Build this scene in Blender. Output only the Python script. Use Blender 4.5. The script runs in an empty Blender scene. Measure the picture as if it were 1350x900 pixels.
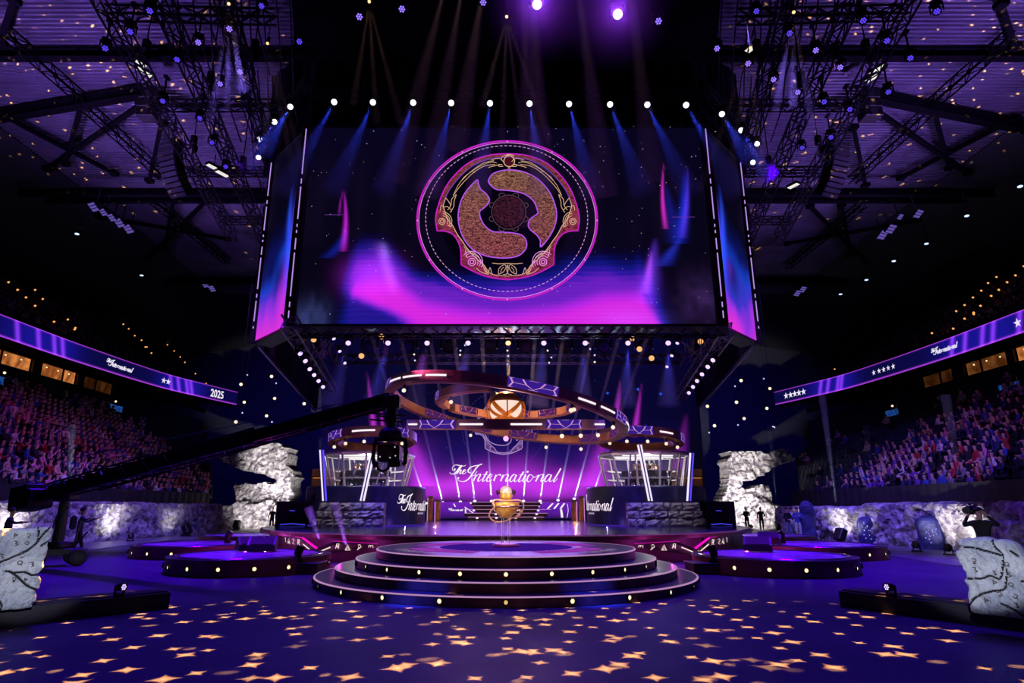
import bpy, math, random
import numpy as np
from mathutils import Vector, Matrix, Euler, noise
random.seed(11)
RNG = np.random.default_rng(11)
C = bpy.context.scene.collection
PI = math.pi

# ------------------------------------------------------------------ view geometry (metres, camera at x=0 y=0)
FPX, TH, HC, CX = 815.0, math.radians(15), 1.75, 667.0
_c, _s = math.cos(TH), math.sin(TH)
def ray(px, py):
    u = (450 - py) / FPX
    return Vector(((px - CX) / FPX, _c - u * _s, _s + u * _c))
def atZ(px, py, z):
    d = ray(px, py); t = (z - HC) / d.z
    return Vector((d.x * t, d.y * t, z))
def atY(px, py, y):
    d = ray(px, py); t = y / d.y
    return Vector((d.x * t, y, HC + d.z * t))
def atX(px, py, x):
    d = ray(px, py); t = x / d.x
    return Vector((x, d.y * t, HC + d.z * t))
def at_drum(px, py, cx, cy, R):
    """first hit with the vertical cylinder of radius R round (cx, cy)"""
    d = ray(px, py)
    a = d.x**2 + d.y**2; b = -2 * (d.x * cx + d.y * cy); k = cx * cx + cy * cy - R * R
    t = (-b - math.sqrt(max(b * b - 4 * a * k, 0))) / (2 * a)
    return Vector((d.x * t, d.y * t, HC + d.z * t))

def lin(v):
    v /= 255.0
    return v / 12.92 if v <= 0.04045 else ((v + 0.055) / 1.055) ** 2.4
def S(r, g, b):
    return (lin(r), lin(g), lin(b))

# ------------------------------------------------------------------ materials
_M = {}
def mat(name, col, rough=.6, metal=0., col2=None, nscale=4., bump=0., bscale=None, em=None, es=0., spec=.5, stretch=None):
    if name in _M: return _M[name]
    m = bpy.data.materials.new(name); m.use_nodes = True
    nt = m.node_tree; N, K = nt.nodes, nt.links
    p = N['Principled BSDF']
    p.inputs['Base Color'].default_value = (*col, 1)
    p.inputs['Roughness'].default_value = rough
    p.inputs['Metallic'].default_value = metal
    p.inputs['Specular IOR Level'].default_value = spec
    if em:
        p.inputs['Emission Color'].default_value = (*em, 1); p.inputs['Emission Strength'].default_value = es
    tc = N.new('ShaderNodeTexCoord'); src = tc.outputs['Object']
    if stretch:
        mp = N.new('ShaderNodeMapping'); mp.inputs['Scale'].default_value = stretch
        K.new(src, mp.inputs['Vector']); src = mp.outputs['Vector']
    nz = N.new('ShaderNodeTexNoise'); nz.inputs['Scale'].default_value = nscale; nz.inputs['Detail'].default_value = 4
    K.new(src, nz.inputs['Vector'])
    mx = N.new('ShaderNodeMix'); mx.data_type = 'RGBA'
    c2 = col2 if col2 else tuple(c * .75 for c in col)
    mx.inputs[6].default_value = (*col, 1); mx.inputs[7].default_value = (*c2, 1)
    cr = N.new('ShaderNodeMapRange'); cr.inputs[1].default_value = .35; cr.inputs[2].default_value = .65
    K.new(nz.outputs['Fac'], cr.inputs[0]); K.new(cr.outputs[0], mx.inputs[0]); K.new(mx.outputs[2], p.inputs['Base Color'])
    if bump:
        b = N.new('ShaderNodeBump'); b.inputs['Strength'].default_value = bump; b.inputs['Distance'].default_value = .05
        n2 = nz
        if bscale:
            n2 = N.new('ShaderNodeTexNoise'); n2.inputs['Scale'].default_value = bscale; n2.inputs['Detail'].default_value = 6
            K.new(src, n2.inputs['Vector'])
        K.new(n2.outputs['Fac'], b.inputs['Height']); K.new(b.outputs['Normal'], p.inputs['Normal'])
    _M[name] = m
    return m
def emis(name, col, strength=1., sample=False):
    if name in _M: return _M[name]
    m = bpy.data.materials.new(name); m.use_nodes = True
    nt = m.node_tree; nt.nodes.remove(nt.nodes['Principled BSDF'])
    e = nt.nodes.new('ShaderNodeEmission'); e.inputs['Color'].default_value = (*col, 1); e.inputs['Strength'].default_value = strength
    nt.links.new(e.outputs[0], nt.nodes['Material Output'].inputs['Surface'])
    m.cycles.emission_sampling = 'AUTO' if sample else 'NONE'
    _M[name] = m
    return m
def screen_mat(name, strength=1.):
    """an LED wall: shows the colour attribute 'Col' of its pixels"""
    if name in _M: return _M[name]
    m = bpy.data.materials.new(name); m.use_nodes = True
    nt = m.node_tree; p = nt.nodes['Principled BSDF']
    p.inputs['Base Color'].default_value = (.004, .004, .005, 1); p.inputs['Roughness'].default_value = .6; p.inputs['Specular IOR Level'].default_value = .2
    a = nt.nodes.new('ShaderNodeAttribute'); a.attribute_name = 'Col'
    nt.links.new(a.outputs['Color'], p.inputs['Emission Color']); p.inputs['Emission Strength'].default_value = strength
    m.cycles.emission_sampling = 'NONE'
    _M[name] = m
    return m

# ------------------------------------------------------------------ mesh builder
class MB:
    def __init__(s): s.v = []; s.f = []; s.m = []
    def add(s, vs, fs, mi=0):
        b = len(s.v); s.v.extend([tuple(p) for p in vs]); s.f.extend([tuple(i + b for i in f) for f in fs]); s.m.extend([mi] * len(fs)); return s
    def box(s, c, d, R=None, mi=0):
        x, y, z = d[0] / 2, d[1] / 2, d[2] / 2
        vs = [Vector(p) for p in ((-x, -y, -z), (x, -y, -z), (x, y, -z), (-x, y, -z), (-x, -y, z), (x, -y, z), (x, y, z), (-x, y, z))]
        if R is not None: vs = [R @ p for p in vs]
        c = Vector(c)
        return s.add([p + c for p in vs], [(0, 3, 2, 1), (4, 5, 6, 7), (0, 1, 5, 4), (1, 2, 6, 5), (2, 3, 7, 6), (3, 0, 4, 7)], mi)
    def bbox(s, c, d, b=.02, R=None, mi=0):
        """a box with chamfered edges"""
        x, y, z = d[0] / 2, d[1] / 2, d[2] / 2; b = min(b, x * .9, y * .9, z * .9)
        vs = []; idx = {}
        for i in (-1, 1):
            for j in (-1, 1):
                for k in (-1, 1):
                    for a in range(3):
                        p = [i * x, j * y, k * z]
                        for q in range(3):
                            if q != a: p[q] -= (i, j, k)[q] * b
                        idx[i, j, k, a] = len(vs); vs.append(Vector(p))
        fs = []
        for a in range(3):
            u, w = [(1, 2), (2, 0), (0, 1)][a]
            for sg in (-1, 1):
                q = []
                for (su, sw) in ((-1, -1), (1, -1), (1, 1), (-1, 1)):
                    k = [0, 0, 0]; k[a] = sg; k[u] = su; k[w] = sw; q.append(idx[k[0], k[1], k[2], a])
                fs.append(tuple(q if sg > 0 else q[::-1]))
            for su in (-1, 1):
                for sw in (-1, 1):
                    def K_(t, ax):
                        k = [0, 0, 0]; k[a] = t; k[u] = su; k[w] = sw; return idx[k[0], k[1], k[2], ax]
                    q = [K_(-1, u), K_(1, u), K_(1, w), K_(-1, w)]
                    fs.append(tuple(q if su * sw < 0 else q[::-1]))
        for i in (-1, 1):
            for j in (-1, 1):
                for k in (-1, 1):
                    q = [idx[i, j, k, 0], idx[i, j, k, 1], idx[i, j, k, 2]]
                    fs.append(tuple(q if i * j * k > 0 else q[::-1]))
        if R is not None: vs = [R @ p for p in vs]
        c = Vector(c)
        return s.add([p + c for p in vs], fs, mi)
    def beam(s, p0, p1, w, h=None, mi=0):
        p0, p1 = Vector(p0), Vector(p1); h = h or w
        d = (p1 - p0); L = d.length
        if L < 1e-6: return s
        R = d.to_track_quat('Z', 'Y').to_matrix()
        return s.box((p0 + p1) / 2, (w, h, L), R, mi)
    def cyl(s, p0, p1, r0, r1=None, n=10, mi=0, caps=True):
        p0, p1 = Vector(p0), Vector(p1); r1 = r0 if r1 is None else r1
        d = p1 - p0; R = d.to_track_quat('Z', 'Y').to_matrix()
        vs = []
        for p, r in ((p0, r0), (p1, r1)):
            for i in range(n):
                a = 2 * PI * i / n; vs.append(p + R @ Vector((r * math.cos(a), r * math.sin(a), 0)))
        fs = [(i, (i + 1) % n, n + (i + 1) % n, n + i) for i in range(n)]
        if caps: fs += [tuple(range(n - 1, -1, -1)), tuple(range(n, 2 * n))]
        return s.add(vs, fs, mi)
    def tube(s, path, r, n=6, closed=False, mi=0):
        path = [Vector(p) for p in path]; L = len(path); vs = []; up = Vector((0, 0, 1))
        for i, p in enumerate(path):
            a = path[(i - 1) % L] if (closed or i) else p; b = path[(i + 1) % L] if (closed or i < L - 1) else p
            t = (b - a).normalized(); x = t.cross(up)
            if x.length < .05: x = t.cross(Vector((0, 1, 0)))
            x.normalize(); y = x.cross(t); rr = r[i] if isinstance(r, (list, tuple)) else r
            for k in range(n):
                q = 2 * PI * k / n; vs.append(p + x * rr * math.cos(q) + y * rr * math.sin(q))
        fs = []
        for i in range(L if closed else L - 1):
            j = (i + 1) % L
            for k in range(n): fs.append((i * n + k, i * n + (k + 1) % n, j * n + (k + 1) % n, j * n + k))
        if not closed: fs += [tuple(range(n - 1, -1, -1)), tuple(range((L - 1) * n, L * n))]
        return s.add(vs, fs, mi)
    def lathe(s, prof, n=48, c=(0, 0, 0), a0=0., a1=2 * PI, mi=0, closed=False):
        full = abs(a1 - a0 - 2 * PI) < 1e-6; k = n if full else n + 1; vs = []; m = len(prof)
        for i in range(k):
            a = a0 + (a1 - a0) * i / n
            for r, z in prof: vs.append((c[0] + r * math.sin(a), c[1] - r * math.cos(a), c[2] + z))
        fs = []
        for i in range(n):
            j = (i + 1) % k
            for q in range(m if closed else m - 1):
                w = (q + 1) % m; fs.append((i * m + q, j * m + q, j * m + w, i * m + w))
        if closed and not full: fs += [tuple(range(m)), tuple(range(n * m + m - 1, n * m - 1, -1))]
        return s.add(vs, fs, mi)
    def sphere(s, c, r, nu=20, nv=12, mi=0):
        r = r if isinstance(r, (tuple, list)) else (r, r, r); vs = []; fs = []
        for j in range(nv + 1):
            b = PI * j / nv
            for i in range(nu):
                a = 2 * PI * i / nu; vs.append((c[0] + r[0] * math.sin(b) * math.cos(a), c[1] + r[1] * math.sin(b) * math.sin(a), c[2] + r[2] * math.cos(b)))
        for j in range(nv):
            for i in range(nu): fs.append((j * nu + i, (j + 1) * nu + i, (j + 1) * nu + (i + 1) % nu, j * nu + (i + 1) % nu))
        return s.add(vs, fs, mi)
    def prism(s, poly, fn, d0, d1, mi=0):
        """poly of (u,v) extruded from d0 to d1; fn(u,v,d) gives the point"""
        n = len(poly); vs = [fn(u, v, d0) for u, v in poly] + [fn(u, v, d1) for u, v in poly]
        fs = [tuple(range(n)), tuple(range(2 * n - 1, n - 1, -1))] + [(i, n + i, n + (i + 1) % n, (i + 1) % n) for i in range(n)]
        return s.add(vs, fs, mi)
    def build(s, name, mats, parent=None, loc=None, smooth=False, fix=True):
        me = bpy.data.meshes.new(name); me.from_pydata(s.v, [], s.f)
        for m in (mats if isinstance(mats, (list, tuple)) else [mats]): me.materials.append(m)
        if len(set(s.m)) > 1 or (s.m and s.m[0]): me.polygons.foreach_set('material_index', s.m)
        if smooth: me.polygons.foreach_set('use_smooth', [True] * len(s.f))
        me.update()
        if fix:
            import bmesh
            bm = bmesh.new(); bm.from_mesh(me); bmesh.ops.recalc_face_normals(bm, faces=bm.faces); bm.to_mesh(me); bm.free()
        o = bpy.data.objects.new(name, me); C.objects.link(o)
        if parent: o.parent = parent
        if loc is not None: o.location = loc
        return o
def tag(o, label, cat, group=None, kind=None):
    o['label'] = label
    if cat: o['category'] = cat
    if group: o['group'] = group
    if kind: o['kind'] = kind
    return o
def thing(name, label, cat, loc=(0, 0, 0), rotz=0., group=None, kind=None):
    o = bpy.data.objects.new(name, None); C.objects.link(o); o.empty_display_size = .2
    o.location = loc; o.rotation_euler = (0, 0, rotz)
    return tag(o, label, cat, group, kind)
def dup(o, loc=None, rotz=None, label=None, group=None, parent=None):
    r = o.copy(); C.objects.link(r)
    if parent is not None: r.parent = parent
    if loc is not None: r.location = loc
    if rotz is not None: r.rotation_euler = (0, 0, rotz)
    if label: r['label'] = label
    if group: r['group'] = group
    for ch in list(o.children): dup(ch, parent=r)
    return r
def lattice(mb, p0, p1, w=.45, h=None, n=None, r=.03, mi=0):
    """four chords with zigzag lacing"""
    p0, p1 = Vector(p0), Vector(p1); h = h or w; d = p1 - p0; L = d.length; t = d / L
    x = t.cross(Vector((0, 0, 1)))
    if x.length < .05: x = Vector((1, 0, 0))
    x.normalize(); y = x.cross(t).normalized()
    n = n or max(2, int(L / (w * 1.2)))
    cs = [x * (w / 2 * a) + y * (h / 2 * b) for a, b in ((-1, -1), (1, -1), (1, 1), (-1, 1))]
    for c in cs: mb.beam(p0 + c, p1 + c, r * 2, mi=mi)
    for i in range(n):
        a, b = p0 + d * (i / n), p0 + d * ((i + 1) / n)
        for k in range(4):
            c0, c1 = cs[k], cs[(k + 1) % 4]
            if (i + k) % 2: c0, c1 = c1, c0
            mb.beam(a + c0, b + c1, r * 1.3, mi=mi)
    return mb
# ------------------------------------------------------------------ drawing on surfaces
def smooth_path(pts, n=5, closed=False):
    P = [np.array(p, float) for p in pts]; L = len(P); out = []
    if L < 3 and not closed: return [tuple(p) for p in P]
    rng = range(L) if closed else range(L - 1)
    for i in rng:
        g = lambda k: P[k % L] if closed else P[min(max(k, 0), L - 1)]
        a, b, c, d = g(i - 1), g(i), g(i + 1), g(i + 2)
        for k in range(n):
            t = k / n
            out.append(tuple(.5 * ((2 * b) + (c - a) * t + (2 * a - 5 * b + 4 * c - d) * t * t + (3 * b - a - 3 * c + d) * t ** 3)))
    if not closed: out.append(tuple(P[-1]))
    return out
def stroke(mb, fn, pts, w, closed=False, sm=True, pen=False, mi=0, wend=None):
    P = smooth_path(pts, 5, closed) if sm else [tuple(p) for p in pts]; L = len(P); vs = []
    for i, p in enumerate(P):
        a = P[(i - 1) % L] if (closed or i) else p; b = P[(i + 1) % L] if (closed or i < L - 1) else p
        dx, dy = b[0] - a[0], b[1] - a[1]; q = math.hypot(dx, dy) or 1; dx /= q; dy /= q
        ww = w
        if pen: ww = w * (.38 + .62 * max(0., dy) ** .7)
        if wend is not None: ww = w + (wend - w) * i / max(1, L - 1)
        vs += [fn(p[0] - dy * ww / 2, p[1] + dx * ww / 2), fn(p[0] + dy * ww / 2, p[1] - dx * ww / 2)]
    fs = [(2 * i, 2 * i + 1, (2 * i + 3) % (2 * L), (2 * i + 2) % (2 * L)) for i in range(L if closed else L - 1)]
    mb.add(vs, fs, mi)
def poly(mb, fn, pts, mi=0, sm=False):
    P = smooth_path(pts, 5, True) if sm else pts
    mb.add([fn(*p) for p in P], [tuple(range(len(P)))], mi)
def dot(mb, fn, c, r, mi=0, n=12):
    rx, ry = r if isinstance(r, (tuple, list)) else (r, r)
    mb.add([fn(c[0] + rx * math.cos(2 * PI * i / n), c[1] + ry * math.sin(2 * PI * i / n)) for i in range(n)], [tuple(range(n))], mi)
def ellipse(c, rx, ry, n=64, a0=0., a1=2 * PI):
    full = abs(a1 - a0 - 2 * PI) < 1e-6
    return [(c[0] + rx * math.cos(a0 + (a1 - a0) * i / n), c[1] + ry * math.sin(a0 + (a1 - a0) * i / n)) for i in range(n if full else n + 1)]
_A = lambda L: [(588 + x / 16.46, 606 + y / 16.46) for x, y in L]
_B = lambda L: [(660 + x / 15.34, 606 + y / 15.34) for x, y in L]
LOGO = [  # handwriting strokes of the event's two words, in trace units
    _A([(200, 190), (185, 218), (155, 228), (136, 200), (150, 150), (200, 112), (260, 115), (330, 130), (400, 132), (428, 112)]),
    _A([(320, 130), (262, 210), (205, 285), (145, 308), (98, 300), (82, 266)]),
    _A([(345, 118), (290, 210), (236, 306)]), _A([(248, 280), (292, 226), (326, 216), (318, 246), (302, 290), (322, 304), (350, 270)]),
    _A([(350, 270), (410, 246), (432, 222), (402, 212), (366, 256), (366, 296), (398, 300), (442, 264)]),
    _A([(782, 88), (705, 116), (620, 130), (530, 162), (482, 222), (492, 268), (540, 284)]),
    _A([(715, 112), (645, 190), (572, 300), (502, 398), (430, 454), (350, 470), (275, 445), (256, 400)]),
    _A([(540, 335), (606, 336), (672, 248)]),
    _A([(655, 322), (625, 390), (594, 458)]), _A([(606, 430), (680, 330), (742, 308), (738, 346), (692, 436), (712, 466), (772, 420)]),
    _A([(892, 252), (840, 350), (796, 436), (812, 466), (872, 428)]), _A([(800, 326), (905, 314)]),
    _A([(886, 402), (968, 370), (1004, 326), (964, 312), (902, 380), (882, 442), (914, 470), (1000, 430)]),
    _A([(1085, 322), (1062, 390), (1036, 460)]), _A([(1050, 415), (1110, 336), (1172, 316), (1178, 344)]),
    _B([(52, 300), (26, 365), (0, 432)]), _B([(14, 402), (86, 308), (150, 298), (140, 340), (106, 410), (118, 438), (186, 390)]),
    _B([(318, 312), (270, 294), (212, 352), (188, 420), (220, 440), (278, 380), (322, 302)]), _B([(322, 302), (290, 370), (276, 420), (300, 440), (350, 398)]),
    _B([(464, 236), (410, 330), (366, 414), (382, 442), (440, 400)]), _B([(382, 302), (474, 294)]),
    _B([(508, 300), (470, 372), (452, 420), (470, 442), (530, 396)]),
    _B([(636, 312), (588, 300), (544, 358), (538, 420), (572, 442), (628, 396), (656, 336), (636, 312)]), _B([(654, 340), (690, 352), (735, 326), (770, 302)]),
    _B([(772, 300), (744, 365), (710, 436)]), _B([(726, 402), (800, 308), (862, 298), (852, 340), (818, 410), (830, 438), (892, 390)]),
    _B([(1022, 312), (970, 294), (914, 352), (890, 420), (922, 440), (982, 380), (1030, 302)]), _B([(1030, 302), (1000, 370), (986, 420), (1010, 440), (1056, 398)]),
    _B([(1218, 172), (1150, 290), (1076, 410), (1088, 442), (1154, 370)])]
LOGO = [[((x - 593) / 149, (y - 612) / 149) for x, y in s] for s in LOGO]
LOGO_DOTS = [((588 + 266 / 16.46 - 593) / 149, (606 + 392 / 16.46 - 612) / 149, .008), ((660 + 546 / 15.34 - 593) / 149, (606 + 240 / 15.34 - 612) / 149, .009)]
def draw_logo(mb, fn, w=.017, mi=0):
    for s in LOGO: stroke(mb, fn, s, w, pen=True, mi=mi)
    for x, y, r in LOGO_DOTS: dot(mb, fn, (x, y), r, mi)
def star_pts(c, r, n=5, k=.4, rot=-PI / 2):
    return [(c[0] + (r if i % 2 == 0 else r * k) * math.cos(rot + PI * i / n), c[1] + (r if i % 2 == 0 else r * k) * math.sin(rot + PI * i / n)) for i in range(2 * n)]
# ------------------------------------------------------------------ lights
LS = 1.0
def aim(o, target):
    o.rotation_euler = (Vector(target) - Vector(o.location)).to_track_quat('-Z', 'Y').to_euler()
def spot(loc, target, col, power, ang=30, blend=.5, rad=.08, name='spot_lamp'):
    l = bpy.data.lights.new(name, 'SPOT'); l.energy = power * LS; l.color = col; l.spot_size = math.radians(ang); l.spot_blend = blend; l.shadow_soft_size = rad
    o = bpy.data.objects.new(name, l); C.objects.link(o); o.location = loc; aim(o, target); return o
def point(loc, col, power, rad=.1, name='glow_lamp'):
    l = bpy.data.lights.new(name, 'POINT'); l.energy = power * LS; l.color = col; l.shadow_soft_size = rad
    o = bpy.data.objects.new(name, l); C.objects.link(o); o.location = loc; return o
def area(loc, target, col, power, sx, sy, name='wash_lamp'):
    l = bpy.data.lights.new(name, 'AREA'); l.shape = 'RECTANGLE'; l.size = sx; l.size_y = sy; l.energy = power * LS; l.color = col
    o = bpy.data.objects.new(name, l); C.objects.link(o); o.location = loc; aim(o, target); return o
# common materials
BLACK = mat('black_paint', (.006, .006, .007), .5, nscale=8)
CLOTH = mat('black_cloth', (.004, .004, .005), .95, spec=.1, nscale=3)
STEEL = mat('dark_steel', (.03, .03, .034), .45, .6, nscale=6)
ALU = mat('aluminium_truss', (.16, .16, .17), .4, .8, nscale=5)
CABLE = mat('black_cable', (.01, .01, .011), .6, nscale=20)
# ================================================================== SETTING
FLOORM = mat('show_floor', S(90, 86, 104), .5, col2=S(74, 70, 90), nscale=.6, bump=.05, bscale=9, spec=.05)
mb = MB(); mb.box((0, 24, -.1), (90, 110, .2)); o = mb.build('floor', FLOORM); tag(o, 'dark glossy arena show floor lit blue and violet', 'floor', kind='structure')
WALK = mat('walkway_board', S(120, 112, 130), .38, col2=S(98, 92, 110), nscale=1.2, spec=.5)
for nm, xa, lab in (('trim_1', -1, 'pale grey walkway boards along the rock barrier on the crowded stand side'), ('trim_2', 1, 'pale grey walkway boards along the rock barrier on the sparse stand side')):
    mb = MB()
    if xa < 0: pts = [(-21.4, 27), (-17.5, 27), (-18.4, 36), (-15.5, 44), (-13, 60), (-26, 60), (-21.4, 46)]
    else: pts = [(18.0, 20), (13.8, 20), (14.8, 32), (13.8, 44), (13, 60), (26, 60), (18.0, 46)]
    mb.prism(pts, lambda u, v, d: (u, v, d), 0.002, .03); o = mb.build(nm, WALK); tag(o, lab, 'walkway', kind='structure')
DARKW = mat('dark_wall', (.05, .05, .06), .8, nscale=1.5)
def wallbox(name, c, d, label, m=DARKW):
    o = MB().box(c, d).build(name, m); tag(o, label, 'wall', kind='structure'); return o
wallbox('wall_left', (-52, 30, 13), (.4, 100, 26), 'dark outer wall of the arena behind the crowded stand')
wallbox('wall_right', (52, 30, 13), (.4, 100, 26), 'dark outer wall of the arena behind the sparse stand')
wallbox('wall_back', (0, 84, 13), (104, .4, 26), 'dark end wall of the arena far behind the stage')
# roof: corrugated steel deck, real corrugations running across
ROOF = mat('roof_sheet', S(120, 116, 128), .45, .35, col2=S(96, 92, 106), nscale=.35, spec=.5)
mb = MB(); per = .27; y = 8.0; prof = []
while y < 64:
    prof += [(y, 24.25), (y + .10, 24.25), (y + .14, 24.42), (y + .23, 24.42)]; y += per
xs = [-31, -20, -10, 10, 20, 31]; vs = [(x, q[0], q[1]) for x in xs for q in prof]; n = len(prof)
mb.add(vs, [(i * n + j, i * n + j + 1, (i + 1) * n + j + 1, (i + 1) * n + j) for i in range(len(xs) - 1) for j in range(n - 1)])
o = mb.build('ceiling', ROOF, fix=False); tag(o, 'corrugated steel roof deck of the arena washed in violet light', 'ceiling', kind='structure')
mb = MB()
for sx in (-1, 1): mb.add([(sx * 31, 5, 24.2), (sx * 52, 5, 21), (sx * 52, 84, 21), (sx * 31, 84, 24.2)], [(0, 1, 2, 3)])
mb.add([(-31, 64, 24.2), (31, 64, 24.2), (31, 84, 22), (-31, 84, 22)], [(0, 1, 2, 3)])
o = mb.build('trim_3', DARKW); tag(o, 'dark soffit along the edges of the arena roof', 'soffit', kind='structure')
# girders and bracing under the roof
GIRD = mat('roof_girder', (.004, .0035, .005), .8, nscale=3, spec=.05)
def girder(pts, w, h, name, label, cat='girder'):
    mb = MB()
    for a, b in zip(pts[:-1], pts[1:]):
        a, b = Vector(a), Vector(b); t = (b - a).normalized(); L = (b - a).length
        R = t.to_track_quat('X', 'Z').to_matrix(); c = (a + b) / 2
        mb.box(c + Vector((0, 0, h / 2)), (L, w, .05), R); mb.box(c - Vector((0, 0, h / 2)), (L, w, .05), R); mb.box(c, (L, .06, h), R)
        k = int(L / 3)
        for i in range(1, k): mb.box(a + (b - a) * (i / k), (.05, w * .8, h), R)
    o = mb.build(name, GIRD); tag(o, label, cat, kind='structure'); return o
girder([(-34, 26.5, 23.9), (34, 26.5, 23.9)], .45, .5, 'roof_girder', 'straight roof girder crossing in front of the corrugated deck, nearest of the cross girders')
girder([(-34, 41.4, 23.8), (34, 41.4, 23.8)], .45, .6, 'roof_girder', 'straight roof girder crossing above the far end of the stage')
girder([(-34, 38.9, 22.9), (34, 38.9, 22.9)], .4, .45, 'roof_girder', 'straight lower chord girder hung just in front of the far roof girder')
girder([(-34, 58, 23.6), (34, 58, 23.6)], .5, .6, 'roof_girder', 'straight roof girder at the far end of the arena')
for sx, w in ((-1, 'crowded stand side'), (1, 'sparse stand side')):
    a, b = atZ(-20 if sx < 0 else 1354, 156 if sx < 0 else 168, 23.7), atZ(185 if sx < 0 else 1155, 121 if sx < 0 else 127, 23.7)
    girder([a, b], .5, .6, 'roof_girder', 'sloping thick roof girder over the ' + w)
    def q(px, py, z=23.75): return atZ(px if sx < 0 else 1338 - px, py + (0 if sx < 0 else 6), z)
    for i, (a, b, lab) in enumerate([((5, 40), (108, 130), 'lattice roof purlin meeting the sloping girder from the front'), ((108, 135), (215, 232), 'lattice roof purlin running from the sloping girder towards the stage'), ((200, 262), (300, 345), 'lattice roof purlin beyond the far girder')]):
        mb = MB(); lattice(mb, q(*a), q(*b), .5, .5, r=.03); o = mb.build('roof_purlin', GIRD); tag(o, lab + ', ' + w, 'purlin', kind='structure')
    for a, b, lab in [((108, 135), (86, 215), 'steep roof brace down from the sloping girder'), ((186, 138), (62, 222), 'long slanting roof brace crossing the lattice purlin'), ((0, 150), (150, 228), 'shallow roof brace from the sloping girder to the far girder'), ((213, 162), (197, 238), 'short upright roof brace beside the lighting trusses'), ((18, 0), (0, 55), 'thick roof strut at the near edge of the roof'), ((228, 265), (217, 330), 'upright roof brace beyond the far girder'), ((270, 266), (195, 340), 'slanting roof brace beyond the far girder'), ((130, 285), (300, 315), 'flat roof brace beyond the far girder')]:
        mb = MB(); p0, p1 = q(*a), q(*b); mb.beam(p0, p1, .26, .22); mb.bbox(p0, (.5, .5, .3), .04); mb.bbox(p1, (.5, .5, .3), .04)
        o = mb.build('roof_brace', GIRD); tag(o, lab + ', ' + w, 'brace', kind='structure')

# ================================================================== MAIN SCREEN
YS, ZB, ZT, XW = 24.0, 8.82, 18.05, 8.75
WX, WY = 11.3, 26.75
PYL = mat('screen_post', S(40, 26, 30), .45, .3, nscale=5)
LEDM = screen_mat('led_wall', 1.0)
def vnoise(x, y, seed=0):
    """smooth value noise on numpy arrays"""
    r = np.random.default_rng(seed); G = r.random((64, 64)); xi = np.floor(x).astype(int); yi = np.floor(y).astype(int); fx = x - xi; fy = y - yi
    fx = fx * fx * (3 - 2 * fx); fy = fy * fy * (3 - 2 * fy); g = lambda a, b: G[a % 64, b % 64]
    return (g(xi, yi) * (1 - fx) + g(xi + 1, yi) * fx) * (1 - fy) + (g(xi, yi + 1) * (1 - fx) + g(xi + 1, yi + 1) * fx) * fy
def sstep(a, b, x):
    t = np.clip((x - a) / (b - a), 0, 1); return t * t * (3 - 2 * t)
def ramp(t, stops):
    ts = [s[0] for s in stops]; cols = np.array([[lin(c) for c in s[1]] for s in stops])
    return np.stack([np.interp(t, ts, cols[:, k]) for k in range(3)], -1)
AUR = [(0, (4, 3, 18)), (.12, (6, 6, 52)), (.3, (14, 20, 120)), (.48, (50, 24, 170)), (.66, (120, 36, 205)), (.84, (185, 40, 235)), (1, (222, 42, 232))]
def gauss(x, c, w): return np.exp(-((x - c) / w) ** 2)
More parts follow.
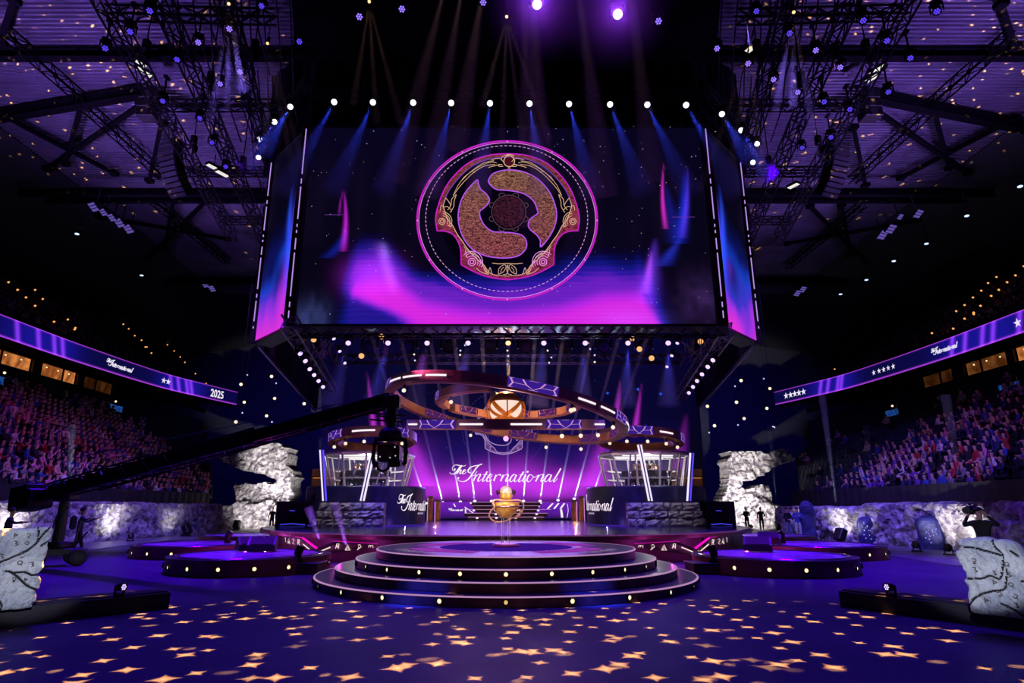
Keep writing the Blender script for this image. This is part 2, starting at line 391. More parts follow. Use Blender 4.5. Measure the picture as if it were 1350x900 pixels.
def main_content(X, Y):
    """X 393..948, Y 160..430 (picture-like units of the LED image, y down)"""
    wob = (vnoise(X / 40, Y / 40, 1) - .5) * 26 + (vnoise(X / 14, Y / 30, 2) - .5) * 10
    hb = np.interp(X, [393, 430, 448, 458, 474, 500, 518, 530, 545, 570, 620, 680, 760, 820, 842, 854, 868, 884, 900, 948], [500, 440, 350, 318, 306, 303, 308, 328, 344, 350, 345, 340, 322, 328, 324, 313, 313, 345, 430, 500])
    low = np.interp(X, [393, 455, 470, 520, 560, 620, 670, 740, 800, 850, 880, 948], [470, 400, 364, 360, 388, 400, 404, 396, 380, 378, 430, 480])
    t = np.where(Y + wob * .5 < low, .62 * sstep(0, 1, (Y + wob * .4 - hb) / np.maximum(low - hb, 12)), .62 + .38 * sstep(0, 1, (Y - low) / 30))
    t = t * (1 - .62 * sstep(-8, 12, Y - (386 + (X - 452) * .42) + wob * .3) * sstep(572, 520, X))
    t = t * (1 - .75 * sstep(468, 440, X)) * (1 - .85 * sstep(868, 892, X + (430 - Y) * .28 * (Y > 300)))
    t = t + .03 * np.sin(Y * .9 + 3 * vnoise(X / 30, Y / 30, 5)) * (t > .08) * (t < .6)
    col = ramp(np.clip(t, 0, 1), AUR)
    base = ramp(np.clip((Y - 160) / 270, 0, 1), [(0, (7, 4, 30)), (.35, (5, 4, 22)), (1, (9, 5, 20))]); col = np.maximum(col, base)
    haze = np.array([lin(24), lin(14), lin(34)])
    col += (.9 * (vnoise(X / 18, Y / 160, 8) ** 2) * sstep(150, 260, Y) * (1 - sstep(300, 350, Y)))[..., None] * haze * .5
    def add(m, c): return col + m[..., None] * np.array([lin(k) for k in c])
    col = add(gauss(X, 492 + wob * .3, 30) * gauss(Y, 368, 22) * .8, (176, 40, 230))
    sw = gauss(X, 508 + (Y - 350) * .35, 8) * sstep(318, 345, Y) * sstep(400, 362, Y); col = add(sw * .55, (190, 90, 245))
    col = add(gauss(X, 505 + (Y - 330) * .3, 5) * sstep(318, 332, Y) * sstep(350, 335, Y) * .3, (120, 130, 240))
    # thin flames
    def flame(x0, y0, x1, y1, w, c, amt, bend=0):
        tt = np.clip((Y - y0) / (y1 - y0), 0, 1); xc = x0 + (x1 - x0) * tt + bend * np.sin(tt * PI); m = (Y > y0) * (Y < y1) * np.exp(-((X - xc) / (w * (.25 + tt))) ** 2) * np.sin(np.clip(tt, 0.02, 1) * PI * .92) ** .7
        return m * amt, c
    for a in [(445, 250, 450, 335, 3.2, (180, 30, 200), 1.1, 3), (444, 250, 441, 285, 1.5, (150, 30, 170), .7, -1), (450, 300, 428, 345, 7, (12, 30, 150), .8, 8), (893, 212, 889, 305, 2.4, (205, 40, 190), 1.2, -3), (926, 215, 910, 318, 4, (70, 40, 190), 1.1, 3), (921, 222, 905, 325, 7, (20, 40, 190), .9, 3), (893, 240, 902, 325, 10, (14, 24, 130), .7, 0), (908, 318, 880, 356, 9, (30, 40, 170), .9, 0), (874, 318, 858, 405, 12, (96, 50, 214), .7, 0), (868, 335, 856, 392, 6, (190, 70, 240), .7, 0)]:
        m, c = flame(*a); col = add(m, c)
    col = add(gauss(X, 415, 20) * gauss(Y, 424, 22) * (.5 + vnoise(X / 6, Y / 12, 9)) * .5, (70, 80, 150))
    col = add(gauss(X, 930, 28) * gauss(Y, 400, 30) * (.4 + vnoise(X / 8, Y / 10, 10)) * .35, (80, 50, 120))
    col = add(gauss(X, 830, 45) * gauss(Y, 425, 14) * .35, (110, 80, 200))
    ins = sstep(1.05, .92, ((X - 669) / 90) ** 2 + ((Y - 287) / 86) ** 2); col *= (1 - .72 * ins)[..., None]
    col *= (.93 + .07 * np.sin(Y * 2.2))[..., None]
    return np.clip(col, 0, 1.2)
def wing_content(X, Y, seed):
    """X 0..1 across the wing, Y 0..1 downwards"""
    wob = (vnoise(X * 3, Y * 6, seed) - .5) * .22 + (vnoise(X * 9, Y * 10, seed + 1) - .5) * .06
    t = sstep(.42, 1.16, Y + wob + .10 * gauss(X, .75, .2))
    col = ramp(t, [(0, (4, 3, 20)), (.2, (10, 20, 100)), (.45, (22, 60, 190)), (.62, (70, 50, 205)), (.8, (165, 50, 225)), (1, (228, 52, 214))])
    f = np.exp(-((X - .86 + .1 * np.sin(Y * 5)) / (.03 + .16 * np.clip(Y - .2, 0, 1))) ** 2) * sstep(.22, .5, Y) * sstep(.95, .6, Y)
    col += f[..., None] * np.array([lin(40), lin(70), lin(220)]) * 1.1
    f2 = np.exp(-((X - .90) / .03) ** 2) * sstep(.3, .45, Y) * sstep(.75, .55, Y); col += f2[..., None] * np.array([lin(110), lin(50), lin(210)])
    dark = gauss(X, .62, .17) * gauss(Y, .72, .10); col *= (1 - .65 * dark)[..., None]
    return np.clip(col, 0, 1.2)
def led_grid(name, fn3, nx, ny, content, parent=None, m=None):
    """grid of LED pixels: fn3(u,v) point, content(U,V) colours, u right, v down"""
    U, V = np.meshgrid(np.linspace(0, 1, nx + 1), np.linspace(0, 1, ny + 1)); P = [fn3(u, v) for u, v in zip(U.ravel(), V.ravel())]
    w = nx + 1; F = [(j * w + i, (j + 1) * w + i, (j + 1) * w + i + 1, j * w + i + 1) for j in range(ny) for i in range(nx)]
    me = bpy.data.meshes.new(name); me.from_pydata(P, [], F); me.materials.append(m or LEDM)
    a = me.color_attributes.new('Col', 'FLOAT_COLOR', 'POINT'); c = np.ones((w * (ny + 1), 4), np.float32); c[:, :3] = content(U, V).reshape(-1, 3)
    a.data.foreach_set('color', c.ravel()); me.update()
    o = bpy.data.objects.new(name, me); C.objects.link(o)
    if parent: o.parent = parent
    return o
scr = thing('video_screen', 'giant hanging three-sided video screen glowing blue and magenta above the stage', 'screen', (0, 0, 0))
xi = XW - .18
led_grid('front_display', lambda u, v: (-xi + 2 * xi * u, YS, ZT - .1 - (ZT - ZB - .2) * v), 300, 150, lambda U, V: main_content(393 + 555 * U, 160 + 270 * V), scr)
for sx in (-1, 1):
    a, b = Vector((sx * (XW + .2), YS + .2, 0)), Vector((sx * WX, WY, 0))
    led_grid('wing_display', lambda u, v, a=a, b=b: (*(a + (b - a) * u).xy, ZT - .1 - (ZT - ZB - .2) * v), 50, 150, lambda U, V, sx=sx: wing_content(1 - U, V, 20 + sx), scr)
# frame box behind the displays
mb = MB(); back = [(-WX, WY), (-XW, YS), (XW, YS), (WX, WY), (WX - .5, WY + .8), (XW - .2, YS + 1.0), (-XW + .2, YS + 1.0), (-WX + .5, WY + .8)]
off = [(x * (1 - .0006), y + .06) for x, y in back]
mb.prism(off, lambda u, v, d: (u, v, d), ZB + .02, ZT + .1); mb.build('casing', BLACK, scr)
TUBE = emis('led_strip_violet', S(190, 150, 240), .95)
for sx in (-1, 1):
    for (x, y, w) in ((sx * XW, YS - .04, .46), (sx * WX, WY - .02, .3)):
        p = MB().bbox((x, y, (ZB + ZT) / 2), (w, .26, ZT - ZB + .1), .04).build('corner_post', PYL, scr)
        mb = MB(); z = ZT - .25; segs = [2.2, .22, 1.5, .12, .12, .5, 1.9, .22, 1.2, .12, .3, .5]; k = 0
        while z > ZB + .5:
            L = segs[k % len(segs)] * (1 if w > .4 else .8); L = min(L, z - ZB - .3); MB().box((x + (.02 * sx), y - .145, z - L / 2), (.036, .03, L)).build('light_dash', TUBE, p); z -= L + (.16 if k % 2 else .24); k += 1
# emblem drawn on the LED image
EM = MB(); fe = lambda dep: (lambda x, y: atY(540 + x / 4.092, 180 + y / 4.092, YS - dep))
E_MAG, E_PINK, E_GOLD, E_VIO, E_DARK = 0, 1, 2, 3, 4
g1, g2, g3 = fe(.012), fe(.02), fe(.028)
stroke(EM, g1, ellipse((526.5, 452), 486, 428, 120), 9, True, False, mi=0)
stroke(EM, g2, ellipse((526.5, 452), 477, 419, 120), 3, True, False, mi=1)
for k in range(12): dot(EM, g3, (526.5 + 484 * math.cos(PI / 6 * k), 452 + 426 * math.sin(PI / 6 * k)), 4, 1, 6)
for k in range(110):
    a = 2 * PI * k / 110; stroke(EM, g2, ellipse((524, 442), 437, 393, 3, a, a + .034), 3.6, False, False, mi=11)
OUT = [(530, 92), (430, 100), (330, 135), (250, 200), (190, 280), (155, 370), (140, 440), (148, 508), (190, 510), (230, 525), (258, 560), (275, 610), (278, 690), (330, 720), (400, 750), (470, 765), (530, 772)]
INN = [(530, 110), (435, 120), (345, 154), (268, 220), (210, 296), (180, 372), (204, 440), (232, 480), (243, 500), (258, 528), (283, 562), (306, 596), (346, 644), (402, 694), (437, 738), (482, 748), (530, 752)]
mir = lambda P: [(1056 - x, y) for x, y in P]
for P, Q in ((OUT, INN), (mir(OUT), mir(INN))):
    vs = [g1(*p) for p in P] + [g1(*p) for p in Q]; n = len(P); EM.add(vs, [(i, i + 1, n + i + 1, n + i) for i in range(n - 1)], 6)
    for seg in (P[:8], P[7:13], P[12:]): stroke(EM, g2, seg, 6, mi=0, sm=True)
    stroke(EM, g2, Q[:6], 4, mi=4); stroke(EM, g2, Q[5:14], 4, mi=2)
    stroke(EM, g2, Q[13:], 3, mi=2)
MIRS = (lambda P: P, mir)
for f_ in MIRS:
    def st(p, w=2.8, mi=2, sm=True, closed=False): stroke(EM, g3, f_(p), min(w, 2.9), closed, sm, mi=mi)
    st([(455, 130), (400, 142), (345, 178), (290, 222)]); st([(460, 150), (400, 160), (340, 198), (280, 258), (235, 318)]); st([(470, 142), (440, 138), (395, 152), (330, 190), (282, 236)], 2.4)
    st([(352, 196), (340, 186), (300, 214), (262, 262), (238, 312)], 2.2); st([(560 - 72, 150), (440, 162), (425, 168)], 3); st([(505, 135), (490, 120), (470, 118), (440, 126)], 3.4); st([(500, 152), (482, 150), (482, 160), (505, 160)], 3); st([(537 - 42, 128), (537 - 36, 108), (537, 98)], 4)
    st([(252, 312), (228, 336), (222, 372), (205, 396)], 3.4); st([(252, 312), (240, 350), (238, 376), (226, 398)], 3.4); st([(195, 330), (212, 352), (222, 372)], 3.4); st([(195, 330), (182, 376), (205, 378), (226, 398), (218, 408)], 3.4)
    st([(165, 400), (170, 372), (182, 376)], 3)
    for r_ in (17, 9): stroke(EM, g3, f_(ellipse((175, 457), r_, r_, 20)), 3.4, True, False, mi=2)
    for r_ in (30, 42, 52): stroke(EM, g3, f_(ellipse((176, 457), r_, r_, 16, -1.5, .55)), 3, False, False, mi=2)
    st([(205, 478), (222, 486), (228, 480)], 3)
    for r_ in (20, 10): stroke(EM, g3, f_(ellipse((336, 676), r_, r_, 20)), 3.6, True, False, mi=1)
    for r_ in (33, 46, 58): stroke(EM, g3, f_(ellipse((336, 676), r_, r_, 18, -2.4, .5)), 3, False, False, mi=1)
    st([(292, 590), (318, 620), (370, 650), (398, 690), (424, 742)]); st([(300, 610), (306, 640), (312, 654)]); st([(318, 622), (345, 624), (376, 654)], 2.4); st([(384, 664), (400, 708), (416, 742)], 2.6); st([(360, 708), (385, 730), (424, 742), (400, 716)], 3); st([(424, 742), (434, 706), (446, 740), (470, 748)], 3)
    st([(446, 682), (480, 686), (530, 684)], 4); st([(480, 742), (482, 712), (510, 690), (520, 704), (505, 730), (480, 742)], 3.6); st([(528, 690), (532, 716), (524, 740), (505, 744)], 3.6); st([(492, 732), (496, 716), (508, 704)], 2.4)
dot(EM, g2, (537, 133), 28, 7); stroke(EM, g3, ellipse((537, 133), 29, 29, 28), 4.5, True, False, mi=2); stroke(EM, g3, [(537, 160), (532, 172), (542, 172)], 4, True, False, mi=2)
stroke(EM, g3, [(508, 104), (537, 96), (566, 104)], 4, mi=2)
BL1 = [(365, 233), (330, 265), (295, 310), (270, 370), (262, 440), (275, 510), (305, 570), (350, 615), (420, 645), (510, 655), (580, 645), (620, 615), (632, 575), (610, 535), (560, 520), (500, 515), (450, 512), (410, 485), (385, 445), (378, 405), (400, 385), (425, 360), (430, 335), (410, 305), (385, 285), (372, 255)]
BL2 = [(430, 225), (450, 200), (500, 183), (560, 180), (630, 195), (700, 235), (755, 300), (785, 370), (793, 430), (780, 490), (750, 545), (708, 595), (705, 560), (685, 530), (650, 500), (640, 475), (650, 445), (690, 415), (690, 400), (670, 350), (630, 315), (590, 300), (530, 290), (470, 285), (435, 260), (425, 240)]
for B_ in (BL1, BL2):
    poly(EM, g1, B_, 8, True); stroke(EM, g2, B_, 5.5, True, mi=3)
dot(EM, g1, (535, 405), 84, 9, 32)
stroke(EM, g2, ellipse((535, 407), 92, 92, 40), 3, True, False, mi=10)
for k in range(8): stroke(EM, g2, ellipse((535 + 96 * math.cos(k * PI / 4 + .4), 407 + 96 * math.sin(k * PI / 4 + .4)), 16, 14, 10, k * PI / 4 + .4 - 1.6, k * PI / 4 + .4 + 1.6), 3, False, False, mi=10)
def tex_emis(name, c1, c2, scale, strength, stretch=(1, 1, 1), zc=None):
    m = bpy.data.materials.new(name); m.use_nodes = True; nt = m.node_tree; N, K = nt.nodes, nt.links; N.remove(N['Principled BSDF'])
    tc = N.new('ShaderNodeTexCoord'); mp = N.new('ShaderNodeMapping'); mp.inputs['Scale'].default_value = stretch; nz = N.new('ShaderNodeTexNoise'); nz.inputs['Scale'].default_value = scale; nz.inputs['Detail'].default_value = 8; nz.inputs['Distortion'].default_value = 1.5
    cr = N.new('ShaderNodeValToRGB'); cr.color_ramp.elements[0].position = .40; cr.color_ramp.elements[1].position = .66; cr.color_ramp.elements[0].color = (*c1, 1); cr.color_ramp.elements[1].color = (*c2, 1)
    e = N.new('ShaderNodeEmission'); e.inputs['Strength'].default_value = strength
    K.new(tc.outputs['Object'], mp.inputs[0]); K.new(mp.outputs[0], nz.inputs['Vector']); K.new(nz.outputs['Fac'], cr.inputs[0]); col = cr.outputs[0]
    if zc:  # image colour drifts from tan at the top to rose at the bottom
        sp = N.new('ShaderNodeSeparateXYZ'); K.new(tc.outputs['Object'], sp.inputs[0]); mr = N.new('ShaderNodeMapRange'); mr.inputs[1].default_value = zc[0]; mr.inputs[2].default_value = zc[1]; K.new(sp.outputs[2], mr.inputs[0])
        mx = N.new('ShaderNodeMix'); mx.data_type = 'RGBA'; mx.blend_type = 'MULTIPLY'; mx.inputs[0].default_value = 1
        m2 = N.new('ShaderNodeMix'); m2.data_type = 'RGBA'; m2.inputs[6].default_value = (*zc[2], 1); m2.inputs[7].default_value = (*zc[3], 1); K.new(mr.outputs[0], m2.inputs[0]); K.new(col, mx.inputs[6]); K.new(m2.outputs[2], mx.inputs[7]); col = mx.outputs[2]
    K.new(col, e.inputs[0]); K.new(e.outputs[0], N['Material Output'].inputs[0]); m.cycles.emission_sampling = 'NONE'; return m
emM = [emis('emblem_magenta', S(200, 30, 196), 1.), emis('emblem_pink', S(250, 150, 250), 1.), emis('emblem_gold', S(222, 176, 140), 1.), emis('emblem_violet', S(186, 88, 240), 1.), emis('emblem_purple', S(120, 60, 190), 1.),
       emis('emblem_ground', S(5, 2, 12), 1.), tex_emis('emblem_band', S(84, 34, 40), S(150, 78, 80), 3.5, 1., (1, 1, 2), (10, 16, (1.3, .35, 1.9), (1, .9, .6))), emis('emblem_core', S(70, 14, 30), 1.),
       tex_emis('emblem_scale', S(48, 24, 30), S(186, 134, 112), 9, 1., (1, 1, 2.2), (11.5, 16, (.95, .42, .85), (.9, .85, .75))), tex_emis('emblem_heart', S(8, 6, 20), S(84, 34, 56), 12, 1.), emis('emblem_grey', S(100, 72, 80), 1.), emis('emblem_dash', S(206, 150, 214), 1.)]
EM.build('emblem', emM, scr, fix=False)
mb = MB(); rr = random.Random(5)
for k in range(190):
    x, y = rr.uniform(396, 945), rr.uniform(165, 340) if rr.random() < .8 else rr.uniform(340, 425); s_ = rr.choice([.4, .5, .6, .8]) * .8
    if (x - 669) ** 2 / 120 ** 2 + (y - 290) ** 2 / 106 ** 2 < 1: continue
    poly(mb, lambda a, b: atY(a, b, YS - .01), star_pts((x, y), s_ * 1.3, 4, .5))
mb.build('star_speck', emis('speck_white', S(190, 180, 220), .9), scr, fix=False)['kind'] = 'stuff'
for (x0, x1, y) in ((428, 452, 283), (886, 916, 286), (485, 512, 328)): mb = MB(); stroke(mb, lambda a, b: atY(a, b, YS - .01), [(x0, y), (x1, y)], .5, sm=False); mb.build('flare_line', emis('flare_violet', S(120, 60, 170), .8), scr, fix=False)
# black drape and cloth ceiling above the screen
mb = MB()
pts = [(-12.5, 28.5), (-9.2, 25.6), (9.2, 25.6), (12.5, 28.5)]; wav = []
for (a, b) in zip(pts[:-1], pts[1:]):
    n = max(4, int(math.dist(a, b) / .22))
    for i in range(n): wav.append((a[0] + (b[0] - a[0]) * i / n, a[1] + (b[1] - a[1]) * i / n + .07 * math.sin(len(wav) * 1.6)))
n = len(wav); mb.add([(x, y, 18.2) for x, y in wav] + [(x, y, 24.2) for x, y in wav] + [(x, y + .12, 24.2) for x, y in wav] + [(x, y + .12, 18.2) for x, y in wav], [(k * n + i, k * n + i + 1, ((k + 1) % 4) * n + i + 1, ((k + 1) % 4) * n + i) for k in range(4) for i in range(n - 1)])
o = mb.build('header_drape', CLOTH); tag(o, 'pleated black drape hanging above the giant screen', 'drape')
o = MB().prism([(-10.2, 25.4), (-7.5, 16), (7.5, 16), (10.2, 25.4)], lambda u, v, d: (u, v, d), 22.6, 22.7).build('ceiling_cloth', CLOTH); tag(o, 'black cloth stretched flat under the roof in front of the drape', 'cloth')
# side edges of the screen structure running back towards the end wall
for sx, w in ((-1, 'crowded stand side'), (1, 'sparse stand side')):
    mb = MB(); a = Vector((sx * 11.2, 27, 8.75)); b = Vector((sx * 14.6, 47.4, 8.82)); mb.tube([a, b], .05, 6); k = 40
    for i in range(k): p = a + (b - a) * (i / k); mb.beam(p, p + Vector((0, 0, .35)), .03)
    mb.tube([a + Vector((0, 0, .35)), b + Vector((0, 0, .35))], .035, 6)
    o = mb.build('edge_truss', ALU); tag(o, 'thin silvery edge truss running back from the screen corner, ' + w, 'truss')
    o = MB().box(((a.x + b.x) / 2, (a.y + b.y) / 2, 12.6), (.1, 20.6, 7.2), Matrix.Rotation(-sx * math.atan2(3.4, 20.4), 3, 'Z')).build('side_drape', CLOTH); tag(o, 'black side drape above the thin edge truss, ' + w, 'drape')
# ================================================================== ROUND FRONT STAGE
BRONZE = mat('bronze_skirt', S(104, 72, 78), .42, .35, col2=S(60, 40, 44), nscale=1.5, spec=.5, stretch=(1, 1, .2))
TREAD = mat('stage_tread', S(50, 40, 66), .3, 0, col2=S(42, 34, 58), nscale=2, spec=.5)
RIM = emis('rim_strip', S(238, 176, 240), .55)
RIMDIM = emis('rim_strip_low', S(176, 90, 190), .42)
AMB = emis('amber_lamp', S(255, 214, 130), 1.15)
AMB2 = emis('amber_core', S(255, 244, 214), 1.5)
HOUSE = mat('lamp_housing', (.006, .005, .005), .5, 0., nscale=20, spec=.2)
DC = (0, 16.6)
rs = thing('round_stage', 'four-tiered round stage with amber lamps in front of the main stage', 'stage', (*DC, 0))
LAMPH = emis('lamp_honeycomb', S(196, 130, 40), .8)
def face_lamp(parent, R, a, z, r, on=True, name='face_lamp'):
    c = Vector((R * math.sin(a), -R * math.cos(a), z)); nrm = Vector((math.sin(a), -math.cos(a), 0)); tx = Vector((math.cos(a), math.sin(a), 0)); up = Vector((0, 0, 1))
    f = lambda u, v, d: c + tx * u + up * v + nrm * d
    mb = MB(); n = 16; prof = [(r * 1.5, -.01), (r * 1.5, .015), (r * 1.38, .035), (r * 1.1, .035), (r * 1.02, .012)]
    vs = []; fs = []
    for i in range(n):
        q = 2 * PI * i / n
        for pr, d in prof: vs.append(f(pr * math.cos(q), pr * math.sin(q), d))
    k = len(prof)
    for i in range(n):
        for j in range(k - 1): fs.append((i * k + j, i * k + j + 1, ((i + 1) % n) * k + j + 1, ((i + 1) % n) * k + j))
    mb.add(vs, fs); o = mb.build(name, HOUSE, parent, smooth=False)
    mb = MB(); g = lambda u, v: f(u, v, .012); dot(mb, g, (0, 0), r * 1.03, 0, 16)
    g2 = lambda u, v: f(u, v, .018)
    for i in range(7):
        q = i * PI / 3; p = (0, 0) if i == 6 else (r * .6 * math.cos(q), r * .6 * math.sin(q)); dot(mb, g2, p, r * .27, 1, 8)
    mb.build('lens', [AMB if on else HOUSE, AMB2 if on else AMB], o, fix=False)
    return o
tiers = [(4.66, 0, .19), (4.19, .19, .38), (3.72, .38, .57), (3.24, .57, .77)]
for i, (R, z0, z1) in enumerate(tiers):
    mb = MB(); mb.lathe([(0, z1), (R - .03, z1), (R - .03, z1 - .025), (R, z1 - .025), (R, z0 + .012), (R - .03, z0 + .012), (R - .03, z0)], 128)
    mb.m = [0 if (k % 6) in (0,) else 1 for k in range(len(mb.f))]
    t = mb.build('tier', [TREAD, BRONZE], rs, smooth=False)
    m2 = MB(); m2.lathe([(R - .035, z1 + .003), (R - .006, z1 + .003), (R + .004, z1 - .004), (R + .004, z1 - .02)], 128); m2.build('edge_strip', RIM if i else RIM, t, fix=False)
    if i in (0, 2):
        n = 15 if i == 0 else 15; step = .262 if i == 0 else .245
        for k in range(-(n // 2), n // 2 + 1): face_lamp(rs, R, k * step, z0 + .1, .042 if i == 0 else .040, not (i == 0 and k == 0))
# inlaid display on the top tier
INL = [emis('inlay_violet', S(64, 22, 150), .8), emis('inlay_pink', S(150, 52, 176), .9), emis('inlay_white', S(205, 170, 215), .9), mat('inlay_dark', S(20, 12, 40), .25)]
mb = MB(); zt = .773
mb.lathe([(0, zt), (1.72, zt)], 72, mi=3); mb.build('inlay_disc', INL, rs)
mb = MB(); ft = lambda r, a, dz=.006: (r * math.sin(a), -r * math.cos(a), zt + dz)
for i in range(-16, 17):
    x = i * .1; L = math.sqrt(max(0, 1.68 ** 2 - x * x)); mb.box((x, 0, zt + .003), (.03, 2 * L, .004)); mb.box((0, x, zt + .003), (2 * L, .03, .004))
mb.build('inlay_grid', INL[0], rs)
mb = MB()
for k in range(26):
    a = -1.2 + k * .096; fn = lambda u, v, a=a: ft(2.86 - v * .26, a + u * .09)
    for sgl in [[(.2, 1), (.2, 0), (.75, .2), (.25, .5), (.8, 1)], [(.1, 1), (.45, 0), (.8, 1)], [(.2, .1), (.7, .1), (.7, .5), (.2, .55), (.2, 1), (.8, 1)]][k % 3:k % 3 + 1]: stroke(mb, fn, sgl, .12, sm=False)
    if k % 3 == 0: stroke(mb, lambda u, v: ft(2.5 - v * .3, a + u * .09), [(0, 0), (.6, 1)], .06, sm=False)
mb.build('inlay_script', INL[2], rs, fix=False)
for a0, a1 in ((-1.35, -.32), (.32, 1.35), (-2.6, -1.8), (1.8, 2.6)):
    n = 24; mb = MB()
    for r0, r1 in ((1.78, 2.44),):
        vs = [ft(r, a0 + (a1 - a0) * i / n, .002) for i in range(n + 1) for r in (r0, r1)]; mb.add(vs, [(2 * i, 2 * i + 1, 2 * i + 3, 2 * i + 2) for i in range(n)])
    mb.build('inlay_band', INL[1], rs, fix=False)
# ================================================================== MAIN STAGE DECK
DK = (0, 31.0); RD = 11.0; ZD = .9
DECKM = mat('stage_deck', S(70, 60, 120), .2, 0, col2=S(34, 26, 84), nscale=.5, spec=.6, stretch=(.25, 1.4, 1), bump=.08, bscale=2.5)
LIPM = mat('stage_lip', S(96, 66, 62), .4, .3, col2=S(76, 50, 50), nscale=2)
FAC = mat('stage_fascia', S(84, 46, 70), .45, .1, col2=S(70, 36, 56), nscale=2)
dk = thing('main_stage', 'wide curved main stage with glowing magenta fascia and glossy violet deck', 'stage', (*DK, 0))
mb = MB(); n = 120; pts = [(RD * math.sin(a), -RD * math.cos(a)) for a in np.linspace(-PI * .62, PI * .62, n)] + [(10.4, 16), (-10.4, 16)]
mb.prism(pts, lambda u, v, d: (u, v, d), ZD - .03, ZD); mb.build('deck', DECKM, dk)
mb = MB(); mb.lathe([(RD - .05, ZD + .004), (RD + .02, ZD + .004), (RD + .04, ZD - .03), (RD + .04, ZD - .15), (RD - .25, ZD - .17)], 120, a0=-PI * .62, a1=PI * .62); lip = mb.build('lip', LIPM, dk, smooth=False)
mb = MB(); mb.lathe([(RD + .012, ZD + .008), (RD + .043, ZD - .028)], 120, a0=-PI * .3, a1=PI * .3); mb.build('edge_strip', RIMDIM, lip, fix=False)
RF = RD - .35
mb = MB(); mb.lathe([(RF, ZD - .03), (RF, 0)], 120, a0=-PI * .62, a1=PI * .62); fas = mb.build('fascia', FAC, dk)
mb = MB(); mb.prism([(-10.4, 4.5), (10.4, 4.5), (10.4, 16), (-10.4, 16)], lambda u, v, d: (u, v, d), 0, ZD - .03); mb.build('understage', BLACK, dk)
inv = Vector((-DK[0], -DK[1], 0))
ff = lambda R: (lambda x, y: at_drum(x, y, *DK, R) + inv)
MAG = emis('fascia_magenta', S(240, 20, 195), 1.1); GLY = emis('fascia_glyph', S(255, 226, 226), 1.); DKP = mat('fascia_panel', S(38, 22, 28), .5, nscale=3)
zl = lambda L: [(350 + x / 7.105, 660 + y / 7.105) for x, y in L]
for side in (0, 1):
    F = (lambda L: zl(L)) if not side else (lambda L: [(1334 - x, y) for x, y in zl(L)])
    pan = MB(); poly(pan, ff(RF + .03), F([(120, 330), (350, 352), (480, 450), (630, 385), (660, 385), (960, 412), (1040, 412), (900, 455), (700, 480), (560, 500), (455, 545), (330, 450), (120, 420)])); pp = pan.build('glyph_panel', DKP, dk, fix=False)
    m = MB(); f1 = ff(RF + .05)
    stroke(m, f1, F([(130, 312), (240, 328), (345, 346)]), .5, sm=False); poly(m, f1, F([(345, 340), (362, 344), (492, 440), (470, 452), (340, 352)])); m.build('magenta_strip', MAG, pp, fix=False); m = MB(); stroke(m, f1, F([(630, 382), (655, 376), (900, 392), (1050, 402)]), .45, sm=False)
    m.build('magenta_strip', MAG, pp, fix=False)
    f2 = ff(RF + .06)
    for L in [[(352, 405), (436, 476)], [(500, 478), (608, 434)]]: m = MB(); stroke(m, f2, F(L), 1.5, sm=False); m.build('light_bar', GLY, pp, fix=False)
    def rev(L, c):  # glyphs keep their reading direction on the mirrored side
        return zl(L) if not side else [(1334 - (350 + (2 * c - x) / 7.105), 660 + y / 7.105) for x, y in L]
    for c, Ls, w in ((185, [[(180, 352), (187, 343), (189, 386)]], .55), (218, [[(207, 398), (218, 348), (229, 402)], [(210, 385), (228, 388)], [(213, 372), (222, 402)]], .6), (258, [[(248, 362), (262, 354), (270, 368), (252, 398), (272, 406)]], .6), (311, [[(301, 412), (303, 358), (320, 362), (318, 385), (306, 385), (322, 418)], [(312, 360), (312, 400)]], .7),
                     (460, [[(452, 484), (450, 506), (460, 506), (460, 488)], [(474, 462), (470, 500), (456, 524)]], .8), (675, [[(656, 446), (668, 402), (688, 402), (684, 448)], [(668, 402), (672, 440)], [(662, 428), (688, 428)]], .9), (770, [[(746, 460), (770, 412), (794, 462), (746, 460)], [(758, 458), (772, 430), (784, 458)]], .9), (878, [[(866, 414), (886, 410), (896, 430), (858, 460), (876, 436), (868, 428)]], .9), (988, [[(966, 436), (968, 418), (1008, 420), (1006, 440)], [(984, 420), (984, 434)]], .9)):
        m = MB()
        for L in Ls: stroke(m, f2, rev(L, c), w, sm=False)
        m.build('glyph', GLY, pp, fix=False)
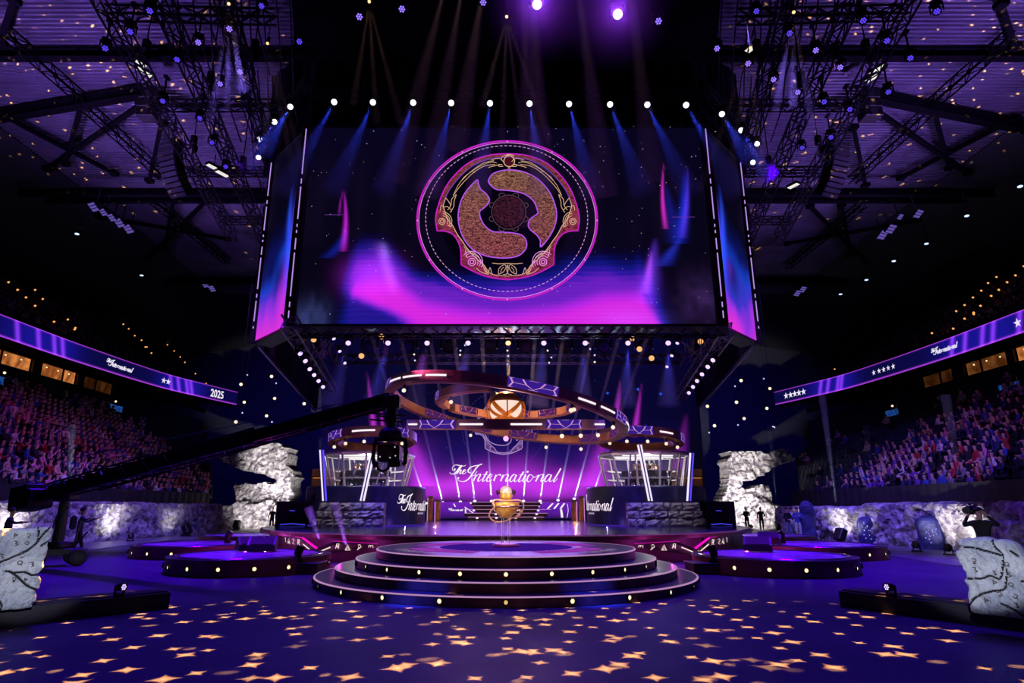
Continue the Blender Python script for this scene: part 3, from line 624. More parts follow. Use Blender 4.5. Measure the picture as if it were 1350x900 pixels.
# ================================================================== BACK LED WALL
YB = 46.0
BX0, BX1, BY0, BY1 = 424, 910, 438, 662
def back_content(X, Y):
    wob = (vnoise(X / 30, Y / 25, 31) - .5) * 22
    c = np.zeros(X.shape + (3,)); base = ramp(np.clip((Y - 438) / 224, 0, 1), [(0, (4, 3, 22)), (.5, (6, 5, 44)), (.75, (24, 10, 92)), (1, (70, 20, 120))]); c += base * (gauss(X, 667, 190) * .9 + .35)[..., None]
    g = gauss(Y + wob * .4, 643 - 10 * gauss(X, 667, 60), 15 + 7 * gauss(X, 667, 80)) * sstep(520, 600, X) * sstep(815, 735, X); c += g[..., None] * np.array([lin(206), lin(52), lin(226)]) * .85
    g = gauss(X, 556, 20) * gauss(Y, 622, 34) + gauss(X, 785, 22) * gauss(Y, 625, 32); c += .32 * g[..., None] * np.array([lin(150), lin(40), lin(200)])
    def fl(x0, y0, x1, y1, w):
        tt = np.clip((Y - y0) / (y1 - y0), 0, 1); return (Y > y0) * (Y < y1) * np.exp(-((X - x0 - (x1 - x0) * tt) / (w * (.2 + tt))) ** 2) * tt ** .6
    f = fl(484, 490, 494, 572, 3.2) + fl(500, 520, 506, 575, 2) + fl(536, 560, 560, 640, 14) * .8 + .8 * fl(818, 500, 813, 545, 3) + fl(846, 505, 836, 575, 3.2) + .7 * fl(800, 565, 782, 640, 14) + .4 * fl(905, 545, 890, 640, 10)
    c += f[..., None] * np.array([lin(200), lin(50), lin(215)]) * .9
    c *= (1 - .8 * sstep(652, 662, Y) * (1 - .6 * gauss(X, 667, 60)))[..., None]
    return np.clip(c, 0, 1.2)
bw = thing('led_wall', 'wide LED wall behind the stage glowing magenta with white script', 'screen', (0, 0, 0))
led_grid('display', lambda u, v: atY(BX0 + (BX1 - BX0) * u, BY0 + (BY1 - BY0) * v, YB), 220, 110, lambda U, V: back_content(BX0 + (BX1 - BX0) * U, BY0 + (BY1 - BY0) * V), bw)
c0, c1 = atY(BX0, BY1, YB), atY(BX1, BY0, YB); MB().box(((c0.x + c1.x) / 2, YB + .2, (c0.z + c1.z) / 2), (c1.x - c0.x + .5, .3, c1.z - c0.z + .3)).build('casing', BLACK, bw)
WHITE = emis('script_white', S(252, 236, 252), 1.0)
mb = MB(); draw_logo(mb, lambda u, v: atY(593 + 149 * u, 612 + 149 * v, YB - .02), .0125); mb.build('script', WHITE, bw, fix=False)
mb = MB(); fb = lambda x, y: atY(664 + (x - 528) * .0967, 566 + (y - 452) * .0967 * 1.06, YB - .02); fb2 = lambda x, y: atY(664 + (x - 528) * .0967, 566 + (y - 452) * .1025, YB - .03)
for P, Q in ((OUT, INN), (mir(OUT), mir(INN))):
    n = len(P); mb.add([fb(*p) for p in P] + [fb(*p) for p in Q], [(i, i + 1, n + i + 1, n + i) for i in range(n - 1)], 1); stroke(mb, fb2, P, 9, mi=0); stroke(mb, fb2, Q, 7, mi=0)
for B_ in (BL1, BL2): stroke(mb, fb2, B_, 9, True, mi=0)
for k in range(70): stroke(mb, fb2, ellipse((526, 460), 560, 510, 2, 2 * PI * k / 70, 2 * PI * k / 70 + .04), 5, False, False, mi=2)
mb.build('emblem', [emis('wall_emblem_line', S(186, 150, 214), .9), tex_emis('wall_emblem_band', S(70, 40, 110), S(160, 110, 180), 2, .9), emis('wall_emblem_dash', S(110, 70, 160), .8)], bw, fix=False)
mb = MB(); rr = random.Random(9)
for k in range(90): poly(mb, lambda a, b: atY(a, b, YB - .015), star_pts((rr.uniform(430, 905), rr.uniform(442, 600)), rr.choice([.5, .7, 1.0]), 4, .45))
for x, y in ((801, 518), (841, 513), (871, 519), (852, 562)): poly(mb, lambda a, b: atY(a, b, YB - .015), star_pts((x, y), 3, 4, .3), 1)
o = mb.build('star_speck', [emis('speck_blue', S(90, 80, 170), .8), emis('speck_bright', S(40, 90, 230), 1.)], bw, fix=False); o['kind'] = 'stuff'
# ================================================================== STEPS UP TO THE WALL
st = thing('stage_steps', 'lit flight of steps at the back of the main stage', 'steps', (0, 44.0, ZD))
STEPM = mat('step_board', S(60, 34, 50), .4, nscale=3)
for k in range(5):
    z = .24 * k; w = 5.0 + .55 * k; t = MB().bbox((0, -1.4 + .42 * k, z + .12), (w, .46, .24), .012).build('step', STEPM, st)
    MB().box((0, -1.63 + .42 * k, z + .225), (w, .03, .03)).build('edge_strip', emis('step_line', S(224, 150, 220), .75), t)
    for q in range(4):
        if k in (0, 2, 4) or q % 2:
            x = (-1.9 + 1.27 * q) * (1 + .07 * k); MB().sphere((x, -1.7 + .42 * k, z + .16), (.09, .05, .055), 10, 6).build('step_light', emis('step_white', S(250, 235, 250), 1.), t)
WP = screen_mat('ramp_display', 1.)
def ramp_cont(U, V):
    c = ramp(np.clip(V + .3 * (vnoise(U * 6, V * 4, 44) - .5), 0, 1), [(0, (120, 30, 190)), (.6, (84, 24, 150)), (1, (40, 14, 84))]); return c
for sx, w in ((-1, 'crowded stand side'), (1, 'sparse stand side')):
    r = thing('ramp_screen', 'violet screen panel flanking the back steps with white marks, ' + w, 'screen', (0, 0, 0))
    xs = (618, 572, 634) if sx < 0 else (716, 762, 700)
    A = [atY(xs[1], 661.5, 43.4), atY(xs[0], 661.5, 43.4), atY(xs[2], 683, 43.0), atY(xs[1], 683, 43.0)]
    bil = lambda u, v, A=A: (A[0] * (1 - u) + A[1] * u) * (1 - v) + (A[3] * (1 - u) + A[2] * u) * v
    led_grid('display', bil, 24, 12, ramp_cont, r, WP)
    mb = MB(); mb.add([bil(u, v) + Vector((0, d, 0)) for d in (.02, .5) for u, v in ((0, 0), (1, 0), (1, 1), (0, 1))], [(4, 5, 6, 7), (0, 1, 5, 4), (1, 2, 6, 5), (2, 3, 7, 6), (3, 0, 4, 7)]); mb.build('casing', BLACK, r)
    mb = MB(); fp = lambda u, v, b=bil: b(u, v) + Vector((0, -.02, 0))
    if sx < 0:
        draw_logo(mb, lambda u, v: fp(.36 + .36 * u, .38 + 1.1 * v), .03)
        stroke(mb, fp, [(.80, .3), (.93, .75)], .03, pen=False); stroke(mb, fp, [(.80, .4), (.74, .7), (.80, .95), (.93, .9)], .03)
        stroke(mb, fp, [(.55, .1), (.56, .3)], .03)
    else:
        for k in range(3): stroke(mb, fp, [(.70 - .16 * k, .08), (.76 - .16 * k, .42)], .05)
        stroke(mb, fp, [(.42, .45), (.34, .95)], .05); stroke(mb, fp, [(.30, .1), (.24, .5), (.24, .95)], .012)
    mb.build('white_mark', WHITE, r, fix=False)
    for i, px in enumerate((567, 577)):
        p = atY(px if sx < 0 else 1334 - px, 684, 41.0); h = 1.45 - .25 * i
        t = thing('column_post', ('taller' if i == 0 else 'shorter') + ' orange-lit post beside the back steps, ' + w, 'post', (p.x, 41.0, ZD))
        MB().bbox((0, 0, h / 2), (.3, .3, h), .03).build('shaft', mat('orange_post', S(150, 84, 62), .6, nscale=3), t); MB().bbox((0, 0, h + .04), (.36, .36, .08), .02).build('cap', LIPM, t); MB().box((-sx * -.17, -.12, h / 2), (.03, .04, h)).build('edge_strip', emis('post_line', S(214, 150, 240), .9), t)
# ================================================================== TROPHY
GOLD = mat('trophy_gold', S(236, 190, 104), .38, .45, col2=S(190, 130, 60), nscale=6)
tr = thing('trophy', 'golden shield trophy with orb and thin rings on clear legs', 'trophy', (0, 16.6, .775))
MB().lathe([(0, 0), (.36, 0), (.37, .03), (.30, .075), (0, .08)], 32).build('plinth', mat('trophy_plinth', S(214, 120, 150), .3, .6, nscale=4), tr, smooth=False)
CLEAR = mat('clear_acrylic', (.5, .45, .6), .05, nscale=3); CLEAR.node_tree.nodes['Principled BSDF'].inputs['Alpha'].default_value = .3
for x, y in ((-.11, -.05), (.10, -.05), (-.06, .08), (.05, .08)): MB().cyl((x, y, .08), (x, y, .95), .012, n=8).build('leg', CLEAR, tr)
pt = lambda px, py, dy=0.: atY(px, py, 16.6 + dy) - Vector((0, 16.6, .775))
mb = MB(); prof = [(.02, 683), (.12, 681.5), (.21, 678), (.29, 672.5), (.335, 667.5), (.35, 663.5), (.335, 661.5), (.30, 662.5)]
mb.lathe([(r, pt(667, py).z) for r, py in prof], 36); mb.build('bowl', GOLD, tr, smooth=True)
mb = MB(); zz = pt(667, 667.5).z; mb.lathe([(.325, zz - .02), (.355, zz - .01), (.355, zz + .015), (.325, zz + .02)], 36, closed=True); mb.build('bowl_band', mat('trophy_silver', S(220, 205, 225), .2, 1., nscale=5), tr, smooth=True)
zo = pt(667, 648.5).z; MB().sphere((0, 0, zo), .165, 24, 16).build('orb', mat('trophy_orb', S(230, 216, 220), .25, .35, col2=S(226, 180, 120), nscale=3), tr, smooth=True)
mb = MB(); mb.lathe([(.17, zo - .05), (.175, zo - .12), (.13, zo - .2), (.10, pt(667, 660).z), (.2, pt(667, 662).z)], 24); mb.build('orb_cup', GOLD, tr, smooth=True)
for sx in (-1, 1):
    mb = MB(); mb.tube([(sx * .13, .06, zo - .02), (sx * .19, .05, zo + .02), (sx * .215, .03, zo + .01), (sx * .225, 0, zo - .07)], [.05, .055, .05, .015], 8); mb.build('horn', mat('trophy_horn', S(60, 30, 50), .3, .8, nscale=5), tr, smooth=True)
for L in ([(650, 661), (655, 658.5), (668, 660), (684, 659), (690, 665), (688, 674), (678, 681), (664, 687), (652, 687), (645, 680), (648, 672), (652, 669)], [(651, 659.5), (649, 664), (654, 673), (666, 681), (680, 682), (687, 676), (684, 672)]):
    P = smooth_path(L, 5, len(L) > 8); n = len(P); mb = MB(); mb.tube([pt(x, y, -.28 * math.cos(2 * PI * i / n)) for i, (x, y) in enumerate(P)], .022, 6, len(L) > 8); mb.build('ring', mat('trophy_ring', S(244, 190, 160), .3, .3, nscale=5), tr, smooth=True)
# ================================================================== PLAYER BOOTHS
DRUM = mat('booth_drum', S(34, 30, 70), .35, 0, col2=S(24, 20, 54), nscale=2, spec=.5)
FRAMEW = mat('booth_frame', S(226, 222, 228), .4, .2, nscale=4)
GLASS = mat('booth_glass', (.6, .6, .7), .05, nscale=2); GLASS.node_tree.nodes['Principled BSDF'].inputs['Alpha'].default_value = .07
TUBEW = emis('tube_white', S(226, 214, 255), 1.25); TUBEB = emis('tube_blue', S(90, 70, 255), 1.1)
BLOCK = mat('stone_block', S(150, 142, 150), .85, 0, col2=S(104, 98, 108), nscale=5, bump=.5, bscale=9)
SCRN = emis('monitor_glow', S(90, 110, 190), .7); AMBS = emis('shelf_amber', S(214, 134, 60), .8)
ROOFW = emis('booth_ceiling', S(196, 186, 206), .55)
BW = ('crowded stand side', 'sparse stand side')
BC = (-7.05, 32.3); BR = 2.95; ZP = 2.72
def rough_block(mb, c, d, seed, mi=0):
    r = random.Random(seed); x, y, z = d[0] / 2, d[1] / 2, d[2] / 2; n = 4; j = .07 * d[2]
    P = {}; 
    for i in range(n + 1):
        for k in range(n + 1):
            u, w = -1 + 2 * i / n, -1 + 2 * k / n; e = max(abs(u), abs(w)) > .99
            P[i, k] = (c[0] + u * x + r.uniform(-j, j) * .5, c[1] - y + (r.uniform(.02, .08) if e else r.uniform(-.05, .03)), c[2] + w * z + r.uniform(-j, j) * .5)
    ids = {}; vs = []
    for q, p in P.items(): ids[q] = len(vs); vs.append(p)
    b = len(vs); vs += [(c[0] + u * x, c[1] + y, c[2] + w * z) for u, w in ((-1, -1), (1, -1), (1, 1), (-1, 1))]
    fs = [(ids[i, k], ids[i + 1, k], ids[i + 1, k + 1], ids[i, k + 1]) for i in range(n) for k in range(n)]
    E = [[ids[i, 0] for i in range(n + 1)], [ids[n, k] for k in range(n + 1)], [ids[n - i, n] for i in range(n + 1)], [ids[0, n - k] for k in range(n + 1)]]
    for q in range(4): fs.append(tuple(E[q][::-1]) + (b + q, b + (q + 1) % 4))
    fs.append((b + 3, b + 2, b + 1, b)); mb.add(vs, fs, mi)
for si, sx in enumerate((-1, 1)):
    w = BW[si]; bx = sx * abs(BC[0]); by = BC[1]
    bt = thing('player_booth', 'glass team booth on a dark round drum beside the stage, ' + w, 'booth', (bx, by, ZD))
    L = lambda p: Vector(p) - Vector((bx, by, ZD))
    mb = MB(); mb.lathe([(BR - .05, 0), (BR, .04), (BR, ZP - ZD - .06), (BR - .04, ZP - ZD), (0, ZP - ZD)], 96); dr = mb.build('drum', DRUM, bt, smooth=False)
    mb = MB(); mb.lathe([(BR + .03, .0), (BR + .045, .03), (BR + .03, .05)], 96); mb.build('base_strip', emis('drum_strip', S(86, 44, 190), .5), dr, fix=False)
    def fd(u, v, s_=sx):  # the words wrap round the drum
        a = (math.radians(41) if s_ < 0 else math.radians(-41 - 64)) + math.radians(64) * u; z = 2.36 - v * 5.0 - ZD
        return Vector(((BR + .012) * math.sin(a), -(BR + .012) * math.cos(a), z))
    mb = MB(); draw_logo(mb, fd, .016); mb.build('script', WHITE, dr, fix=False)
    mb = MB()
    for k in range(5): a = sx * -1 * (1.22 + .05 * k); mb.lathe([(BR + .01, .52), (BR + .01, .60)], 2, a0=a - .017, a1=a + .017)
    mb.build('small_print', emis('print_grey', S(190, 180, 214), .8), dr, fix=False)
    # pod: slanted mullions, glass, ceiling
    n = 12; r0, r1, z0, z1 = 1.95, 2.3, ZP - ZD, 4.28 - ZD
    pd = MB()
    ring = lambda r, z: [Vector((r * math.sin(2 * PI * (i + .3) / n), -r * math.cos(2 * PI * (i + .3) / n), z)) for i in range(n)]
    A_, B_ = ring(r0, z0), ring(r1, z1)
    for i in range(n): pd.beam(A_[i], B_[i], .09, .06); pd.beam(B_[i], B_[(i + 1) % n], .10, .09); pd.beam(A_[i], A_[(i + 1) % n], .08, .08)
    for i in range(0, n, 2):
        q = (A_[i] * .5 + A_[(i + 1) % n] * .5); pd.beam(q, B_[(i + 1) % n] * .8 + B_[i] * .2, .06, .05)
    fr = pd.build('booth_frame', FRAMEW, bt)
    g = MB(); g.add(A_ + B_, [(i, (i + 1) % n, n + (i + 1) % n, n + i) for i in range(n)]); g.build('glazing', GLASS, fr)
    rf = MB(); rf.add(B_ + [b + Vector((0, 0, .14)) for b in B_], [tuple(range(n)), tuple(range(2 * n - 1, n - 1, -1))] + [(i, (i + 1) % n, n + (i + 1) % n, n + i) for i in range(n)]); rf_ = rf.build('roof', mat('booth_roof', S(120, 112, 124), .6, nscale=3), bt)
    cl = MB()
    for k in range(3): cl.box((0, -1.1 + 1.0 * k, z1 - .05), (3.0 - .5 * abs(k - 1), .12, .05))
    cl.build('ceiling_light', emis('booth_tube', S(244, 232, 240), 1.3), rf_)
    sh = MB()
    for k in range(2): sh.lathe([(1.8, z0 + .35 + .45 * k), (1.9, z0 + .35 + .45 * k), (1.9, z0 + .42 + .45 * k), (1.8, z0 + .42 + .45 * k)], 16, a0=PI - 1.3, a1=PI + 1.3, closed=True)
    sh.build('back_shelf', FRAMEW, bt)
    # desk with five places
    dk_ = thing('player_desk', 'curved white desk inside the team booth, ' + w, 'desk', (bx, by - .2, ZP))
    mb = MB(); mb.lathe([(1.0, .38), (1.55, .38), (1.55, .44), (1.0, .44)], 24, a0=-1.25, a1=1.25, closed=True); mb.build('desk_top', FRAMEW, dk_)
    for k in range(3): a = -1.0 + k; MB().beam((1.3 * math.sin(a), -1.3 * math.cos(a), 0), (1.3 * math.sin(a), -1.3 * math.cos(a), .38), .12).build('leg', BLACK, dk_)
    for k in range(5):
        a = -1.05 + .525 * k; c = Vector((bx + 1.3 * math.sin(a), by - .2 - 1.3 * math.cos(a), ZP + .44))
        o = thing('monitor', 'black monitor on the booth desk, place %s from the stage centre, %s' % (('first', 'second', 'third', 'fourth', 'fifth')[4 - k if sx < 0 else k], w), 'monitor', c, a, 'booth monitors')
        MB().bbox((0, 0, .20), (.5, .03, .28), .01).build('housing', BLACK, o); MB().box((0, .02, .20), (.46, .01, .25)).build('display', SCRN, o); MB().beam((0, 0, 0), (0, 0, .1), .04).build('stand', BLACK, o)
    # tube pairs standing in front
    TP = [((424, 593), (428, 663), 29.6), ((491, 598), (477, 663), 29.4)] if sx < 0 else [((843, 586), (858, 664), 29.4), ((912, 597), (908, 664), 29.6)]
    for k, (t_, b_, yy) in enumerate(TP):
        far = (k == 0) if sx < 0 else (k == 1)
        a, b = atY(*b_, yy), atY(*t_, yy); a.z = 1.95; yy = 29.05; a, b = atY(*b_, yy), atY(*t_, yy); a.z = 1.97; o = thing('light_tube', ('upright' if far else 'slanting') + ' pair of glowing white tubes before the team booth, ' + w, 'light tube', a)
        d = Vector((.11, 0, 0))
        for s_, m_ in ((-1, TUBEW), (1, TUBEW if not far else TUBEB)): MB().tube([d * s_ * .6, b - a + d * s_ * .6], .045, 8).build('tube', m_, o)
        MB().beam((0, .08, 0), b - a + Vector((0, .08, 0)), .26, .05).build('back_rail', BLACK, o); MB().bbox((0, .04, .03), (.34, .2, .06), .01).build('foot', BLACK, o)
    # grey block wall
    x0, x1 = (atY(413, 690, 29.0).x, atY(507, 690, 29.0).x) if sx < 0 else (atY(827, 690, 29.0).x, atY(930, 690, 29.0).x)
    bw_ = MB(); r = random.Random(3 + si); zz = 0
    for row, h in enumerate((.36, .34, .36)):
        x = x0 + (.12 * row if sx < 0 else 0); xe = x1 - (.12 * row if sx > 0 else 0)
        while x < xe - .12:
            L_ = min(r.uniform(.3, .72), xe - x)
            if xe - x - L_ < .15: L_ = xe - x
            rough_block(bw_, (x + L_ / 2 , 29.03 + r.uniform(-.03, .03), ZD + zz + h / 2), (L_ - .03, .5, h - .03), r.random()); x += L_
        zz += h
    o = bw_.build('stone_wall', BLOCK); tag(o, 'low wall of grey stone blocks in front of the team booth, ' + w, 'stone wall')
    # dark wing boxes at the stage end
    xa, xb = (366, 411) if sx < 0 else (927, 970)
    a, b = atY(xa, 658, 30.5), atY(xb, 690, 30.5)
    wg = thing('stage_cabinet', 'black cabinet with blue-lit panel at the outer end of the stage, ' + w, 'cabinet', ((a.x + b.x) / 2, 30.5, ZD))
    W = b.x - a.x; MB().bbox((0, .3, .55), (W, .8, 1.15), .03).build('body', BLACK, wg); MB().bbox((sx * W * .3, -.12, .58), (W * .34, .06, 1.1), .02).build('side_panel', mat('cabinet_side', S(34, 22, 30), .5, nscale=4), wg)
    m = MB(); m.tube([(-.5 * W * .8 + .1, -.14, .06), (0, -.14, .10), (W * .34, -.14, .05)], .025, 6); m.tube([(-.2, -.14, .7), (.05, -.14, .68)], .02, 6); m.build('glow_line', emis('cabinet_blue', S(70, 64, 230), .9), wg)
    # canopy: short ring over the booth
    # caster shelf glowing amber behind the booth
    px = 432 if sx < 0 else 905
    a = atY(px, 640, 35.2); sf = thing('amber_shelf', 'amber-lit shelf unit behind the team booth, ' + w, 'shelf', (a.x, 35.2, ZP - 1.2))
    MB().bbox((0, .1, 1.3), (1.9, .1, 2.0), .02).build('back_panel', mat('shelf_back', S(120, 70, 40), .6, nscale=2), sf)
    for k in range(3): MB().box((0, -.1, .75 + .55 * k), (1.9, .4, .06)).build('shelf_board', BLACK, sf); MB().box((0, -.02, .70 + .55 * k), (1.7, .05, .04)).build('light_strip', AMBS, sf)
    r = random.Random(8)
    for k in range(7): x = -.8 + .26 * k; MB().bbox((x, -.1, .78 + .14), (.14, .14, .28 - .03 * (k % 3)), .02).build('ornament', mat('shelf_ornament', S(190, 130, 60), .4, .5, nscale=5), sf)
# ================================================================== HANGING RINGS AND ORB
RINGO = mat('ring_outer', S(140, 100, 112), .4, .15, col2=S(112, 78, 92), nscale=1.5)
RINGI = mat('ring_inner', S(196, 134, 92), .45, .2, col2=S(160, 102, 74), nscale=1.5)
BARW = emis('ring_bar', S(255, 232, 246), 1.15)
PATP = emis('ring_pattern', S(66, 34, 160), .7); PATL = emis('ring_outline', S(222, 160, 224), .8); PATI = emis('ring_pattern_gold', S(92, 40, 120), .6)
RCEN = Vector((0, 28, 5.9))
def ring_thing(name, label, R, h, th, c, tilt, bars, pats, lamps, cat='hanging ring', segs=None, inner=True):
    t = thing(name, label, cat, c); M = tilt.to_matrix() if hasattr(tilt, 'to_matrix') else tilt; t.rotation_euler = M.to_euler()
    segs = segs or [(-PI, PI)]
    for a0, a1 in segs:
        mb = MB(); full = a1 - a0 > 6.28
        n = int(96 * (a1 - a0) / (2 * PI)); prof = [(R, h * .5), (R, -h * .38), (R - th * .35, -h * .5), (R - th, -h * .42), (R - th, h * .38), (R - th * .7, h * .5)]
        mb.lathe(prof, n, a0=a0, a1=a1 if not full else a0 + 2 * PI, closed=True)
        mi = []
        for k in range(len(mb.f)): q = k % 6; mi.append(0 if q in (0, 5, 4) and q != 4 else 1)
        mb.m = mi
        mb.build('band', [RINGO, RINGI], t, smooth=False)
    for a0, a1 in bars: MB().lathe([(R + .012, -h * .06), (R + .03, -h * .04), (R + .03, h * .10), (R + .012, h * .12)], 8, a0=a0, a1=a1, closed=True).build('light_bar', BARW, t)
    for a0, a1 in pats:
        for Rr, sgn, mm in ((R + .02, 1, PATP), (R - th - .02, -1, PATI)):
            fn = lambda u, v, Rr=Rr, d=0: Vector((Rr * math.sin(a0 + (a1 - a0) * u), -Rr * math.cos(a0 + (a1 - a0) * u), h * (.46 - .84 * v)))
            m = MB(); k = 8; m.add([fn(i / k, v) for i in range(k + 1) for v in (0, 1)], [(2 * i, 2 * i + 1, 2 * i + 3, 2 * i + 2) for i in range(k)])
            f2 = lambda u, v, Rr=Rr, s_=sgn: Vector(((Rr + .012 * s_) * math.sin(a0 + (a1 - a0) * u), -(Rr + .012 * s_) * math.cos(a0 + (a1 - a0) * u), h * (.46 - .84 * v)))
            W = .035
            for LL in ([(.02, .05), (.5, .05), (.98, .05)], [(.02, .95), (.5, .95), (.98, .95)], [(.04, .05), (.10, .5), (.04, .95)], [(.96, .05), (.90, .5), (.96, .95)], [(.28, .05), (.36, .55), (.5, .9), (.64, .55), (.72, .05)], [(.10, .5), (.34, .55)], [(.66, .55), (.90, .5)], [(.5, .9), (.5, .95)]): stroke(m, f2, LL, W, sm=False, mi=1)
            m.build('pattern_panel', [mm, PATL if sgn > 0 else RINGI], t, fix=False)
    for a in lamps:
        p = Vector(((R - th * .5) * math.sin(a), -(R - th * .5) * math.cos(a), -h * .5))
        y = MB().beam(p, p - Vector((0, 0, .18)), .05).box(p - Vector((0, 0, .06)), (.12, .12, .1)).build('lamp_bracket', BLACK, t)
        MB().sphere(p - Vector((0, 0, .24)), .085, 12, 8).build('lamp_bulb', emis('ring_lamp', S(255, 226, 200), 1.2), y)
    return t
def basis(ex, ey):
    ex = Vector(ex).normalized(); ey = (Vector(ey) - ex * ex.dot(Vector(ey))).normalized(); return Matrix((ex, ey, ex.cross(ey))).transposed()
tiltA = basis((5.54, 0, -.92), (0, 5.5, -.34))
ring_thing('hanging_ring', 'largest tilted ring of violet panels and white light bars above the stage', 5.5, .46, .42, RCEN, tiltA, [(-1.12, -.92), (-.88, -.66), (-.62, -.44), (.52, .68), (.74, .92), (1.18, 1.3), (1.36, 1.5), (2.4, 2.6)], [(-1.38, -1.16), (.0, .36), (.94, 1.16), (-2.5, -2.2), (2.0, 2.3), (2.8, 3.1), (-3.0, -2.75), (1.55, 1.8)], [.5, 1.0, -.9, 2.3, 2.7, -2.3, -2.8])
ring_thing('hanging_ring', 'level middle ring seen edge-on just below the golden orb', 4.4, .42, .36, (0, 28, 5.36), basis((1, 0, 0), (0, 1, .128)), [(-1.25, -.98), (-.42, -.2), (.04, .32), (.98, 1.26), (1.3, 1.5)], [(-.94, -.46), (.36, .76), (1.34, 1.56), (-1.57, -1.3)], [.55, .8, 1.2])
ring_thing('hanging_ring', 'smallest upper ring with golden inner face round the orb', 3.3, .42, .4, (.1, 28, 6.36), basis((3.3, 0, -.1), (0, 3.3, -.145)), [], [(-1.5, -1.15), (2.2, 2.6), (2.75, 3.14), (-2.6, -2.2), (1.6, 1.9)], [-.9, 1.2], segs=[(-1.9, -.25), (.75, 4.2)])
for i, (x, y, z) in enumerate(((-4.9, 25.5, 6.8), (4.9, 25.5, 5.4), (0, 33.4, 5.7), (-2.9, 26.5, 6.6), (2.9, 26.5, 6.3), (0, 28, 6.9))):
    o = MB().tube([(x, y, z), (x * .95, y, 8.6)], .012, 5).build('suspension_cable', CABLE); tag(o, ('thin black cable holding the largest ring on the crowded stand side', 'thin black cable holding the largest ring on the sparse stand side', 'thin black cable holding the far edge of the largest ring', 'thin black cable holding the smallest ring on the crowded stand side', 'thin black cable holding the smallest ring on the sparse stand side', 'black cable from which the golden orb hangs')[i], 'cable')
ob = thing('golden_orb', 'glowing golden orb wrapped in bands, hanging inside the rings', 'orb', (0, 28, 6.0))
MB().sphere((0, 0, 0), .74, 32, 20).build('globe', emis('orb_glow', S(255, 222, 206), 1.0), ob, smooth=True)
OG = mat('orb_gold', S(222, 140, 50), .35, .6, col2=S(196, 112, 40), nscale=4, em=S(200, 104, 20), es=.35)
def band(r, w, ax, name='band', mm=None, th=.06):
    ax = Vector(ax).normalized(); R = ax.to_track_quat('Z', 'Y').to_matrix(); mb = MB(); mb.lathe([(r, -w / 2), (r + th, -w / 2), (r + th, w / 2), (r, w / 2)], 40, closed=True); mb.v = [tuple(R @ Vector(p)) for p in mb.v]; return mb.build(name, mm or OG, ob)
for a in ((.62, -.25, .75), (-.55, -.3, .8), (.25, -.55, .8), (-.2, -.8, .5)): band(.72, .14, a)
for a in ((.62, -.4, .75), (-.6, -.45, .8)): band(.735, .05, a, 'thin_band')
band(.76, .05, (1, .08, 0), 'seam_band', mat('orb_seam', S(60, 34, 20), .5, nscale=6), .03)
mb = MB(); mb.lathe([(.76, .36), (.78, .40), (.70, .52), (.52, .70), (.30, .83), (0, .88), (0, .8), (.50, .62), (.70, .42)], 32); mb.build('crown_cap', mat('orb_cap', S(170, 110, 70), .35, .7, nscale=5), ob, smooth=True)
MB().sphere((-.52, -.2, .62), (.2, .2, .22), 14, 10).build('cap_stud', mat('orb_stud', S(150, 130, 130), .3, .8, nscale=5), ob, smooth=True)
mb = MB(); P = [(.86 * math.cos(a), -.1, .86 * math.sin(a)) for a in np.linspace(PI * .72, PI * 1.35, 14)]; mb.tube(P, .05, 8); mb.build('side_arm', OG, ob, smooth=True)
P = [(.86 * math.cos(a), -.1, .86 * math.sin(a)) for a in np.linspace(-PI * .3, PI * .15, 10)]; MB().tube(P, .04, 8).build('side_arm', OG, ob, smooth=True)
mb = MB(); mb.lathe([(.5, -.74), (.62, -.66), (.60, -.62), (.47, -.70)], 32, closed=True); mb.build('lower_rim', emis('orb_rim', S(255, 210, 190), 1.), ob)
MB().sphere((0, -.1, -1.28), .12, 14, 10).build('lower_lamp', emis('orb_lamp', S(246, 160, 250), 1.6), ob)
# canopies over the booths
for si, sx in enumerate((-1, 1)):
    c = Vector((sx * 7.05, 33, atY(485, 580, 33).z)); ring_thing('booth_canopy', 'partial bronze ring hanging over the team booth, ' + BW[si], 2.3, .5, .5, c, basis((1, 0, -.06 if sx > 0 else .05), (0, 1, -.1)), [(-.25 + (.5 if sx > 0 else 0), .25 + (.35 if sx > 0 else 0))], [(-1.1, -.5), (.55, 1.1)] if sx < 0 else [(-.5, .1), (.9, 1.3)], [-1.0, -.5, 0, .5, 1.0], 'canopy', [(-PI, PI)])
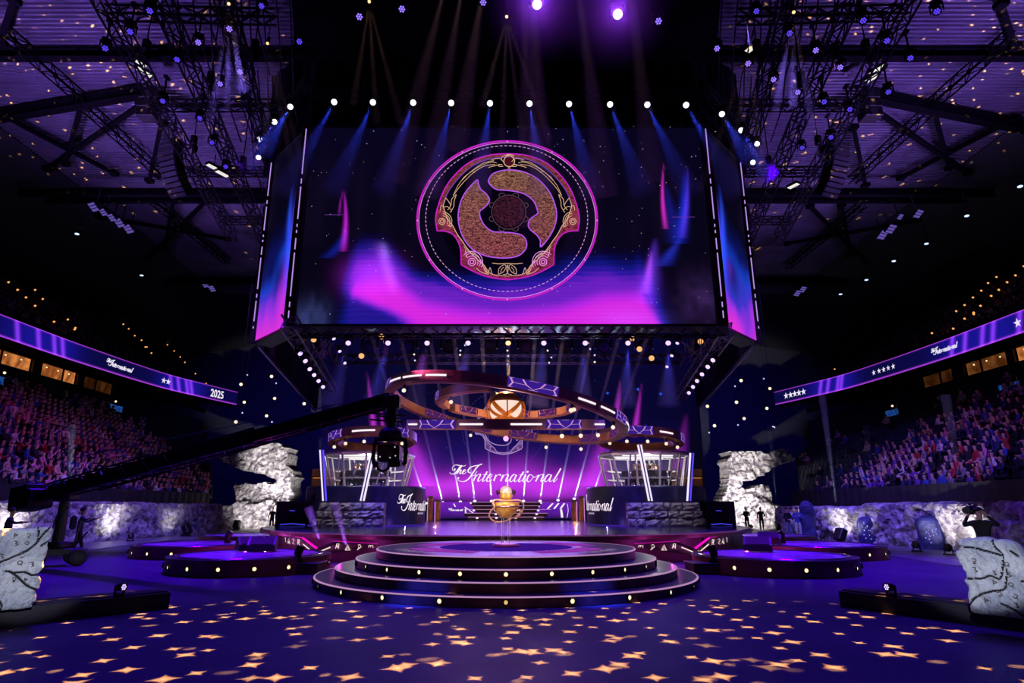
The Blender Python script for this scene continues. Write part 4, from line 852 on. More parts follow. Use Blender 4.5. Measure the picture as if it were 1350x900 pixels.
# ================================================================== SATELLITE PLATFORMS
CHROME = mat('platform_rim', S(120, 112, 130), .2, .8, nscale=6)
PDISC = mat('platform_disc', S(176, 96, 214), .25, 0, col2=S(120, 60, 170), nscale=1.2)
MAROON = mat('platform_skirt', S(168, 72, 96), .45, .05, col2=S(140, 60, 82), nscale=1.5)
plats = [(-7.45, 19.1, 2.25, 'nearest'), (-11.6, 24.6, 2.3, 'middle'), (-12.6, 32.0, 2.4, 'farthest'), (7.7, 18.9, 2.25, 'nearest'), (11.5, 24.2, 2.35, 'middle'), (12.6, 31.5, 2.3, 'farthest')]
for x, y, R, wh in plats:
    w = BW[0] if x < 0 else BW[1]; t = thing('round_platform', wh + ' low round platform with amber lamps in its skirt, ' + w, 'platform', (x, y, 0)); H = .42
    m = MB(); m.lathe([(0, H), (R, H), (R, H - .04), (R - .02, H - .04), (R, .02), (R, 0)], 80); m.m = [0 if k % 5 == 0 else 1 for k in range(len(m.f))]; sk = m.build('skirt', [TREAD, MAROON], t)
    m = MB(); m.lathe([(R - .35, H), (R - .30, H + .035), (R - .22, H + .035), (R - .18, H)], 80); m.build('rim', CHROME, t, smooth=True)
    m = MB(); m.lathe([(0, H + .012), (R - .36, H + .012)], 64); m.build('inlay', PDISC, t)
    off = math.atan2(-x, y) * .6
    for k in range(16): face_lamp(t, R, off + (k - 7.5) * .39, .2, .05)
BOXM = mat('console_box', S(96, 50, 66), .5, nscale=3)
for i, (px0, px1, yb, yy, lab) in enumerate([(372, 415, 757, 17.6, 'low dark box joining the nearest platform to the round stage, crowded stand side'), (918, 962, 757, 17.6, 'low dark box joining the nearest platform to the round stage, sparse stand side')]):
    a, b = atZ(px0, yb, 0), atZ(px1, yb, 0); o = thing('connecting_box', lab, 'box', ((a.x + b.x) / 2, a.y + .45, 0)); MB().bbox((0, 0, .13), (b.x - a.x + .1, .9, .26), .02).build('body', BOXM, o); MB().bbox((0, 0, .27), (b.x - a.x + .14, .94, .03), .01).build('lid', BLACK, o)
def wedge(loc, rz, lab, s=1., cat='stage monitor'):
    o = thing('stage_monitor', lab, cat, loc, rz); m = MB(); m.prism([(-.3, 0), (.3, 0), (.3, .2), (-.05, .45), (-.3, .45)], lambda u, v, d: (d * s, u * s, v * s), -.45, .45); m.build('cabinet', BLACK, o)
    m = MB(); m.prism([(-.26, 0), (.26, 0), (.26, .02), (-.26, .02)], lambda u, v, d: (d * s, (.125 + u * .35 / .6 * 1.1) * s, (.325 - u * .25 / .6 * 1.05 + v) * s), -.38, .38); m.build('grille', mat('speaker_grille', (.012, .012, .014), .7, .3, nscale=40), o); return o
for px, py, yy, rz, lab in [(330, 728, 20.3, .6, 'black wedge monitor on the nearest platform, crowded stand side'), (345, 730, 20.0, .2, 'second black wedge monitor beside the first, crowded stand side'), (1000, 728, 20.0, -.4, 'black wedge monitor on the nearest platform, sparse stand side'), (1016, 720, 24.0, -.5, 'black wedge monitor on the middle platform, sparse stand side')]:
    p = atY(px, py, yy); wedge((p.x, yy, .46), rz + PI, lab, .9)
# ================================================================== FRONT LEDGES AND RUNE SLABS
LEDGE = mat('ledge_board', S(34, 26, 42), .7, 0, col2=S(26, 20, 34), nscale=2)
SLAB = mat('slab_stone', S(196, 198, 206), .85, 0, col2=S(140, 146, 164), nscale=2.2, bump=.9, bscale=4)
CRACK = mat('slab_crack', S(44, 40, 46), .9, nscale=8); RUNE = mat('slab_rune', S(80, 70, 60), .8, nscale=10)
ledges = {}
for sx, (a, b), w in ((-1, ((-6.03, 11.91), (-7.57, 10.05)), BW[0]), (1, ((6.07, 12.08), (7.52, 9.75)), BW[1])):
    a = Vector((*a, 0)); b = Vector((*b, 0)); t = (b - a).normalized(); nrm = Vector((t.y, -t.x, 0)) * (1 if sx < 0 else -1)
    if nrm.x * sx < 0: nrm = -nrm
    e = a + t * 6.5; H = .27; g = thing('ledge', 'long low dark ledge at the near edge of the show floor, ' + w, 'ledge', a)
    W = .75; P = [Vector(), e - a, e - a + nrm * W, nrm * W]; m = MB(); m.prism([(p.x, p.y) for p in P], lambda u, v, d: (u, v, d), 0, H); bd = m.build('body', LEDGE, g)
    m = MB(); m.prism([(p.x, p.y) for p in (nrm * .12, e - a + nrm * .12, e - a + nrm * (W - .1), nrm * (W - .1))], lambda u, v, d: (u, v, d), H, H + .02); m.build('lid', BLACK, g)
    ledges[sx] = (a, t, nrm, H)
def inpoly(x, y, P):
    c = False; j = len(P) - 1
    for i in range(len(P)):
        if (P[i][1] > y) != (P[j][1] > y) and x < (P[j][0] - P[i][0]) * (y - P[i][1]) / (P[j][1] - P[i][1]) + P[i][0]: c = not c
        j = i
    return c
def fract(p, H=.9, o=5): return noise.fractal(p, H, 2.1, o)
def rune_set(k):
    return [[[(0, .1), (.5, 0), (.8, .3), (.5, .6), (.2, .45)], [(.2, .9), (.7, .85)]], [[(0, 0), (.6, .1), (.3, .5), (.8, .7), (.3, 1)]], [[(.1, 0), (.1, 1)], [(.1, .2), (.7, .5), (.1, .7)]], [[(.5, .05), (.1, .4), (.5, .8), (.9, .4), (.5, .05)], [(.6, .6), (.9, 1)]]][k % 4]
def slab(sx, outline, cracks, runes, sc, org, fn, label, th=.32):
    """outline in trace units; fn maps them to the front face plane"""
    t = thing('rune_slab', label, 'stone slab', org); P = smooth_path(outline, 3, True); n = len(P)
    cx = sum(p[0] for p in P) / n; cy = sum(p[1] for p in P) / n; m = MB(); layers = [(.96, 0.0), (1.0, -.06), (.99, -.2), (.93, -th)]
    sh = lambda k: [(p[0] - k * nrm_[0], p[1] - k * nrm_[1]) for p, nrm_ in zip(P, nrms)]
    nrms = []
    for i in range(n):
        a_, b_ = P[i - 1], P[(i + 1) % n]; dx, dy = b_[0] - a_[0], b_[1] - a_[1]; q_ = math.hypot(dx, dy) or 1; nrms.append((dy / q_, -dx / q_))
    vs = []; fs = []
    for s_, d in layers: vs += [fn(cx + (p[0] - cx) * s_ * .99, cy + (p[1] - cy) * s_ * .99, d) for p in P]
    for k in range(len(layers) - 1): fs += [(k * n + i, k * n + (i + 1) % n, (k + 1) * n + (i + 1) % n, (k + 1) * n + i) for i in range(n)]
    fs.append(tuple(range(len(layers) * n - 1, (len(layers) - 1) * n - 1, -1))); m.add(vs, fs)
    # carved front face: grid with grooves along the cracks
    CL = [smooth_path(L, 4) for L in cracks]; st_ = 8.5; x0, x1 = min(p[0] for p in P), max(p[0] for p in P); y0, y1 = min(p[1] for p in P), max(p[1] for p in P); gx, gy = int((x1 - x0) / st_), int((y1 - y0) / st_)
    SG = [(np.array(L[:-1]), np.array(L[1:])) for L in CL]; A_ = np.concatenate([q[0] for q in SG]); B_ = np.concatenate([q[1] for q in SG]); D_ = B_ - A_; LL = (D_ ** 2).sum(1) + 1e-9
    OA = np.array(P); OB = np.roll(OA, -1, 0); OD = OB - OA; OL = (OD ** 2).sum(1) + 1e-9
    def dist(x, y, A, D, Ln): q = np.array([x, y]); t = np.clip(((q - A) * D).sum(1) / Ln, 0, 1); return float(np.sqrt((((A + D * t[:, None]) - q) ** 2).sum(1).min()))
    ids = {}; gv = []; gm = []; gf = []; near = {}
    for i in range(gx + 1):
        for k in range(gy + 1):
            x, y = x0 + st_ * i, y0 + st_ * k
            if not inpoly(x, y, P): continue
            dc = dist(x, y, A_, D_, LL); do = dist(x, y, OA, OD, OL); pn = Vector((x * .006, y * .006, 3.1 * sx)); near[i, k] = dc
            d = .055 + .028 * fract(pn * 1.5) + .02 * fract(pn * 4) - .05 * math.exp(-(dc / 9) ** 2) + .02 * math.exp(-(dc / 40) ** 2) - .06 * math.exp(-do / 14); ids[i, k] = len(gv); gv.append(fn(x, y, d))
    for i in range(gx):
        for k in range(gy):
            q = [(i, k), (i + 1, k), (i + 1, k + 1), (i, k + 1)]
            if all(c in ids for c in q): gf.append(tuple(ids[c] for c in q)); gm.append(1 if min(near[c] for c in q) < 3.2 else 0)
    o_ = len(m.v); m.v += [tuple(v) for v in gv]; m.f += [tuple(j + o_ for j in f) for f in gf]; m.m += gm
    b = m.build('stone_body', [SLAB, CRACK], t, smooth=False)
    m = MB()
    for x, y, k, s_ in runes:
        for L in rune_set(k): stroke(m, lambda u, v: fn(u, v, .075), [(x + u * s_ * .85, y + v * s_ * .8) for u, v in L], 7.5)
    m.build('rune_carving', RUNE, b, fix=False); return t
a, t_, nr, H = ledges[1]
p0 = atZ(1283, 808, H); o0 = Vector((p0.x, p0.y, H)); sc = .0127 / 8.575
tilt = Vector((nr.x * .12, nr.y * .12, 1)).normalized()
slab(1, [(45, 135), (110, 108), (170, 105), (270, 85), (350, 110), (430, 105), (510, 140), (545, 230), (580, 300), (620, 430), (660, 500), (700, 600), (730, 700), (740, 812), (600, 812), (300, 812), (100, 812), (85, 730), (70, 640), (95, 580), (60, 510), (90, 470), (40, 350), (15, 250), (60, 205)],
     [[(60, 190), (200, 200), (340, 235), (420, 260)], [(350, 110), (380, 190), (430, 260), (410, 360), (380, 470), (300, 450), (230, 480), (110, 492)], [(440, 380), (430, 480), (400, 560), (300, 590), (180, 640), (90, 735)], [(360, 690), (460, 740), (570, 820)], [(700, 740), (600, 800), (565, 812)], [(620, 470), (550, 475)], [(545, 260), (500, 210)]],
     [(165, 300, 0, 60), (165, 380, 1, 60), (330, 400, 1, 50), (320, 480, 2, 60), (430, 310, 3, 60), (440, 400, 1, 60), (440, 490, 3, 60), (340, 590, 0, 60), (460, 590, 3, 60), (230, 650, 2, 60), (470, 670, 1, 50), (390, 750, 0, 50), (530, 770, 1, 50)], sc, o0,
     lambda x, y, d: t_ * ((x - 100) * sc * 1.0) + tilt * ((812 - y) * sc) - nr * d, 'pale carved rune slab standing on the ledge on the sparse stand side')
a, t_2, nr2, H = ledges[-1]
p0 = atZ(40, 801, H); o1 = Vector((p0.x, p0.y, H)); s2 = .0128 / 8.18; tl2 = Vector((0, 0, 1))
slab(-1, [(-420, 60), (-200, 100), (0, 95), (120, 100), (215, 90), (310, 88), (348, 120), (340, 200), (320, 250), (332, 330), (318, 410), (325, 480), (285, 535), (325, 590), (315, 670), (290, 690), (312, 740), (308, 790), (275, 800), (275, 845), (0, 845), (-420, 845)],
     [[(310, 95), (260, 160), (220, 240), (150, 310), (0, 385), (-120, 430)], [(0, 485), (60, 500), (140, 570), (200, 630), (300, 685)], [(80, 510), (170, 510), (230, 540), (290, 535)], [(215, 100), (228, 210)], [(0, 740), (35, 800), (30, 845)], [(330, 220), (260, 270)]],
     [(20, 140, 2, 50), (30, 215, 1, 55), (120, 150, 0, 50), (115, 220, 3, 50), (95, 330, 0, 55), (85, 395, 3, 60), (195, 420, 1, 50), (70, 550, 0, 50), (170, 560, 2, 40), (-60, 330, 1, 55), (-120, 200, 3, 55)], s2, o1,
     lambda x, y, d: -t_2 * ((x - 275) * s2) + tl2 * ((845 - y) * s2) - nr2 * d, 'pale carved rune slab cut off at the near corner on the crowded stand side')
# ================================================================== ROCK BARRIERS, STANDING STONES, ROCK FORMATIONS
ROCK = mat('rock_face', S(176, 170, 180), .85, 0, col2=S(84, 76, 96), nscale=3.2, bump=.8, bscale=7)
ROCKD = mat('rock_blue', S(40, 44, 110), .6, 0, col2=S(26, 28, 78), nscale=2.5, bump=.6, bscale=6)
def crag(p, k=1.0):
    ds, ps = noise.voronoi(p * k); return min(1., (ds[1] - ds[0]) * 3.0) * .22 + .34 * noise.noise(ps[0] * 5.3)
def ridged(p): return noise.ridged_multi_fractal(p, .9, 2.0, 5, 1.0, 2.0)
def rock_barrier(a, b, h, th, label, seed, grp):
    a, b = Vector(a), Vector(b); L = (b - a).length; t = (b - a) / L; nr = Vector((-t.y, t.x, 0)); nx = max(8, int(L / .085)); nz = 24; mb = MB(); vs = []
    for side in (0, 1):
        for i in range(nx + 1):
            for k in range(nz + 1):
                u, v = i / nx, k / nz; p = a + t * (u * L) + Vector((0, 0, v * h)); sd = p * 1.0 + Vector((seed, 0, 0))
                e = min(1, min(u, 1 - u) * L / .18, (1 - v) * h / .12 + .15)
                d = (crag(sd + Vector((0, 0, .35 * fract(sd * 1.2))), 1.05) * .75 + .4 * crag(sd * 1.0, 2.9) + .07 * fract(sd * 3.5)) * e + .08 * e
                q = p + nr * (d if side == 0 else -th); q.z = max(0, q.z + (.07 * fract(sd * 1.3) if k == nz else 0)); vs.append(q)
    W = nz + 1; N_ = (nx + 1) * W; fs = []
    for i in range(nx):
        for k in range(nz):
            q = i * W + k; fs.append((q, q + 1, q + W + 1, q + W)); fs.append((N_ + q, N_ + q + W, N_ + q + W + 1, N_ + q + 1))
        q = i * W + nz; fs.append((q, N_ + q, N_ + q + W, q + W))
    for i in (0, nx):
        for k in range(nz): q = i * W + k; fs.append((q, q + 1, N_ + q + 1, N_ + q) if i == 0 else (q, N_ + q, N_ + q + 1, q + 1))
    mb.add(vs, fs); o = mb.build('rock_barrier', ROCK, smooth=False); tag(o, label, 'rock barrier', grp); return o
ordn = ('first', 'second', 'third', 'fourth', 'fifth', 'sixth', 'seventh')
LB = [(-20.6, 22.5), (-20.9, 26.4), (-21.3, 31.0), (-21.3, 35.6), (-21.2, 41.2), (-21.0, 47.2)]
RB = [(17.0, 20.0), (17.7, 23.2), (18.5, 27.6), (18.1, 32.2), (17.6, 37.0), (17.9, 42.0)]
for i in range(5):
    rock_barrier((*LB[i + 1], 0), (*LB[i], 0), 2.0, .5, ordn[i] + ' rough rock barrier from the camera along the crowded stand', 10 * i, 'rock barriers')
    rock_barrier((*RB[i], 0), (*RB[i + 1], 0), 1.95 if i < 3 else 1.8, .5, ordn[i] + ' rough rock barrier from the camera along the sparse stand', 100 + 10 * i, 'rock barriers')
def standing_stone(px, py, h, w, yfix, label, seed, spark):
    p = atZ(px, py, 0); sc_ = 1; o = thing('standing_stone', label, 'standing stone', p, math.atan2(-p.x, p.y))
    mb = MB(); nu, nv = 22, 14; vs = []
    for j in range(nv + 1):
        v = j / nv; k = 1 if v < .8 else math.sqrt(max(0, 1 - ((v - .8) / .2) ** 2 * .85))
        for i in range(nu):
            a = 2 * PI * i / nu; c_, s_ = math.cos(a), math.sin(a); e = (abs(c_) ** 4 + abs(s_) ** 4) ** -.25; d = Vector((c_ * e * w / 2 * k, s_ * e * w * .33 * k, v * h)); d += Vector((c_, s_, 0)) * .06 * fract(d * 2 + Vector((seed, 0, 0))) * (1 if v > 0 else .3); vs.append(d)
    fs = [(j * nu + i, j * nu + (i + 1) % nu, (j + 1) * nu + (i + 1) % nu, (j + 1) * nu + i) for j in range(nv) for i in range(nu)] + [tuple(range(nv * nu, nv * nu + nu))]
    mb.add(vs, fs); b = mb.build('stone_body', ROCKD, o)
    if spark:
        m = MB(); r = random.Random(seed)
        for k in range(14):
            x, z = r.uniform(-.3, .3) * w, r.uniform(.15, .8) * h; fn = lambda u, v, x=x, z=z: Vector((x + u, -w * .33 - .085, z + v)); poly(m, fn, [(q[0], q[1]) for q in star_pts((0, 0), .035, 4, .5)])
        m.build('glint', emis('stone_glint', S(170, 160, 255), 1.), b, fix=False)
    return o
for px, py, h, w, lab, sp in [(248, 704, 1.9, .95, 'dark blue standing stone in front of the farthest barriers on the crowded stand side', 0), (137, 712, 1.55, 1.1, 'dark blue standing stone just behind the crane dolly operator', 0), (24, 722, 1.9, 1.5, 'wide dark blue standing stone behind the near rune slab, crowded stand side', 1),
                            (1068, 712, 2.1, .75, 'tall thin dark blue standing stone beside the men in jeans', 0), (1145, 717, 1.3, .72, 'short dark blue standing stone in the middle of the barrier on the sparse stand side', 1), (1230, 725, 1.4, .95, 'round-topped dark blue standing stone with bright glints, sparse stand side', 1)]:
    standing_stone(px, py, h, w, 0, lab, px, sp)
def rock_mask(name, label, org, mask, x0, x1, z1, depth, seed, res=.10):
    """solid rock cut to a silhouette: mask(x,z) gives the half depth or 0"""
    nx, nz = int((x1 - x0) / res), int(z1 / res); D = {}
    for i in range(nx + 1):
        for k in range(nz + 1):
            x, z = x0 + i * res, k * res; j = Vector((x * .9, seed, z * .9)); D[i, k] = mask(x + .28 * fract(j * 1.1), z + .22 * fract(j * 1.1 + Vector((9, 0, 0))))
    ids = {}; vs = []; fs = []
    def vid(i, k, s_):
        if (i, k, s_) not in ids:
            x, z = x0 + i * res, k * res; d = max(D.get((i, k), 0), .15); p = Vector((x, seed, z)); y = -s_ * (d * .8 + 1.5 * crag(p + Vector((0, 0, .5 * fract(p * .7))), .6) + .9 * crag(p, 1.5) + .12 * fract(p * 2.5)); ids[i, k, s_] = len(vs); vs.append((x + .06 * fract(p * 3), y if s_ > 0 else depth, z)); 
        return ids[i, k, s_]
    cell = lambda i, k: 0 <= i < nx and 0 <= k < nz and min(D[i, k], D[i + 1, k], D[i, k + 1], D[i + 1, k + 1]) > 0
    for i in range(nx):
        for k in range(nz):
            if not cell(i, k): continue
            fs.append((vid(i, k, 1), vid(i + 1, k, 1), vid(i + 1, k + 1, 1), vid(i, k + 1, 1))); fs.append((vid(i, k, -1), vid(i, k + 1, -1), vid(i + 1, k + 1, -1), vid(i + 1, k, -1)))
            for di, dk, a, b in ((-1, 0, (i, k), (i, k + 1)), (1, 0, (i + 1, k + 1), (i + 1, k)), (0, -1, (i + 1, k), (i, k)), (0, 1, (i, k + 1), (i + 1, k + 1))):
                if not cell(i + di, k + dk): fs.append((vid(*a, 1), vid(*b, 1), vid(*b, -1), vid(*a, -1)))
    m = MB(); m.add(vs, fs); o = m.build(name, ROCK, loc=org, smooth=False); tag(o, label, 'rock formation'); return o
ka = lambda P, o_: [((q := atY(px, py, 54)).x - o_.x, q.z) for px, py in P]
oL = Vector((atZ(338, 696, 0).x, 54, 0)); oL.x = atY(338, 690, 54).x
topL = ka([(288, 606), (312, 594), (345, 589), (372, 584), (385, 592), (389, 612), (384, 628), (374, 634), (345, 626), (320, 616), (300, 610)], oL)
colL = ka([(376, 612), (388, 610), (392, 640), (391, 664), (384, 690), (372, 690), (378, 650)], oL); midL = ka([(313, 638), (364, 638), (376, 628), (378, 664), (362, 664), (313, 664)], oL); lowL = ka([(288, 676), (300, 668), (316, 660), (336, 664), (360, 660), (380, 668), (388, 700), (288, 700)], oL)
def mL(x, z): return 1.2 if inpoly(x, z, topL) else (.9 if inpoly(x, z, lowL) else (.8 if inpoly(x, z, colL) else (.35 if inpoly(x, z, midL) else 0)))
rock_mask('rock_arch', 'tall floodlit rock arch with overhanging top at the far end on the crowded stand side', oL, mL, -4.2, 4.2, 8.4, 1.4, 3)
oR = Vector((atY(992, 690, 54).x, 54, 0))
topR = ka([(952, 594), (975, 596), (1005, 597), (1036, 594), (1039, 608), (1018, 617), (998, 628), (978, 634), (962, 634), (955, 616)], oR)
lowR = ka([(940, 676), (955, 640), (975, 645), (996, 640), (1012, 642), (1016, 664), (1030, 672), (1040, 700), (940, 700)], oR); postR = ka([(956, 620), (975, 628), (972, 650), (956, 650)], oR)
def mR(x, z): return 1.2 if inpoly(x, z, topR) else (.85 if inpoly(x, z, lowR) else (.7 if inpoly(x, z, postR) else 0))
rock_mask('rock_arch', 'tall floodlit rock arch with a flat top at the far end, sparse stand side', oR, mR, -4.2, 4.4, 8.0, 1.4, 7)
# floor lamps at the foot of the rocks
def uplight(x, y, tx, ty, label, big=False, tz=1.2):
    o = thing('rock_uplight', label, 'floor lamp', (x, y, 0), math.atan2(-(tx - x), ty - y)); s_ = 1.5 if big else 1.
    MB().bbox((0, 0, .04 * s_), (.34 * s_, .26 * s_, .08 * s_), .02).build('base', BLACK, o); m = MB(); m.bbox((0, -.02, .30 * s_), (.34 * s_, .24 * s_, .40 * s_) if big else (.26, .2, .26), .04, Matrix.Rotation(-.5, 3, 'X')); m.build('head', BLACK, o)
    for q in (-1, 1): MB().beam((q * .17 * s_, 0, .05), (q * .17 * s_, 0, .32 * s_), .03).build('bracket', STEEL, o)
    return o
# ================================================================== STANDS
CONC = mat('stand_step', S(34, 32, 44), .8, nscale=1.5); FASC = mat('stand_front', S(16, 14, 26), .7, nscale=2)
NR = 18
def row_pos(sx, i):
    x0, dx = (-22.6, -.66) if sx < 0 else (19.6, .80)
    return x0 + dx * i, 2.1 + .42 * i
for sx, w in ((-1, 'crowded'), (1, 'sparse')):
    mb = MB(); ya, yb = 20, 42.0 if sx > 0 else 47.0; prof = []
    for i in range(NR):
        x, z = row_pos(sx, i); dx = .66 if sx < 0 else .8; prof += [(x - sx * dx * .45, z - .42 if i else 0), (x - sx * dx * .45, z)]
    xe, ze = row_pos(sx, NR); prof += [(xe, ze - .42), (xe, 0)]
    mb.prism(prof, lambda u, v, d: (u, d if d < 30 else min(abs(u) / (.462 if sx > 0 else .466), 60), v), ya, yb); o = mb.build('seating_stand', CONC); tag(o, 'stepped lower seating stand on the ' + w + ' side of the floor', 'stand')
    # fabric front rail
    x, z = row_pos(sx, 0); mb = MB(); n = 90; mb.add([(x - sx * .75 + .03 * math.sin(i * 2.2), ya + (yb - ya) * i / n, zz) for zz in (1.2, 2.75) for i in range(n + 1)], [(i, i + 1, n + 2 + i, n + 1 + i) for i in range(n)])
    mb.add([(x - sx * .7 + .03 * math.sin(i * 2.2), ya + (yb - ya) * i / n, zz) for zz in (1.2, 2.75) for i in range(n + 1)], [(i, i + 1, n + 2 + i, n + 1 + i) for i in range(n)])
    o = mb.build('front_drape', FASC); tag(o, 'dark pleated cloth hung along the front of the ' + w + ' stand', 'cloth')
    # upper stand
    mb = MB(); prof = [(sx * 34.9, 15.0)]
    for i in range(16): prof += [(sx * (35.2 + .8 * i), 14.6 + .6 * i), (sx * (35.2 + .8 * (i + 1)), 14.6 + .6 * i)]
    prof += [(sx * 51, 24), (sx * 51, 13.4), (sx * 34.9, 13.4)]; mb.prism(prof, lambda u, v, d: (u, d, v), 26, 72); o = mb.build('upper_stand', mat('upper_step', S(14, 12, 20), .8, nscale=2)); tag(o, 'dark steep upper seating stand above the ribbon screen, ' + w + ' side', 'stand')
    mb = MB(); xw = sx * 35.9; mb.box((sx * 36.3, 46, 10.2), (.2, 56, 3.0)); mb.box((sx * 36.3, 46, 12.98), (.2, 56, .6))
    o = mb.build('wall_left' if 0 else ('trim_4' if sx < 0 else 'trim_5'), FASC); tag(o, 'dark band of wall above and below the suite windows, ' + w + ' side', 'wall', kind='structure')
    wins = [(33.5, 40.6), (41.2, 46.2), (47.0, 51.3), (52.0, 56.3)] if sx < 0 else [(33.5, 38.5), (39.1, 42.8), (43.4, 47.8), (49.0, 53.0)]
    for k, (a, b) in enumerate(wins):
        nm = 'window_%d' % (k + 1 + (4 if sx > 0 else 0)); t = thing(nm, '%s amber-lit suite window from the camera below the ribbon screen, %s side' % (ordn[k], w), 'window', (sx * 36.2, (a + b) / 2, 11.2), 0, kind='structure')
        L = b - a; am = 1.5 if (sx < 0 and k < 3) or (sx > 0 and k in (0, 1)) else (.35 if sx > 0 and k == 2 else .12)
        m = bpy.data.materials.get('suite_glow_%d' % int(am * 100)) or tex_emis('suite_glow_%d' % int(am * 100), tuple(c * am for c in S(120, 62, 26)), tuple(c * am for c in S(214, 132, 70)), .5, .8)
        m.name = 'suite_glow_%d' % int(am * 100)
        MB().box((sx * .3, 0, .75), (.05, L, 1.5)).build('lit_interior', m, t)
        fr = MB(); 
        for z in (0, 1.5): fr.box((0, 0, z), (.12, L + .1, .08))
        for q in (-.5, -.12 if k % 2 else .08, .5): fr.box((0, q * L, .75), (.12, .09, 1.5))
        fr.build('window_frame', BLACK, t)
        if am > .3:
            for q in range(3): MB().sphere((sx * .2, (-.3 + .3 * q) * L, 1.25), .06, 8, 6).build('ceiling_lamp', emis('suite_lamp', S(255, 226, 170), 1.3), t)
    for k, (a, b) in enumerate(zip([w_[1] for w_ in wins[:-1]], [w_[0] for w_ in wins[1:]])):
        o = MB().bbox((sx * 36.2, (a + b) / 2, 11.9), (.3, b - a, 1.7), .05).build('suite_pier', FASC); tag(o, '%s dark pier between suite windows, %s side' % (ordn[k], w), 'pier')
    # ribbon LED board
    plan = [(34.3, 24), (34.5, 32), (34.55, 40), (34.5, 48.3), (33.75, 58.8), (32.4, 64.5), (30.75, 70)]
    P = smooth_path(plan, 8); acc = [0]
    for p, q in zip(P[:-1], P[1:]): acc.append(acc[-1] + math.dist(p, q))
    T = acc[-1]; xs_, ys_ = [p[0] for p in P], [p[1] for p in P]
    def rib(s, v, d=0., sx=sx, acc=acc, xs_=xs_, ys_=ys_): return Vector((sx * (float(np.interp(s, acc, xs_)) - d), float(np.interp(s, acc, ys_)), 14.5 - 1.48 * v))
    def rib_s(px, acc=acc, xs_=xs_, ys_=ys_, sx=sx):  # arc position seen along column px
        best = min(range(2000), key=lambda k: abs((CX + FPX * sx * np.interp(k / 2000 * T, acc, xs_) / (np.interp(k / 2000 * T, acc, ys_) * _c + (13.5 - HC) * _s)) - px)); return best / 2000 * T
    rb = thing('ribbon_screen', 'long curved LED ribbon screen glowing blue with violet edges, ' + w + ' side', 'screen', (0, 0, 0))
    bars = [22, 50, 71, 82, 225, 235, 246, 252] if sx < 0 else [1082, 1092, 1105, 1110, 1256, 1273, 1296, 1310, 1345]
    bs = [rib_s(p) for p in bars]
    def rib_cont(U, V, bs=bs):
        s = U * T; c = np.zeros(U.shape + (3,)) + np.array([lin(10), lin(8), lin(64)]); near = np.zeros_like(U)
        for b in bs: near += gauss(s, b, 2.2) * .5; c += (gauss(s - (V - .5) * .5, b, .22) * .75)[..., None] * np.array([lin(150), lin(60), lin(250)])
        c += np.clip(near, 0, 1)[..., None] * np.array([lin(18), lin(12), lin(130)])
        e = gauss(V, 0, .035) + 1.2 * gauss(V, 1, .06); c += e[..., None] * np.array([lin(190), lin(70), lin(240)]) * .9
        return np.clip(c, 0, 1.2)
    led_grid('display', lambda u, v: rib(u * T, v), 420, 20, rib_cont, rb)
    mb = MB(); k = 60; mb.add([rib(T * i / k, v, d) for i in range(k + 1) for v, d in ((-.05, -.08), (-.05, -.7), (1.25, -.7), (1.05, -.05))], [(4 * i + a, 4 * i + (a + 1) % 4, 4 * i + 4 + (a + 1) % 4, 4 * i + 4 + a) for i in range(k) for a in range(4)]); mb.build('casing', FASC, rb)
    mb = MB()
    if sx < 0:
        s0, s1 = rib_s(139), rib_s(175); draw_logo(mb, lambda u, v: rib(s0 + (s1 - s0) * u, .22 + v * 2.6, .03), .03)
        tx = [('2025', 277, 294)]
    else:
        s0, s1 = rib_s(1229), rib_s(1255); draw_logo(mb, lambda u, v: rib(s0 + (s1 - s0) * u * 1.35, .25 + v * 2.4, .03), .03); tx = []
        for ps, r_ in (([1037, 1043, 1048.5, 1054, 1060], .2), ([1153, 1160, 1166, 1172, 1178.5], .2), ([1343], .26)):
            for p in ps: s_ = rib_s(p); m_ = MB(); poly(m_, lambda a, b: rib(a, b, .03), [(q[0], .5 + (q[1] - .5) * .7) for q in star_pts((s_, .5), r_ * (1.9 if p < 1100 else 1.3))]); m_.build('star_mark', emis('ribbon_white', S(236, 230, 250), 1.), rb, fix=False)
    if sx < 0:
        for p in (215, 221): s_ = rib_s(p); m_ = MB(); poly(m_, lambda a, b: rib(a, b, .03), [(q[0], .5 + (q[1] - .5) * .6) for q in star_pts((s_, .5), .36)]); m_.build('star_mark', emis('ribbon_white', S(236, 230, 250), 1.), rb, fix=False)
    mb.build('white_lettering', emis('ribbon_white', S(236, 230, 250), 1.), rb, fix=False)
    for txt, pa, pb in tx:
        cu = bpy.data.curves.new('year_number', 'FONT'); cu.body = txt; cu.size = 1; cu.offset = .025
        to = bpy.data.objects.new('year_number', cu); C.objects.link(to); bpy.context.view_layer.update()
        me = bpy.data.meshes.new_from_object(to.evaluated_get(bpy.context.evaluated_depsgraph_get())); C.objects.unlink(to); bpy.data.objects.remove(to)
        X = [v.co.x for v in me.vertices]; Yv = [v.co.y for v in me.vertices]; s0, s1 = rib_s(pa), rib_s(pb)
        for v in me.vertices:
            u = (v.co.x - min(X)) / (max(X) - min(X)); q = (v.co.y - min(Yv)) / (max(Yv) - min(Yv)); v.co = rib(s0 + (s1 - s0) * u, .80 - .58 * q, .03)
        me.materials.clear(); me.materials.append(emis('ribbon_white', S(236, 230, 250), 1.)); yo = bpy.data.objects.new('year_number', me); C.objects.link(yo); yo.parent = rb
